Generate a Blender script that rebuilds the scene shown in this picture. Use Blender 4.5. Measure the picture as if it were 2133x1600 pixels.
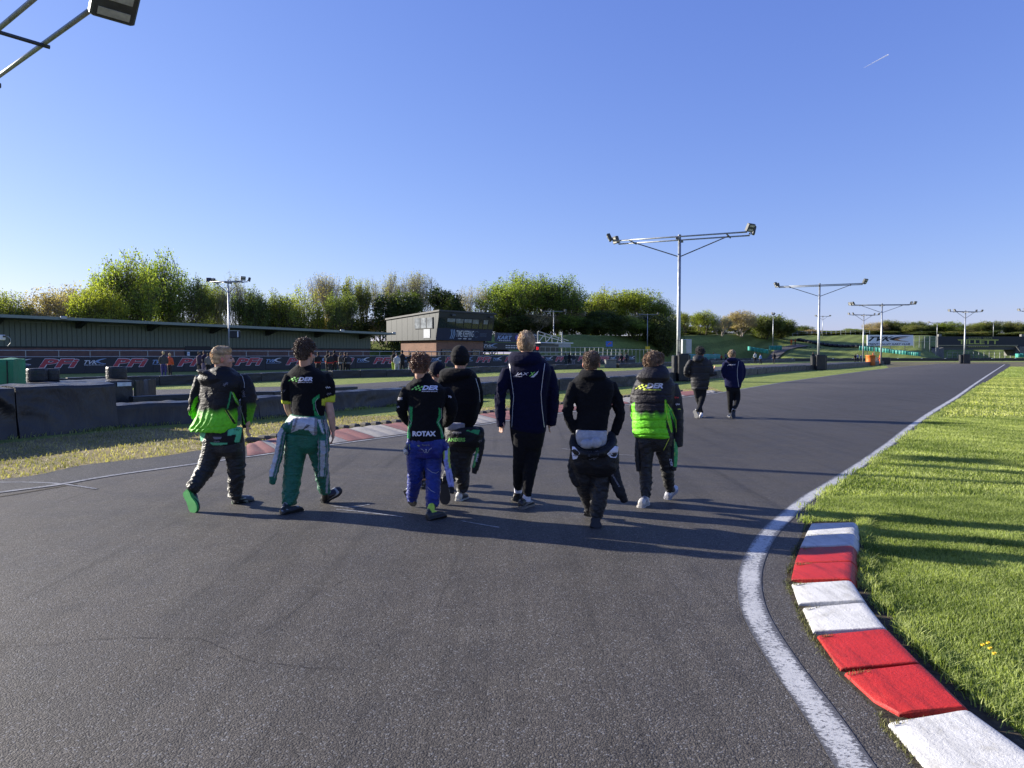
import bpy, bmesh, math, random
import numpy as np
from mathutils import Vector, Matrix
from mathutils.bvhtree import BVHTree
from mathutils.geometry import tessellate_polygon

for o in list(bpy.data.objects):
    bpy.data.objects.remove(o)
scene = bpy.context.scene
COL = scene.collection
R = math.radians

# ------------------------------------------------------------------ camera
F, CX, CY, CAMH = 1480.0, 1066.5, 800.0, 1.55
PITCH = math.atan(63.0 / F)
cd = bpy.data.cameras.new('camera')
cam = bpy.data.objects.new('camera', cd)
COL.objects.link(cam)
cam.location = (0, 0, CAMH)
cam.rotation_euler = (math.pi / 2 - PITCH, 0, 0)
cd.sensor_width = 36
cd.lens = F / 2133 * 36
cd.clip_start = 0.05
cd.clip_end = 9000
scene.camera = cam

# ------------------------------------------------------------------ light
SUN_EL = R(18.0)
SUN_DIR = Vector((-0.934 * math.cos(SUN_EL), 0.358 * math.cos(SUN_EL), math.sin(SUN_EL))).normalized()
world = bpy.data.worlds.new('World')
scene.world = world
world.use_nodes = True
wn = world.node_tree
sky = wn.nodes.new('ShaderNodeTexSky')
sky.sky_type = 'NISHITA'
sky.sun_disc = False
sky.sun_elevation = SUN_EL
sky.sun_rotation = math.atan2(SUN_DIR.x, SUN_DIR.y)
sky.altitude = 50
sky.air_density = 1.0
sky.dust_density = 0.35
sky.ozone_density = 3.0
bg = wn.nodes['Background']
# the camera's rendering of a clear sky: a tone curve per channel over the whole sky
sep = wn.nodes.new('ShaderNodeSeparateColor'); com = wn.nodes.new('ShaderNodeCombineColor')
wn.links.new(sky.outputs[0], sep.inputs[0])
for ch, (pw, k) in enumerate(((0.85, 0.69), (0.80, 0.74), (0.50, 1.76))):
    a = wn.nodes.new('ShaderNodeMath'); a.operation = 'POWER'; a.inputs[1].default_value = pw
    b = wn.nodes.new('ShaderNodeMath'); b.operation = 'MULTIPLY'; b.inputs[1].default_value = k
    wn.links.new(sep.outputs[ch], a.inputs[0]); wn.links.new(a.outputs[0], b.inputs[0]); wn.links.new(b.outputs[0], com.inputs[ch])
wn.links.new(com.outputs[0], bg.inputs[0])
bg.inputs[1].default_value = 0.10
sl = bpy.data.lights.new('sun', 'SUN')
sl.energy = 5.0
sl.angle = R(0.5)
sl.color = (1.0, 0.93, 0.82)
sun = bpy.data.objects.new('sun', sl)
COL.objects.link(sun)
sun.location = (-40, 20, 30)
sun.rotation_euler = SUN_DIR.to_track_quat('Z', 'Y').to_euler()
scene.view_settings.view_transform = 'Standard'
scene.view_settings.look = 'None'
scene.view_settings.gamma = 1
scene.view_settings.use_curve_mapping = False
scene.view_settings.exposure = 1.3

# ------------------------------------------------------------------ helpers
cp, sp_ = math.cos(PITCH), math.sin(PITCH)

def ray(px, py):
    u, v = (px - CX) / F, (py - CY) / F
    return Vector((u, cp - v * sp_, -sp_ - v * cp))

def W(px, py, Y):            # the place seen along a line of sight, Y metres ahead
    d = ray(px, py)
    t = Y / d.y
    return Vector((d.x * t, Y, CAMH + d.z * t))

def G(px, py, z=0.0):        # the place where a line of sight meets the ground
    d = ray(px, py)
    t = (z - CAMH) / d.z
    return Vector((d.x * t, d.y * t, z))

def proj(P):                 # array of points -> picture coordinates
    y = P[:, 1]; z = P[:, 2] - CAMH
    fwd = y * cp - z * sp_
    up = y * sp_ + z * cp
    return np.stack([CX + F * P[:, 0] / fwd, CY - F * up / fwd], 1)

def catmull(pts, n=6, closed=False):
    pts = [Vector(p) for p in pts]
    out = []
    m = len(pts)
    for i in range(m - 1):
        p0 = pts[max(i - 1, 0)]; p1 = pts[i]; p2 = pts[i + 1]; p3 = pts[min(i + 2, m - 1)]
        for k in range(n):
            t = k / n
            out.append(0.5 * ((2 * p1) + (p2 - p0) * t + (2 * p0 - 5 * p1 + 4 * p2 - p3) * t * t
                              + (3 * p1 - p0 - 3 * p2 + p3) * t ** 3))
    out.append(pts[-1])
    return out

def tag(o, label=None, cat=None, group=None, kind=None):
    if label: o['label'] = label
    if cat: o['category'] = cat
    if group: o['group'] = group
    if kind: o['kind'] = kind
    return o

def empty(name, loc, label=None, cat=None, group=None):
    o = bpy.data.objects.new(name, None)
    o.location = loc
    o.empty_display_size = 0.2
    COL.objects.link(o)
    return tag(o, label, cat, group)

def link(name, me, mat=None, parent=None, smooth=False, loc=None):
    o = bpy.data.objects.new(name, me)
    COL.objects.link(o)
    if mat is not None and not me.materials:
        me.materials.append(mat)
    if smooth:
        me.polygons.foreach_set('use_smooth', [True] * len(me.polygons))
    if parent: o.parent = parent
    if loc is not None: o.location = loc
    return o

def rel(V, parent):
    if parent is None: return V
    L = parent.location
    return [(v[0] - L.x, v[1] - L.y, v[2] - L.z) for v in V]

class MB:
    """collects simple solids into one mesh (points given in world metres)"""
    def __init__(s): s.v = []; s.f = []
    def add(s, V, Fc):
        b = len(s.v)
        s.v += [tuple(v) for v in V]
        s.f += [tuple(i + b for i in f) for f in Fc]
        return s
    def box(s, c, size, ax=None, bev=0.0):
        ax = ax or Matrix.Identity(3)
        c = Vector(c)
        hx, hy, hz = size[0] / 2, size[1] / 2, size[2] / 2
        if bev <= 0:
            V = [c + ax @ Vector((x * hx, y * hy, z * hz)) for x in (-1, 1) for y in (-1, 1) for z in (-1, 1)]
            return s.add(V, [(0, 1, 3, 2), (4, 6, 7, 5), (0, 4, 5, 1), (2, 3, 7, 6), (0, 2, 6, 4), (1, 5, 7, 3)])
        b = min(bev, hx * .9, hy * .9, hz * .9)
        ring = [(-hx + b, -hy), (hx - b, -hy), (hx, -hy + b), (hx, hy - b), (hx - b, hy), (-hx + b, hy), (-hx, hy - b), (-hx, -hy + b)]
        V = []
        for z, k in ((-hz, 1), (-hz + b, 0), (hz - b, 0), (hz, 1)):
            for (x, y) in ring:
                xx, yy = (x * (1 - b / hx), y * (1 - b / hy)) if k else (x, y)
                V.append(c + ax @ Vector((xx, yy, z)))
        Fc = [tuple(range(7, -1, -1)), tuple(range(24, 32))]
        for r in range(3):
            for i in range(8):
                j = (i + 1) % 8
                Fc.append((r * 8 + i, r * 8 + j, r * 8 + 8 + j, r * 8 + 8 + i))
        return s.add(V, Fc)
    def tube(s, pts, rad, n=8, cap=True):
        pts = [Vector(p) for p in pts]
        if not hasattr(rad, '__len__'): rad = [rad] * len(pts)
        V = []; Fc = []
        ref = None
        for i, p in enumerate(pts):
            t = (pts[min(i + 1, len(pts) - 1)] - pts[max(i - 1, 0)])
            if t.length < 1e-9: t = Vector((0, 0, 1))
            t.normalize()
            if ref is None:
                ref = t.orthogonal().normalized()
            ref = (ref - t * ref.dot(t))
            ref = ref.normalized() if ref.length > 1e-6 else t.orthogonal().normalized()
            b = t.cross(ref)
            for k in range(n):
                a = 2 * math.pi * k / n
                V.append(p + (ref * math.cos(a) + b * math.sin(a)) * rad[i])
        for i in range(len(pts) - 1):
            for k in range(n):
                j = (k + 1) % n
                Fc.append((i * n + k, i * n + j, i * n + n + j, i * n + n + k))
        if cap:
            Fc.append(tuple(range(n - 1, -1, -1)))
            Fc.append(tuple(range(len(V) - n, len(V))))
        return s.add(V, Fc)
    def prism(s, poly, d):   # poly: world points in a plane, d: extrusion vector
        poly = [Vector(p) for p in poly]; d = Vector(d); n = len(poly)
        V = poly + [p + d for p in poly]
        Fc = [tuple(range(n)), tuple(range(2 * n - 1, n - 1, -1))]
        for i in range(n):
            j = (i + 1) % n
            Fc.append((i, i + n, j + n, j))
        return s.add(V, Fc)
    def mesh(s, name, parent=None):
        me = bpy.data.meshes.new(name)
        me.from_pydata(rel(s.v, parent), [], s.f)
        me.validate()
        bm = bmesh.new(); bm.from_mesh(me)
        bmesh.ops.recalc_face_normals(bm, faces=bm.faces)
        bm.to_mesh(me); bm.free()
        return me
    def build(s, name, mat, parent=None, smooth=False):
        return link(name, s.mesh(name, parent), mat, parent, smooth)

def copy_tree(o, parent=None):
    c = o.copy(); COL.objects.link(c)
    if parent: c.parent = parent
    for ch in list(o.children):
        copy_tree(ch, c)
    return c

def copy_thing(o, loc=None, rotz=None, scale=None, label=None, group=None):
    c = copy_tree(o)
    if loc is not None: c.location = loc
    if rotz is not None: c.rotation_euler = (0, 0, rotz)
    if scale is not None: c.scale = scale if hasattr(scale, '__len__') else (scale,) * 3
    if label: c['label'] = label
    if group: c['group'] = group
    return c

def big_mesh(name, V, quads=None, tris=None):
    me = bpy.data.meshes.new(name)
    V = np.asarray(V, dtype=np.float32)
    me.vertices.add(len(V)); me.vertices.foreach_set('co', V.ravel())
    loops = []; starts = []; tot = []
    n = 0
    if quads is not None and len(quads):
        q = np.asarray(quads, dtype=np.int32); loops.append(q.ravel())
        starts.append(np.arange(len(q)) * 4); n = len(q) * 4
    if tris is not None and len(tris):
        t = np.asarray(tris, dtype=np.int32); loops.append(t.ravel())
        starts.append(n + np.arange(len(t)) * 3)
    L = np.concatenate(loops).astype(np.int32); S = np.concatenate(starts).astype(np.int32)
    me.loops.add(len(L)); me.loops.foreach_set('vertex_index', L)
    me.polygons.add(len(S)); me.polygons.foreach_set('loop_start', S)
    me.update(calc_edges=True)
    return me

def set_col(me, C, name='Col'):
    a = me.color_attributes.new(name, 'FLOAT_COLOR', 'POINT')
    C = np.asarray(C, dtype=np.float32)
    if C.shape[1] == 3: C = np.concatenate([C, np.ones((len(C), 1), np.float32)], 1)
    a.data.foreach_set('color', C.ravel())

# ------------------------------------------------------------------ materials
def mat_new(name):
    m = bpy.data.materials.new(name)
    m.use_nodes = True
    nt = m.node_tree
    b = nt.nodes['Principled BSDF']
    return m, nt, b

def N(nt, typ, **kw):
    n = nt.nodes.new(typ)
    for k, v in kw.items():
        if k.startswith('i_'):
            n.inputs[k[2:].replace('_', ' ')].default_value = v
        elif k.startswith('n_'):
            n.inputs[int(k[2:])].default_value = v
        else:
            setattr(n, k, v)
    return n

def ramp(nt, fac, stops, interp='LINEAR'):
    r = nt.nodes.new('ShaderNodeValToRGB')
    r.color_ramp.interpolation = interp
    e = r.color_ramp.elements
    while len(e) < len(stops): e.new(0.5)
    for i, (p, c) in enumerate(stops):
        e[i].position = p
        e[i].color = (c[0], c[1], c[2], 1) if hasattr(c, '__len__') else (c, c, c, 1)
    nt.links.new(fac, r.inputs[0])
    return r.outputs[0]

def mix(nt, fac, a, b, mode='MIX'):
    m = nt.nodes.new('ShaderNodeMix')
    m.data_type = 'RGBA'; m.blend_type = mode
    for s, v in ((m.inputs[0], fac), (m.inputs[6], a), (m.inputs[7], b)):
        if hasattr(v, 'links'): nt.links.new(v, s)
        elif hasattr(v, '__len__'): s.default_value = (v[0], v[1], v[2], 1)
        else: s.default_value = v
    return m.outputs[2]

def math_(nt, op, a, b=0.0, c=None, clamp=False):
    m = nt.nodes.new('ShaderNodeMath'); m.operation = op; m.use_clamp = clamp
    for s, v in ((m.inputs[0], a), (m.inputs[1], b)) + (((m.inputs[2], c),) if c is not None else ()):
        if hasattr(v, 'links'): nt.links.new(v, s)
        else: s.default_value = v
    return m.outputs[0]

def coords(nt, scale=(1, 1, 1), rot=(0, 0, 0), kind='Object'):
    tc = nt.nodes.new('ShaderNodeTexCoord')
    mp = nt.nodes.new('ShaderNodeMapping')
    mp.inputs['Scale'].default_value = scale
    mp.inputs['Rotation'].default_value = rot
    nt.links.new(tc.outputs[kind], mp.inputs[0])
    return mp.outputs[0]

def noise_(nt, vec, scale, detail=4, rough=0.55, dist=0.0):
    n = nt.nodes.new('ShaderNodeTexNoise')
    n.inputs['Scale'].default_value = scale
    n.inputs['Detail'].default_value = detail
    n.inputs['Roughness'].default_value = rough
    n.inputs['Distortion'].default_value = dist
    nt.links.new(vec, n.inputs['Vector'])
    return n.outputs[0]

def bump(nt, b, height, strength, dist=0.01, prev=None):
    n = nt.nodes.new('ShaderNodeBump')
    n.inputs['Strength'].default_value = strength
    n.inputs['Distance'].default_value = dist
    nt.links.new(height, n.inputs['Height'])
    if prev is not None: nt.links.new(prev, n.inputs['Normal'])
    if b is not None: nt.links.new(n.outputs[0], b.inputs['Normal'])
    return n.outputs[0]

_simple = {}
def simple(name, col, rough=0.6, metal=0.0, var=0.25, scale=6.0, bmp=0.15, spec=0.5, bscale=60):
    """plain painted / plastic / metal surface with uneven colour, dirt and grain"""
    if name in _simple: return _simple[name]
    m, nt, b = mat_new(name)
    v = coords(nt)
    n1 = noise_(nt, v, scale, 5, 0.6)
    dk = [c * (1 - var) for c in col]; lt = [min(1, c * (1 + var)) for c in col]
    c = ramp(nt, n1, [(0.3, dk), (0.7, lt)])
    nt.links.new(c, b.inputs['Base Color'])
    n2 = noise_(nt, v, bscale, 3, 0.5)
    nt.links.new(math_(nt, 'MULTIPLY_ADD', n1, 0.25, rough - 0.12), b.inputs['Roughness'])
    b.inputs['Metallic'].default_value = metal
    b.inputs['Specular IOR Level'].default_value = spec
    if bmp > 0: bump(nt, b, n2, bmp, 0.004)
    _simple[name] = m
    return m

def m_asphalt(name, base=0.062, tint=(1, 1, 1.03), cracks=True, coarse=1.0):
    m, nt, b = mat_new(name)
    v = coords(nt)
    big = noise_(nt, v, 0.22, 5, 0.6)
    mid = noise_(nt, v, 2.4, 6, 0.65)
    vo = N(nt, 'ShaderNodeTexVoronoi', feature='F1'); vo.inputs['Scale'].default_value = 120 / coarse
    nt.links.new(v, vo.inputs['Vector'])
    vo2 = N(nt, 'ShaderNodeTexVoronoi', feature='F1'); vo2.inputs['Scale'].default_value = 260 / coarse
    nt.links.new(v, vo2.inputs['Vector'])
    stone = N(nt, 'ShaderNodeSeparateColor'); nt.links.new(vo.outputs['Color'], stone.inputs[0])
    b0 = [base * t for t in tint]
    lite = [base * 1.40 * t for t in tint]; dark = [base * 0.62 * t for t in tint]
    c1 = ramp(nt, stone.outputs[0], [(0.0, dark), (0.5, b0), (0.90, lite), (0.985, [base * 2.4] * 3)])
    c2 = mix(nt, ramp(nt, vo.outputs['Distance'], [(0.3, 0.0), (0.8, 0.6)]), c1, [base * 0.4] * 3)
    c3 = mix(nt, 1.0, c2, ramp(nt, big, [(0.3, 0.80), (0.7, 1.14)]), 'MULTIPLY')
    c4 = mix(nt, 1.0, c3, ramp(nt, mid, [(0.25, 0.86), (0.75, 1.12)]), 'MULTIPLY')
    # small pits where stones have come away
    pit = ramp(nt, noise_(nt, v, 26, 3, 0.6), [(0.64, 1.0), (0.70, 0.45)])
    c4 = mix(nt, 1.0, c4, pit, 'MULTIPLY')
    if cracks:
        # rubbered-in band where the karts run, following the track, and scuffs along it
        sx = N(nt, 'ShaderNodeSeparateXYZ'); nt.links.new(coords(nt, rot=(0, 0, R(35.5))), sx.inputs[0])
        wv = math_(nt, 'ADD', sx.outputs[0], math_(nt, 'MULTIPLY_ADD', noise_(nt, v, 0.12, 2, 0.5), 3.0, -1.5))
        far = ramp(nt, math_(nt, 'MULTIPLY', sx.outputs[1], 0.03), [(0.12, 0.0), (0.36, 1.0)])
        bandm = ramp(nt, math_(nt, 'MULTIPLY_ADD', wv, 0.06, 0.5), [(0.02, 0.0), (0.25, 1.0), (0.62, 1.0), (0.85, 0.0)])
        rub = math_(nt, 'MULTIPLY', math_(nt, 'MULTIPLY', bandm, far), 0.55)
        c4 = mix(nt, rub, c4, [base * 0.42, base * 0.41, base * 0.41])
        vs = coords(nt, scale=(2.6, 0.08, 1), rot=(0, 0, R(35.5)))
        st = noise_(nt, vs, 1.6, 6, 0.7)
        c4 = mix(nt, 1.0, c4, ramp(nt, st, [(0.32, 0.80), (0.5, 1.0), (0.72, 1.10)]), 'MULTIPLY')
        vs2 = coords(nt, scale=(5.5, 0.22, 1), rot=(0, 0, R(22)))
        st2 = noise_(nt, vs2, 0.9, 4, 0.6)
        c4 = mix(nt, 1.0, c4, ramp(nt, st2, [(0.60, 1.0), (0.68, 0.74), (0.76, 1.0)]), 'MULTIPLY')
    nt.links.new(c4, b.inputs['Base Color'])
    nt.links.new(ramp(nt, mid, [(0.3, 0.62), (0.7, 0.80)]), b.inputs['Roughness'])
    b.inputs['Specular IOR Level'].default_value = 0.22
    h = math_(nt, 'ADD', math_(nt, 'MULTIPLY', vo.outputs['Distance'], -1.0), math_(nt, 'MULTIPLY', vo2.outputs['Distance'], -0.4))
    p = bump(nt, None, h, 0.65, 0.0035 * coarse)
    p = bump(nt, None, pit, 0.5, 0.004, p)
    bump(nt, b, mid, 0.25, 0.02, p)
    return m

def m_grass(name, c_dark, c_mid, c_lite, stripes=False, dry=0.0):
    m, nt, b = mat_new(name)
    v = coords(nt)
    n1 = noise_(nt, v, 0.25, 6, 0.65)
    n2 = noise_(nt, v, 3.2, 6, 0.7)
    vv = coords(nt, scale=(1, 1, 0.4))
    n3 = noise_(nt, vv, 38, 5, 0.7)
    f = math_(nt, 'ADD', math_(nt, 'MULTIPLY', n2, 0.45), math_(nt, 'MULTIPLY', n3, 0.55))
    c = ramp(nt, f, [(0.34, c_dark), (0.5, c_mid), (0.66, c_lite)])
    c = mix(nt, 1.0, c, ramp(nt, n1, [(0.3, (0.8, 0.84, 0.8)), (0.7, (1.2, 1.13, 1.05))]), 'MULTIPLY')
    if dry > 0:
        d = ramp(nt, noise_(nt, v, 1.1, 6, 0.7), [(0.62 - dry * 0.35, 0.0), (0.8 - dry * 0.35, 1.0)])
        c = mix(nt, d, c, (0.27, 0.22, 0.11))
    if stripes:
        w = N(nt, 'ShaderNodeTexWave', wave_type='BANDS', bands_direction='X', wave_profile='SIN')
        w.inputs['Scale'].default_value = 0.09; w.inputs['Distortion'].default_value = 0.6
        nt.links.new(coords(nt, rot=(0, 0, R(38))), w.inputs['Vector'])
        c = mix(nt, 1.0, c, ramp(nt, w.outputs[1], [(0.35, 0.85), (0.65, 1.15)]), 'MULTIPLY')
    nt.links.new(c, b.inputs['Base Color'])
    b.inputs['Roughness'].default_value = 0.85
    b.inputs['Specular IOR Level'].default_value = 0.15
    p = bump(nt, None, n3, 0.9, 0.05)
    bump(nt, b, n2, 0.5, 0.06, p)
    return m

def m_worn_paint(name, col, under=(0.05, 0.05, 0.052), wear=0.5, aniso=(1, 1, 1), rot=0.0, scale=26, rough=0.55, wobble=0.04, bmp=0.25, edge=False, scuff=0.0):
    m, nt, b = mat_new(name)
    v = coords(nt, scale=aniso, rot=(0, 0, rot))
    v0 = coords(nt)
    n1 = noise_(nt, v, scale, 8, 0.75)
    n2 = noise_(nt, v0, 2.2, 4, 0.6)
    n3 = noise_(nt, v0, 9.0, 6, 0.7)
    f = math_(nt, 'ADD', n1, math_(nt, 'MULTIPLY_ADD', n2, 0.35, -0.175))
    if edge:
        at = N(nt, 'ShaderNodeAttribute', attribute_name='Col')
        fine = noise_(nt, v0, 120, 4, 0.7)
        f = math_(nt, 'ADD', f, math_(nt, 'MULTIPLY', at.outputs['Fac'], -0.30))
        f = math_(nt, 'ADD', f, math_(nt, 'MULTIPLY_ADD', fine, 0.30, -0.15))
    e0 = 0.30 + 0.25 * wear
    k = ramp(nt, f, [(e0 - wobble, 0.0), (e0 + wobble, 1.0)])
    tone = ramp(nt, n3, [(0.3, [c * 0.8 for c in col]), (0.7, col)])
    c = mix(nt, k, under, tone)
    if scuff:
        sc = noise_(nt, coords(nt, scale=(9, 0.8, 1), rot=(0, 0, R(8))), 2.2, 6, 0.7)
        c = mix(nt, 1.0, c, ramp(nt, sc, [(0.36, 1 - scuff), (0.52, 1.0), (0.64, 1.0), (0.72, 1 - scuff * .6)]), 'MULTIPLY')
        dirt = noise_(nt, v0, 5.0, 6, 0.75)
        c = mix(nt, 1.0, c, ramp(nt, dirt, [(0.30, (0.72, 0.70, 0.64)), (0.48, (1, 1, 1))]), 'MULTIPLY')
        grit = noise_(nt, v0, 150, 2, 0.6)
        c = mix(nt, ramp(nt, grit, [(0.66, 0.0), (0.70, 0.7)]), c, [q * 0.35 for q in col])
    nt.links.new(c, b.inputs['Base Color'])
    b.inputs['Roughness'].default_value = rough
    b.inputs['Specular IOR Level'].default_value = 0.4
    p = bump(nt, None, k, 0.3, 0.003)
    bump(nt, b, noise_(nt, v0, 70, 5, 0.7), bmp, 0.006, p)
    return m

def m_vcol(name, rough=0.7, spec=0.4, sheen=0.0, weave=0.12, wscale=240, metal=0.0, fold=0.0):
    m, nt, b = mat_new(name)
    a = N(nt, 'ShaderNodeAttribute', attribute_name='Col')
    v = coords(nt)
    n = noise_(nt, v, 30, 4, 0.6)
    c = mix(nt, 1.0, a.outputs['Color'], ramp(nt, n, [(0.3, 0.82), (0.7, 1.15)]), 'MULTIPLY')
    nt.links.new(c, b.inputs['Base Color'])
    b.inputs['Roughness'].default_value = rough
    b.inputs['Specular IOR Level'].default_value = spec
    b.inputs['Sheen Weight'].default_value = sheen
    b.inputs['Sheen Roughness'].default_value = 0.5
    b.inputs['Metallic'].default_value = metal
    p = bump(nt, None, noise_(nt, v, wscale, 2, 0.5), weave, 0.003)
    if fold > 0:
        vf = coords(nt, scale=(1, 1, 2.2))
        bump(nt, b, noise_(nt, vf, 16, 4, 0.6, 0.8), fold, 0.02, p)
    else:
        nt.links.new(p, b.inputs['Normal'])
    return m

def m_leaf(name, a, b_, trans=0.45):
    """leaf: colour varies from leaf to leaf and from tree to tree"""
    m, nt, b = mat_new(name)
    at = N(nt, 'ShaderNodeAttribute', attribute_name='Col')
    oi = N(nt, 'ShaderNodeObjectInfo')
    c = mix(nt, at.outputs['Fac'], a, b_)
    c = mix(nt, 1.0, c, ramp(nt, oi.outputs['Random'], [(0.0, (0.78, 0.85, 0.8)), (0.5, (1.0, 1.0, 1.0)), (1.0, (1.25, 1.1, 0.95))]), 'MULTIPLY')
    nt.links.new(c, b.inputs['Base Color'])
    b.inputs['Roughness'].default_value = 0.6
    b.inputs['Specular IOR Level'].default_value = 0.3
    tr = N(nt, 'ShaderNodeBsdfTranslucent')
    c2 = mix(nt, 1.0, c, (1.5, 1.6, 0.6), 'MULTIPLY')
    nt.links.new(c2, tr.inputs['Color'])
    ms = N(nt, 'ShaderNodeMixShader'); ms.inputs[0].default_value = trans
    nt.links.new(b.outputs[0], ms.inputs[1]); nt.links.new(tr.outputs[0], ms.inputs[2])
    nt.links.new(ms.outputs[0], nt.nodes['Material Output'].inputs['Surface'])
    return m

def sheet(name, pts, z, mat, label=None, kind='structure', cat=None):
    """flat ground sheet from an outline"""
    P = [Vector((p[0], p[1], z)) for p in pts]
    tris = tessellate_polygon([P])
    me = bpy.data.meshes.new(name)
    me.from_pydata([tuple(p) for p in P], [], [tuple(t) for t in tris])
    bm = bmesh.new(); bm.from_mesh(me)
    for f in bm.faces:
        if f.normal.z < 0: f.normal_flip()
    bm.to_mesh(me); bm.free()
    o = link(name, me, mat)
    return tag(o, label, cat, None, kind)

def strip_pts(line, w):
    """left and right edges of a band of width w round a centre line"""
    L, Rr = [], []
    for i, p in enumerate(line):
        t = line[min(i + 1, len(line) - 1)] - line[max(i - 1, 0)]
        t = Vector((t.x, t.y, 0)).normalized()
        n = Vector((-t.y, t.x, 0))
        L.append(p + n * w / 2); Rr.append(p - n * w / 2)
    return L, Rr

def band(name, line, w, z, mat, label=None, kind='structure', ragged=0.0):
    """painted band; the Col attribute runs 0 in the middle to 1 at its edges"""
    V = []; Fc = []; C = []
    cols = (-1, -0.86, -0.5, 0, 0.5, 0.86, 1)
    r = random.Random(3)
    for i, p in enumerate(line):
        t = line[min(i + 1, len(line) - 1)] - line[max(i - 1, 0)]
        t = Vector((t.x, t.y, 0)).normalized(); n = Vector((-t.y, t.x, 0))
        ja, jb = r.uniform(-ragged, ragged), r.uniform(-ragged, ragged)
        for c in cols:
            q = p + n * (w / 2 * c + (ja if c < -.9 else jb if c > .9 else 0))
            V.append((q.x, q.y, z)); C.append([abs(c) ** 5] * 3)
    k = len(cols)
    for i in range(len(line) - 1):
        for j in range(k - 1):
            Fc.append((i * k + j + 1, i * k + j, (i + 1) * k + j, (i + 1) * k + j + 1))
    me = bpy.data.meshes.new(name); me.from_pydata(V, [], Fc)
    bm = bmesh.new(); bm.from_mesh(me)
    for f in bm.faces:
        if f.normal.z < 0: f.normal_flip()
    bm.to_mesh(me); bm.free()
    set_col(me, C)
    o = link(name, me, mat)
    return tag(o, label, None, None, kind)

# text -> flat mesh with corners normalised to the unit box
_txt = {}
def text_mesh(s, bold=0.0, shear=0.0, res=2):
    key = (s, bold, shear)
    if key in _txt: return _txt[key]
    cu = bpy.data.curves.new('t', 'FONT')
    cu.body = s; cu.size = 1.0; cu.offset = bold; cu.shear = shear; cu.resolution_u = res
    ob = bpy.data.objects.new('t', cu); COL.objects.link(ob)
    dg = bpy.context.evaluated_depsgraph_get(); dg.update()
    me = bpy.data.meshes.new_from_object(ob.evaluated_get(dg))
    V = np.array([v.co[:2] for v in me.vertices]); Fc = [tuple(p.vertices) for p in me.polygons]
    bpy.data.objects.remove(ob); bpy.data.curves.remove(cu); bpy.data.meshes.remove(me)
    lo = V.min(0); hi = V.max(0)
    _txt[key] = (V, Fc, lo, hi)
    return _txt[key]

def flat_shape(V2, Fc, o, ux, uz):
    return [o + ux * float(a) + uz * float(b) for a, b in V2], Fc

def text_on(name, s, o, ux, uz, w, h, mat, parent, bold=0.02, shear=0.0, off=0.0, box_from=None):
    """lettering fitted into a w x h rectangle with lower left corner o in the plane ux, uz"""
    V, Fc, lo, hi = text_mesh(s, bold, shear)
    if box_from is not None:
        _, _, lo, hi = text_mesh(s, box_from, shear)
    S = (V - lo) / (hi - lo)
    nrm = ux.cross(uz).normalized()
    pts = [o + ux * (a * w) + uz * (b * h) + nrm * off for a, b in S.tolist()]
    m = MB(); m.add(pts, Fc)
    return m.build(name, mat, parent)

def poly_on(name, polys, o, ux, uz, mat, parent, off=0.0):
    nrm = ux.cross(uz).normalized()
    m = MB()
    for poly in polys:
        P = [Vector((a, b, 0)) for a, b in poly]
        tr = tessellate_polygon([P])
        m.add([o + ux * p.x + uz * p.y + nrm * off for p in P], [tuple(t) for t in tr])
    return m.build(name, mat, parent)
# ================================================================== GROUND
M = {}
M['asphalt'] = m_asphalt('track asphalt', 0.082, (1.12, 1.0, 0.84))
M['asphalt2'] = m_asphalt('run off asphalt', 0.062, (1.02, 1, 0.96), False, 1.6)
M['asphalt_far'] = m_asphalt('far asphalt', 0.085, (1.08, 1, 0.9), False, 2.5)
M['grass'] = m_grass('mown grass', (0.085, 0.120, 0.025), (0.200, 0.245, 0.065), (0.33, 0.37, 0.12))
M['grass_dry'] = m_grass('dry verge', (0.07, 0.075, 0.03), (0.19, 0.18, 0.08), (0.38, 0.33, 0.18), dry=0.8)
M['hill'] = m_grass('hill grass', (0.055, 0.080, 0.018), (0.145, 0.185, 0.045), (0.23, 0.265, 0.08), stripes=True)
M['soil'] = simple('dark soil', (0.06, 0.05, 0.035), 0.95, var=0.5, scale=25, bmp=0.8, spec=0.1)
M['line'] = m_worn_paint('worn white line', (0.50, 0.50, 0.48), (0.085, 0.083, 0.080), wear=0.50, aniso=(1.0, 1.7, 1), scale=44, edge=True, wobble=0.045)
M['line_far'] = m_worn_paint('faint white line', (0.34, 0.34, 0.33), (0.085, 0.083, 0.082), wear=0.62, scale=20, edge=True, wobble=0.06)
M['kerb_white'] = m_worn_paint('white kerb paint', (0.54, 0.54, 0.53), (0.30, 0.29, 0.27), wear=-0.05, scale=24, rough=0.55, bmp=0.8, scuff=0.24)
M['kerb_red'] = m_worn_paint('red kerb paint', (0.40, 0.014, 0.010), (0.20, 0.03, 0.025), wear=-0.05, scale=24, rough=0.55, bmp=0.8, scuff=0.36)
M['kerb_white_old'] = m_worn_paint('faded white kerb paint', (0.28, 0.265, 0.24), (0.15, 0.13, 0.12), wear=0.35, scale=14, rough=0.8, bmp=0.6)
M['kerb_red_old'] = m_worn_paint('faded red kerb paint', (0.215, 0.080, 0.070), (0.15, 0.105, 0.09), wear=0.35, scale=14, rough=0.8, bmp=0.6)

tag(sheet('ground', [(-3000, -600), (3000, -600), (3000, 6000), (-3000, 6000)], 0.0, M['grass']), 'flat grassland round the circuit')

gx = lambda L: [G(a, b) for a, b in L]
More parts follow.
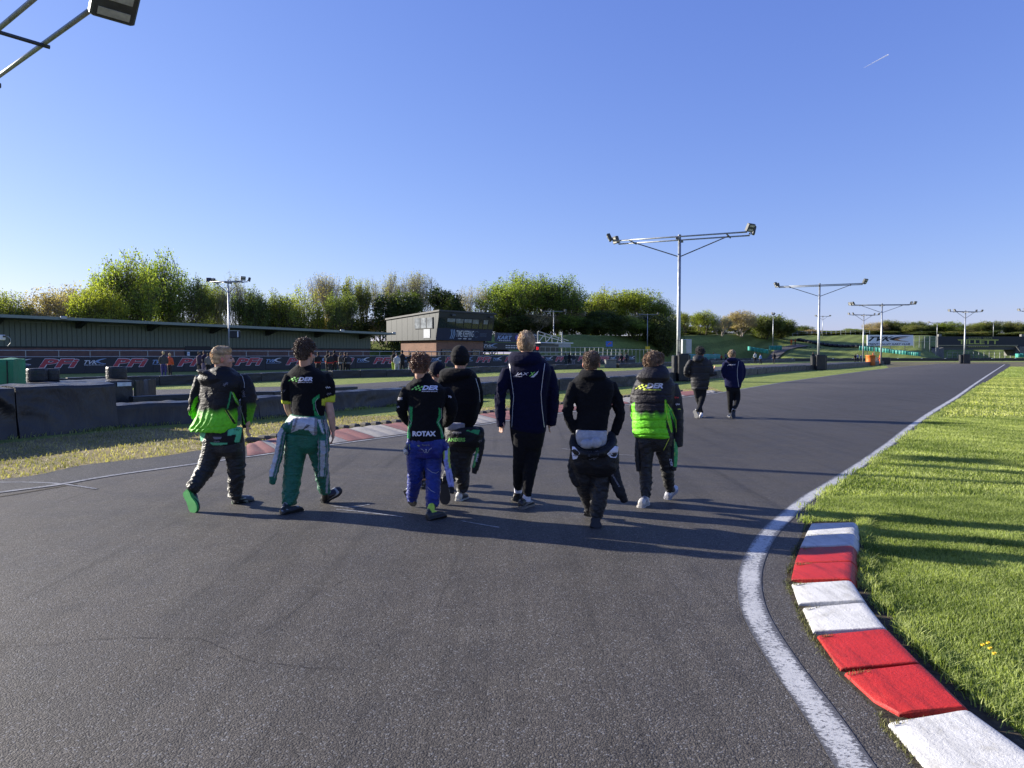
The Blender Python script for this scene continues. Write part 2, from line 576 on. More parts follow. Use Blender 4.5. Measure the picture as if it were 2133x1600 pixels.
# --- right hand white line and track edge
LINE_R = [(1990, 1960), (1875, 1745), (1781, 1600), (1710, 1490), (1645, 1401), (1596, 1324), (1568, 1267), (1560, 1210), (1572, 1161),
          (1600, 1112.5), (1629, 1084), (1682, 1039), (1734, 1007), (1807.6, 958), (1857, 922), (1905.7, 883),
          (1954.5, 850.6), (1995, 826), (2031, 800), (2070, 774), (2093, 759.2)]
def resample_(L, step, upto):
    out = [L[0].copy()]; acc = 0
    for a, b in zip(L, L[1:]):
        st = step if a.y < upto else step * 8
        d = (b - a).length; n = max(1, int(d / st))
        for i in range(1, n + 1): out.append(a.lerp(b, i / n))
    for _ in range(6):
        out = [out[0]] + [(out[i - 1] + out[i] * 2 + out[i + 1]) / 4 for i in range(1, len(out) - 1)] + [out[-1]]
    return out
lineR = catmull(gx(LINE_R), 6)
# the kerb: track side and grass side corners of each block as the photograph shows them
KERB = [  # (near left, near right, far left, far right, colour)
    ((2050, 1745), (2330, 1700), (1850, 1511), (2022, 1477), 'w'),
    ((1850, 1489), (2017, 1472), (1759, 1406), (1923, 1383), 'r'),
    ((1751, 1397), (1919, 1379), (1702, 1328), (1852, 1311), 'r'),
    ((1694, 1319), (1848, 1308), (1672, 1270), (1806, 1256), 'w'),
    ((1664, 1260), (1803, 1251), (1649, 1219), (1776, 1210), 'w'),
    ((1648, 1210), (1775, 1206), (1655, 1177), (1778, 1171), 'r'),
    ((1655.5, 1175), (1778, 1169), (1666, 1144), (1780, 1138), 'r'),
    ((1667, 1141), (1780, 1136), (1678, 1117), (1782, 1112), 'w'),
    ((1678.5, 1115.5), (1782, 1110.5), (1690, 1093), (1784, 1089), 'w')]
EDGE_R = [(2220, 1960), (2046, 1745), (1933, 1600), (1850, 1505), (1800, 1455), (1752, 1402), (1700, 1325), (1665, 1262), (1647, 1212), (1655, 1170),
          (1668, 1130), (1676, 1090), (1688, 1066), (1720, 1032), (1787, 986.6), (1850, 942), (1935, 877), (2010, 828), (2052, 798), (2104, 764)]
edgeR = catmull(gx(EDGE_R), 5)
# --- left hand edge: white line, faded kerb, run off
LINE_L = [(-260, 1062), (0, 1027), (116, 1011.8), (232, 992), (411, 967), (550, 948), (690, 927.5), (820, 910), (1000, 886), (1050, 878),
          (1160, 862.5), (1300, 844.5), (1450, 825), (1506, 817.7), (1637, 796.4), (1769, 778), (1860, 766.5), (1944, 759)]
lineL = catmull(gx(LINE_L), 6)
KERB_IN = [(512, 931), (560, 919), (600, 913.5), (700, 898.5), (840, 882.5), (1000, 865.5), (1160, 846.5), (1300, 830.5), (1440, 816), (1500, 815.5)]
kin = catmull(gx(KERB_IN), 5)
VERGE = [(-500, 1080), (-200, 1022), (0, 1000), (80, 990), (167, 971), (260, 960), (349, 950), (422, 938), (512, 931)]
verge = catmull(gx(VERGE), 5)
farL = [G(1506, 816.5), G(1637, 795), G(1769, 777), G(1860, 765.5), G(1944, 758)]
track = [Vector((40, -30, 0)), Vector((6, -8, 0))] + [p.copy() for p in edgeR] + [G(2104, 758), G(2010, 755.2), G(1944, 755.5)] \
    + farL[::-1] + kin[::-1] + verge[::-1][1:] + [Vector((-30, 4, 0)), Vector((-40, -30, 0))]
tag(sheet('race_track', track, 0.004, M['asphalt']), 'dark asphalt race track running away to the right')
# rough run-off between verge and left line
ro = [p for p in verge] + [p for p in catmull(gx([(512, 931), (520, 951)]), 2)] + [p for p in lineL[::-1] if p.x < G(520, 951).x]
tag(sheet('run_off', ro, 0.008, M['asphalt2']), 'coarse gravelly strip between the verge and the white line')
lineRs = resample_(lineR, 0.07, 14)
band('white_line', lineRs, 0.155, 0.0065, M['line'], 'worn white line along the right edge of the track')
band('white_line', lineL, 0.10, 0.0100, M['line_far'], 'thin white line along the left edge of the track')
band('white_line', catmull(gx([(-200, 1010), (0, 1006), (97, 1007), (163, 1014), (200, 1020)]), 5), 0.05, 0.0094, M['line_far'], 'short white line curving off to the left')
band('tar_seam', catmull(gx([(-120, 1052), (0, 1036), (90, 1021), (160, 1009)]), 4), 0.03, 0.0088, M['soil'], 'dark seam beside the left line')
# cracks in the tarmac: thin jagged dark ribbons
def crack(pts, w, seed):
    r = random.Random(seed)
    L = resample_(catmull(gx(pts), 8), 0.03, 99)
    out = []; off = 0
    for i, p in enumerate(L):
        off = off * .7 + r.uniform(-.007, .007)
        t = (L[min(i + 1, len(L) - 1)] - L[max(i - 1, 0)]).normalized()
        out.append(p + Vector((-t.y, t.x, 0)) * off)
    V = []; Fc = []
    for i, p in enumerate(out):
        t = (out[min(i + 1, len(out) - 1)] - out[max(i - 1, 0)]).normalized(); n = Vector((-t.y, t.x, 0))
        ww = w * (0.25 + 0.75 * abs(math.sin(i * .37 + seed)) * r.uniform(.3, 1.0)) * min(1, i / 6, (len(out) - 1 - i) / 6 + .05)
        V += [(p.x + n.x * ww * .6, p.y + n.y * ww * .6, .0075), (p.x - n.x * ww * .6, p.y - n.y * ww * .6, .0075)]
    for i in range(len(out) - 1): Fc.append((2 * i, 2 * i + 1, 2 * i + 3, 2 * i + 2))
    me = bpy.data.meshes.new('crack'); me.from_pydata(V, [], Fc)
    return tag(link('crack', me, M['crack']), 'thin jagged crack in the tarmac', None, None, 'structure')
M['crack'] = simple('crack in tarmac', (0.034, 0.033, 0.032), 0.95, var=0.3, spec=0.05, bmp=0)
for i, (pts, w) in enumerate([
    ([(-20, 1350), (90, 1346), (180, 1336), (268, 1329), (345, 1331), (410, 1331), (440, 1344), (480, 1362), (530, 1382), (600, 1386), (660, 1396), (735, 1396)], .0040),
    ([(505, 1342), (560, 1310), (610, 1278), (650, 1240), (700, 1218), (760, 1196)], .0035), ([(235, 1425), (255, 1412), (275, 1402)], .0035),
    ([(30, 1490), (60, 1462), (98, 1440)], .004), ([(320, 1300), (345, 1282), (365, 1268)], .0028), ([(640, 1130), (668, 1142), (676, 1156), (668, 1172)], .0030),
    ([(470, 1338), (500, 1316), (560, 1300)], .0022), ([(700, 1160), (760, 1180), (850, 1195), (930, 1190)], .0022), ([(1400, 1450), (1420, 1470), (1430, 1478)], .004),
    ([(820, 1330), (900, 1300), (960, 1285), (1010, 1240)], .0020), ([(640, 1348), (670, 1340)], .004), ([(110, 1180), (190, 1170), (300, 1150)], .0024),
    ([(560, 1150), (620, 1128), (700, 1120), (800, 1140)], .0020), ([(1190, 1250), (1260, 1262), (1300, 1300)], .0020), ([(1480, 960), (1560, 968), (1640, 975)], .003)]):
    crack(pts, w, i + 1)
# pale scuffs and dropped rubber crumbs on the racing line
for i, pts in enumerate([[(700, 1062), (760, 1068), (838, 1078)], [(690, 1055), (730, 1058), (770, 1052)], [(1170, 935), (1250, 945), (1330, 950)], [(960, 1086), (1010, 1095), (1040, 1100)]]):
    band('scuff', catmull(gx(pts), 6), 0.03, 0.0068, M['line_far'], 'faint pale scuff on the tarmac')
# strip of far tarmac and dirt before the last tyre wall
tag(sheet('dirt_apron', [G(1850, 766.5), G(1960, 757.5), G(2104, 757.5), G(2104, 765), G(2420, 762), G(2420, 753.8), G(1840, 753.8)], 0.008,
          m_grass('apron dirt', (0.09, 0.08, 0.05), (0.14, 0.13, 0.08), (0.2, 0.18, 0.11))), 'dusty brown apron at the far end of the track')
# --- second track beyond the low wall
t2n = catmull(gx([(-500, 905), (100, 858), (278, 841), (420, 833), (590, 824), (700, 815), (820, 809), (1000, 800), (1180, 789), (1320, 782), (1506, 770), (1637, 763.5), (1769, 758.5), (1850, 755.5)]), 3)
t2f = catmull(gx([(-500, 838), (100, 822), (280, 813), (397, 810.5), (540, 806.5), (700, 802), (863, 792.3), (1010, 785), (1150, 778), (1290, 772.8), (1390, 767.5), (1500, 764), (1690, 755.8), (1850, 753)]), 3)
tag(sheet('return_track', t2n + t2f[::-1], 0.004, M['asphalt_far']), 'second asphalt track behind the low black wall')
# dry verge between the track and the wall
WALLB = [(243, 891), (420, 880), (560, 872), (694, 857), (820, 846), (1000, 827), (1180, 813), (1320, 804), (1405, 795), (1506, 787), (1637, 775), (1769, 766), (1845, 758.5)]
wallB = catmull(gx(WALLB), 6)
vg = verge + kin[1:] + [G(1506, 816.3)]
dry = [p for p in vg] + [G(1480, 806), G(1320, 820), G(1180, 834), G(1000, 850), G(850, 866), G(700, 868), G(560, 882), G(420, 889), G(243, 897), G(0, 925), G(-500, 990)]
tag(sheet('dry_verge', dry, 0.003, M['grass_dry']), 'dry yellowed grass verge beside the faded kerb')

# ------------------------------------------------------------------ kerb on the right
def crease_(o, ang):
    try: o.data.set_sharp_from_angle(angle=R(ang))
    except Exception: pass
def kerb_block(nl, nr, fl, fr, colr, parent, nr_round=0.0):
    zt = 0.085
    A, B, C, D = G(*nl, 0.012), G(*nr, zt), G(*fl, 0.012), G(*fr, zt)
    ts = [0.0, 0.006, 0.018, 0.05, 0.15, 0.3, 0.45, 0.6, 0.75, 0.88, 0.95, 0.982, 0.994, 1.0]; us = len(ts) - 1
    prof = [(0.0, 0.016), (0.008, 0.022), (0.03, 0.027), (0.3, 0.045), (0.6, 0.064), (0.84, zt - 0.004), (0.93, zt), (0.98, zt - 0.006), (1.02, zt - 0.022), (1.06, 0.035), (1.09, 0.0), (1.10, -0.03)]
    V = []; Fc = []
    rnd = random.Random(int(nl[0]))
    nv = len(prof) + 1
    for i in range(us + 1):
        t = ts[i]
        g = min(i, us - i)
        for j, (s, z) in enumerate([(0.0, -0.03)] + prof):
            ss = s
            tt = t
            a = A.lerp(C, tt); b = B.lerp(D, tt)
            p = a.lerp(b, ss)
            zz = z
            zz = z - (0.006, 0.0015, 0.0)[min(g, 2)]
            if g == 0 and 0.02 < s < 1.0: tt = tt + rnd.uniform(-0.004, 0.004)
            if j in (1, 2): ss = ss + rnd.uniform(-0.006, 0.006)
            if nr_round and t < 0.28 and s < 0.3:
                p = p.lerp(B.lerp(D, t), (0.28 - t) * nr_round * (1 - s / 0.3))
            zz += 0.0012 * math.sin(9 * p.x + 11 * p.y) if z > 0 else 0
            V.append((p.x, p.y, zz))
    for i in range(us):
        for j in range(nv - 1):
            Fc.append((i * nv + j, i * nv + j + 1, (i + 1) * nv + j + 1, (i + 1) * nv + j))
    Fc.append(tuple(range(nv))); Fc.append(tuple(range(len(V) - 1, len(V) - nv - 1, -1)))
    m = MB(); m.add(V, Fc)
    o = m.build('kerb_block', M['kerb_white'] if colr == 'w' else M['kerb_red'], parent, True)
    crease_(o, 28)
    return o

kr = empty('kerb', G(1700, 1300), 'raised kerb of white and red painted concrete blocks on the right', 'kerb')
for i, (a, b, c, d, k) in enumerate(KERB):
    o = kerb_block(a, b, c, d, k, kr, 0.5 if i == 1 else 0.0)
    o['label'] = ('white' if k == 'w' else 'red') + ' painted kerb block'
# soil around the kerb
kl = [G(a[0], a[1]) for a, b, c, d, k in KERB for a in (a, c)]
kern = [G(*e, 0.0) for e in [(2350, 1900), (2160, 1560), (2035, 1462), (1935, 1368), (1868, 1300), (1822, 1242), (1797, 1205), (1800, 1165), (1798, 1130), (1800, 1088), (1760, 1070)]]
soil = [p + Vector((-0.035, 0, 0)) for p in kl] + [G(1700, 1078)] + kern[::-1]
tag(sheet('bare_soil', soil, 0.008, M['soil']), 'bare crumbly soil round the raised kerb')

# ------------------------------------------------------------------ faded kerb on the left
lk = empty('kerb', G(900, 895), 'low ribbed kerb with faded red and white paint along the left edge', 'kerb')
ko = catmull(gx([(512, 951), (550, 946), (690, 925), (820, 907.5), (1000, 883.5), (1160, 860), (1300, 842), (1450, 822.5), (1492, 818)]), 12)
ki = catmull(gx([(512, 932), (550, 921), (690, 900), (840, 882.5), (1000, 865.5), (1160, 846.5), (1300, 830.5), (1440, 816), (1490, 815.8)]), 12)
def resample(L, step):
    out = [L[0].copy()]; acc = 0
    for a, b in zip(L, L[1:]):
        d = (b - a).length
        if d < 1e-9: continue
        while acc + d >= step:
            t = (step - acc) / d
            a = a.lerp(b, t); out.append(a.copy()); d = (b - a).length; acc = 0
            if d < 1e-9: break
        acc += d
    return out
def at_len(L, fr):
    tot = sum((b - a).length for a, b in zip(L, L[1:])); s = fr * tot
    for a, b in zip(L, L[1:]):
        d = (b - a).length
        if s <= d: return a.lerp(b, s / max(d, 1e-9))
        s -= d
    return L[-1].copy()
bnd = []
tot_ = None
for px_ in (512, 575, 592, 692, 724, 781, 852, 985, 1045, 1110, 1165, 1215, 1262, 1312, 1352, 1392, 1430, 1470, 1492):
    bnd.append(px_)
pk = [CX + F * (p.x / p.y) for p in ko]
cum = [0.0]
for a_, b_ in zip(ko, ko[1:]): cum.append(cum[-1] + (b_ - a_).length)
bf = [float(np.interp(q, pk, cum)) / cum[-1] for q in bnd]
nb = len(bf) - 1
for k in range(nb):
    V = []; Fc = []
    sub = 30; prof = [(0, 0.010), (0.12, 0.016), (0.3, 0.022), (0.5, 0.028), (0.7, 0.034), (0.93, 0.038), (1.0, 0.03), (1.02, -0.02)]
    for i in range(sub + 1):
        fr = bf[k] + (bf[k + 1] - bf[k]) * (i / sub) * 0.985
        a = at_len(ko, fr); b = at_len(ki, fr)
        rib = 0.016 * abs(math.sin(fr * math.pi * 60))
        for s, z in prof:
            p = a.lerp(b, s)
            V.append((p.x, p.y, z + (rib if 0.1 < s < 0.95 else 0)))
    n = len(prof)
    for i in range(sub):
        for j in range(n - 1):
            Fc.append((i * n + j, i * n + j + 1, (i + 1) * n + j + 1, (i + 1) * n + j))
    m = MB(); m.add(V, Fc)
    o = m.build('kerb_block', M['kerb_red_old'] if k % 2 == 0 else M['kerb_white_old'], lk, True)
    o['label'] = 'faded red kerb section' if k % 2 == 0 else 'faded white kerb section'
# row of dark ripple blocks at the back of the faded kerb
kk = resample(ki, 0.30)
rip = MB()
for i, p in enumerate(kk[2:-6]):
    t = (kk[i + 3] - kk[i + 2]).normalized(); n = Vector((-t.y, t.x, 0))
    ax = Matrix((t, n, Vector((0, 0, 1)))).transposed()
    rip.box(p + n * 0.16 + Vector((0, 0, 0.04)), (0.17, 0.22, 0.10), ax, 0.03)
rp = rip.build('ripple_strip', simple('dark rubber ripple', (0.06, 0.055, 0.045), 0.8, bmp=0.5), lk)
rp['kind'] = 'stuff'; rp['label'] = 'row of dark ripple bumps behind the painted kerb'

# ------------------------------------------------------------------ grass blades
def in_poly(P, poly):
    x, y = P[:, 0], P[:, 1]
    ins = np.zeros(len(P), bool)
    n = len(poly)
    for i in range(n):
        x1, y1 = poly[i][0], poly[i][1]; x2, y2 = poly[(i + 1) % n][0], poly[(i + 1) % n][1]
        c = ((y1 > y) != (y2 > y)) & (x < (x2 - x1) * (y - y1) / (y2 - y1 + 1e-12) + x1)
        ins ^= c
    return ins

def wob(P, k, seed):
    r = np.random.RandomState(seed)
    f = np.zeros(len(P))
    for i in range(7):
        d = r.randn(P.shape[1]); d /= np.linalg.norm(d)
        f += np.sin(P @ d * k * r.uniform(0.5, 2.0) + r.uniform(0, 6.28))
    return f / 2.6

def blades(name, pts, hgt, wid, mat, seed, lean=0.5, label=None, z0=0.0):
    r = np.random.RandomState(seed)
    n = len(pts)
    base = np.stack([pts[:, 0], pts[:, 1], np.full(n, z0)], 1)
    az = r.uniform(0, 2 * np.pi, n)
    sd = np.stack([np.cos(az), np.sin(az), np.zeros(n)], 1)
    la = r.uniform(0, 2 * np.pi, n); lm = np.abs(r.randn(n)) * lean
    h = hgt * r.uniform(0.55, 1.25, n)
    off = np.stack([np.cos(la) * lm * h, np.sin(la) * lm * h, np.zeros(n)], 1)
    w = (wid * r.uniform(0.7, 1.3, n))[:, None]
    up = np.zeros((n, 3)); up[:, 2] = h
    V = np.empty((n, 5, 3))
    V[:, 0] = base - sd * w / 2; V[:, 1] = base + sd * w / 2
    mid = base + up * 0.6 + off * 0.35
    V[:, 2] = mid + sd * w * 0.4; V[:, 3] = mid - sd * w * 0.4
    V[:, 4] = base + up * 0.95 + off
    i = np.arange(n)[:, None] * 5
    q = i + np.array([[0, 1, 2, 3]]); t = i + np.array([[3, 2, 4]])
    me = big_mesh(name, V.reshape(-1, 3), q, t)
    cv = np.clip(0.5 + 0.22 * wob(pts, 2.0, seed) + 0.2 * wob(pts, 9.0, seed + 1) + r.randn(n) * 0.22, 0, 1)
    set_col(me, np.repeat(np.stack([cv, cv, cv], 1), 5, 0))
    o = link(name, me, mat)
    return tag(o, label, None, None, 'stuff')

M['blade'] = m_leaf('grass blade', (0.11, 0.155, 0.034), (0.44, 0.47, 0.175), 0.40)
M['blade_dry'] = m_leaf('dry grass blade', (0.15, 0.15, 0.05), (0.52, 0.44, 0.24), 0.3)
M['weed'] = m_leaf('small weed', (0.04, 0.05, 0.015), (0.20, 0.19, 0.08), 0.2)
rg = np.random.RandomState(4)
def sample(nn, x0, x1, y0, y1, fn):
    P = np.stack([rg.uniform(x0, x1, nn), rg.uniform(y0, y1, nn)], 1)
    return P[fn(P)]
gpoly = [(p.x, p.y) for p in kern[::-1][::-1]]
kern_poly = [(p.x, p.y) for p in kern[:-1]] + [(p.x, p.y) for p in edgeR if p.y > G(1676, 1095).y] + [(60, 100), (60, -2), (4, 0)]
def near_ok(P):
    a = in_poly(P, kern_poly)
    u = P[:, 0] / P[:, 1]
    return a & (u < 0.80)
P1 = sample(420000, 1.6, 6.4, 2.4, 7.6, near_ok)
blades('grass_blades', P1[:150000], 0.034, 0.0046, M['blade'], 1, 0.6, 'short green grass beside the raised kerb')
P2 = sample(330000, 2.5, 14, 7.6, 17, near_ok)
blades('grass_blades', P2[:115000], 0.038, 0.0095, M['blade'], 2, 0.6, 'short green grass along the right of the track')
P3 = sample(170000, 9, 36, 17, 46, near_ok)
P3b = sample(160000, 30, 66, 46, 84, near_ok)
blades('grass_blades', P3b[:50000], 0.05, 0.05, M['blade'], 5, 0.6, 'short green grass farthest along the right of the track')
blades('grass_blades', P3[:70000], 0.045, 0.026, M['blade'], 3, 0.6, 'short green grass far along the right of the track')
# ragged longer tufts along the kerb and the track edge
def along(L, n, spread, seed):
    r = np.random.RandomState(seed)
    A = np.array([(p.x, p.y) for p in L]); seg = np.linalg.norm(np.diff(A, axis=0), axis=1)
    cs = np.concatenate([[0], np.cumsum(seg)]); s = r.uniform(0, cs[-1], n)
    k = np.clip(np.searchsorted(cs, s) - 1, 0, len(seg) - 1); t = (s - cs[k]) / np.maximum(seg[k], 1e-6)
    P = A[k] + (A[k + 1] - A[k]) * t[:, None]
    clump = 0.5 + 0.5 * np.sin(s * 9 + 3 * np.sin(s * 2.3))
    keep = r.uniform(0, 1, n) < clump
    return (P + r.randn(n, 2) * spread)[keep]
blades('grass_tufts', along(kern[:-1], 9000, 0.03, 7), 0.065, 0.006, M['blade'], 11, 0.7, 'longer grass overhanging the back of the raised kerb')
blades('weeds', along([p + Vector((-0.03, 0, 0)) for p in kl], 2400, 0.012, 8), 0.018, 0.0035, M['weed'], 12, 1.0, 'small dry weeds at the foot of the raised kerb', 0.008)
for (a, b, c, d, k) in KERB[1:5]:
    pass
jn = []
for (a, b, c, d, k) in KERB[:-1]:
    A, B = G(*c, 0.03), G(*d, 0.06)
    jn.append(along([A.lerp(B, .02), A.lerp(B, .45 if int(c[0]) % 2 else .8)], 90, 0.004, int(c[0])))
blades('weeds', np.concatenate(jn), 0.022, 0.003, M['weed'], 13, 0.9, 'dry weeds in the joints of the raised kerb', 0.03)
blades('grass_tufts', along([p for p in edgeR if G(1676, 1095).y < p.y < 40], 16000, 0.05, 9), 0.055, 0.010, M['blade'], 14, 0.8, 'ragged grass edge along the right of the track')
# dry verge
dpoly = [(p.x, p.y) for p in dry]
P4 = sample(190000, -11, 14, 8.5, 32, lambda P: in_poly(P, dpoly) & (np.abs(P[:, 0] / P[:, 1]) < 0.78))
dens = np.clip((14.0 / P4[:, 1]) ** 1.3, 0, 1); P4 = P4[rg.uniform(0, 1, len(P4)) < dens]
blades('dry_grass', P4[:70000], 0.045, 0.012, M['blade_dry'], 21, 0.9, 'dry straw coloured grass on the left verge')
# wilder grass at the foot of the walls
blades('grass_tufts', along([G(0, 916), G(243, 893)] + [p for p in wallB if p.y < 30], 9000, 0.10, 31), 0.09, 0.012, M['blade'], 32, 0.6, 'longer grass at the foot of the low black wall')
# dandelions in the grass
dnd = []
for (px, py) in [(2047, 1345), (2062, 1352), (2071, 1363), (2058, 1341)]:
    c = G(px, py, 0.06)
    hd = [c + Vector((0.009 * math.cos(a), 0.009 * math.sin(a), 0.002 * (i % 2))) for i, a in enumerate(np.linspace(0, 2 * math.pi, 12, endpoint=False))]
    one = empty('dandelion', (c.x, c.y, 0), ['leftmost yellow dandelion of the four right of the kerb', 'yellow dandelion, third from the left of the four', 'nearest yellow dandelion, lowest and rightmost of the four', 'farthest yellow dandelion, topmost of the four'][len(dnd)], 'flower', 'dandelions by the kerb'); dnd.append(1)
    m = MB(); m.prism(hd, (0, 0, 0.008)); m.build('flower_head', simple('dandelion yellow', (0.75, 0.5, 0.02), 0.7), one)
    m = MB(); m.tube([(c.x, c.y, 0), (c.x, c.y, 0.06)], 0.0015, 5); m.build('stem', simple('flower stem', (0.1, 0.16, 0.03), 0.7), one)

# ------------------------------------------------------------------ terrain behind
TX = [-900, 850, 1000, 1200, 1400, 1560, 1640, 1720, 1800, 1905, 1925, 1965, 2125, 2260, 3200]
TN = [  # per column: (Y0,z0),(Y1,z1),(Y2,z2),(Y3,z3)
    [(116, 0), (124, 1.6), (140, 3), (260, 3)],
    [(116, 0), (122, 2.2), (128, 4.0), (260, 4.4)],
    [(101, 0), (106, 2.4), (113, 4.6), (260, 5.5)],
    [(118, 0), (123, 2.7), (130, 5.0), (260, 6.4)],
    [(146, 0), (151, 2.8), (159, 5.6), (260, 7.4)],
    [(176, 0), (182, 3.4), (192, 7.0), (280, 8.6)],
    [(152, 0), (180, 3.0), (205, 6.6), (290, 8)],
    [(152, 0), (185, 3.3), (215, 7.4), (300, 9)],
    [(152, 0), (182, 3.3), (215, 7.4), (300, 9)],
    [(153, 0), (178, 3.2), (215, 7.2), (300, 9)],
    [(154, 0), (178, 3.2), (215, 7.2), (300, 9)],
    [(156, 0), (196, 0.3), (222, 6.8), (300, 9)],
    [(156, 0), (196, 0.3), (222, 6.8), (300, 9)],
    [(156, 0), (180, 2.0), (222, 7.2), (300, 9)],
    [(156, 0), (180, 2.0), (222, 7.2), (300, 9)]]
TN = np.array(TN, float)
def terrain_z(px, Y):
    px = np.asarray(px, float); Y = np.asarray(Y, float)
    cols = [np.interp(px, TX, TN[:, k, c]) for k in range(4) for c in range(2)]
    Ys = np.stack(cols[0::2], -1); Zs = np.stack(cols[1::2], -1)
    out = np.zeros_like(Y)
    out[:] = -0.6
    for k in range(3):
        m = (Y >= Ys[..., k]) & (Y < Ys[..., k + 1])
        t = (Y - Ys[..., k]) / (Ys[..., k + 1] - Ys[..., k])
        t = t if k else t * t * (3 - 2 * t) * 0.5 + t * 0.5
        out = np.where(m, Zs[..., k] + t * (Zs[..., k + 1] - Zs[..., k]), out)
    out = np.where(Y >= Ys[..., 3], Zs[..., 3], out)
    return out
pxs = np.arange(-900, 3201, 14.0); Ys_ = np.concatenate([np.arange(110, 236, 2.0), np.arange(240, 330, 10.0), [600, 1500]])
PX, YY = np.meshgrid(pxs, Ys_)
ZZ = terrain_z(PX, YY)
XX = (PX - CX) / F * YY
ZZ = ZZ + np.where(ZZ > 0.2, 0.12 * np.sin(XX * 0.35) * np.sin(YY * 0.27 + XX * 0.1), 0)
nxn = len(pxs); V = np.stack([XX, YY, ZZ - 0.02], -1).reshape(-1, 3)
ii, jj = np.meshgrid(np.arange(nxn - 1), np.arange(len(Ys_) - 1)); k0 = (jj * nxn + ii).ravel()
me = big_mesh('hills', V, np.stack([k0, k0 + 1, k0 + 1 + nxn, k0 + nxn], 1))
hl = link('hills', me, M['hill'], None, True)
tag(hl, 'grass banks rising behind the circuit', None, None, 'structure')
def TZ(px, Y): return float(terrain_z(np.array([px]), np.array([Y]))[0])

# path up the hill
pth = [(1575, 149), (1592, 156), (1612, 166), (1640, 178), (1672, 186)]
cl = []
for a, b in pth:
    cl.append(Vector(((a - CX) / F * b, b, 0)))
cl = catmull(cl, 8)
V = []; Fc = []
L_, R_ = strip_pts(cl, 3.2)
for a, b in zip(L_, R_):
    for p in (a, a.lerp(b, .33), a.lerp(b, .66), b):
        V.append((p.x, p.y, TZ(CX + F * p.x / p.y, p.y) + 0.22))
for i in range(len(cl) - 1):
    for j in range(3): Fc.append((i * 4 + j, i * 4 + j + 1, i * 4 + j + 5, i * 4 + j + 4))
me = bpy.data.meshes.new('path'); me.from_pydata(V, [], Fc)
tag(link('path', me, M['asphalt_far']), 'grey tarmac path climbing the grass bank', None, None, 'structure')
# ================================================================== BARRIERS
def m_tarp(name, col, rough=0.42, fold=0.6, fs=2.2):
    m, nt, b = mat_new(name)
    v = coords(nt)
    n1 = noise_(nt, v, 1.6, 6, 0.65)
    n2 = noise_(nt, coords(nt, scale=(1.0, 1.0, 0.5)), fs, 5, 0.6, 0.7)
    c = ramp(nt, n1, [(0.3, [k * 0.6 for k in col]), (0.62, col), (0.8, [min(1, k * 1.9 + 0.012) for k in col])])
    nt.links.new(c, b.inputs['Base Color'])
    nt.links.new(ramp(nt, n1, [(0.3, rough - 0.08), (0.7, rough + 0.25)]), b.inputs['Roughness'])
    b.inputs['Specular IOR Level'].default_value = 0.5
    p = bump(nt, None, n2, fold, 0.08)
    bump(nt, b, noise_(nt, v, 90, 3, 0.6), 0.15, 0.003, p)
    return m
M['tarp'] = m_tarp('black tarpaulin', (0.012, 0.0125, 0.016), 0.36)
M['rubber'] = m_tarp('black conveyor rubber', (0.015, 0.016, 0.018), 0.40, 0.5, 5.0)
M['teal'] = m_tarp('teal tarpaulin', (0.03, 0.26, 0.21), 0.5, 0.8, 3.0)
M['green_tarp'] = m_tarp('green padding cover', (0.02, 0.21, 0.10), 0.5, 0.5, 3.0)

def tarp_block(name, p0, p1, h, thick, mat, parent, amp=0.03, res=0.06, seed=0, slant=1.0, hjit=0.0, flare=0.05):
    """padded barrier under a tarpaulin: p0 -> p1 is the foot of the visible face"""
    d = (p1 - p0); L = d.length; d.normalize(); n = Vector((-d.y, d.x, 0))
    if n.y < 0: n = -n          # away from the viewer's side
    nu = max(4, int(L / res)); nv = max(4, int(h / res)); nt_ = 5
    r = random.Random(seed)
    ph = [r.uniform(0, 6.28) for _ in range(6)]
    rows = []
    prof = [('f', i / nv) for i in range(nv + 1)] + [('t', (i + 1) / nt_) for i in range(nt_)] + [('b', 1.0)]
    V = []; 
    for i in range(nu + 1):
        u = i / nu * L
        hh = h + hjit * (math.sin(u * 2.1 + ph[0]) * 0.6 + math.sin(u * 5.3 + ph[1]) * 0.4)
        for kind, t in prof:
            if kind == 'f':
                z = hh * t
                w = math.sin(1.7 * u + 0.9 * math.sin(2.3 * z + ph[2]) + ph[3])
                a = (u * 3.2 + slant * z * 4.2 + 1.3 * w + ph[4])
                fold = (1 - abs(math.sin(a))) ** 1.6 - 0.35
                fold += 0.5 * ((1 - abs(math.sin(a * 1.73 + 1.1 * w + ph[5]))) ** 2 - 0.3)
                env = math.sin(math.pi * min(1, max(0, t * 0.9 + 0.05))) ** 0.7 * (0.55 + 0.45 * math.sin(u * 0.9 + ph[1]))
                e = min(1, min(u, L - u) / 0.12 + 0.15)
                q = p0 + d * u + n * (-amp * fold * env * e - flare * (1 - t) ** 2)
                if t == 1.0: q = q + n * 0.02
                V.append((q.x, q.y, z))
            elif kind == 't':
                sag = 0.018 * math.sin(u * 6 + t * 3 + ph[2]) + 0.012 * math.sin(u * 13 + ph[0])
                q = p0 + d * u + n * (0.03 + thick * t)
                V.append((q.x, q.y, hh + (sag if t < 1 else 0) + 0.008))
            else:
                q = p0 + d * u + n * (0.03 + thick)
                V.append((q.x, q.y, 0))
    k = len(prof); Fc = []
    for i in range(nu):
        for j in range(k - 1):
            Fc.append((i * k + j, (i + 1) * k + j, (i + 1) * k + j + 1, i * k + j + 1))
    Fc.append(tuple(range(k))); Fc.append(tuple(range(len(V) - 1, len(V) - k - 1, -1)))
    m = MB(); m.add(V, Fc)
    return m.build(name, mat, parent, True)

def crease(o, ang=40):
    try: o.data.set_sharp_from_angle(angle=R(ang))
    except Exception: pass
    return o

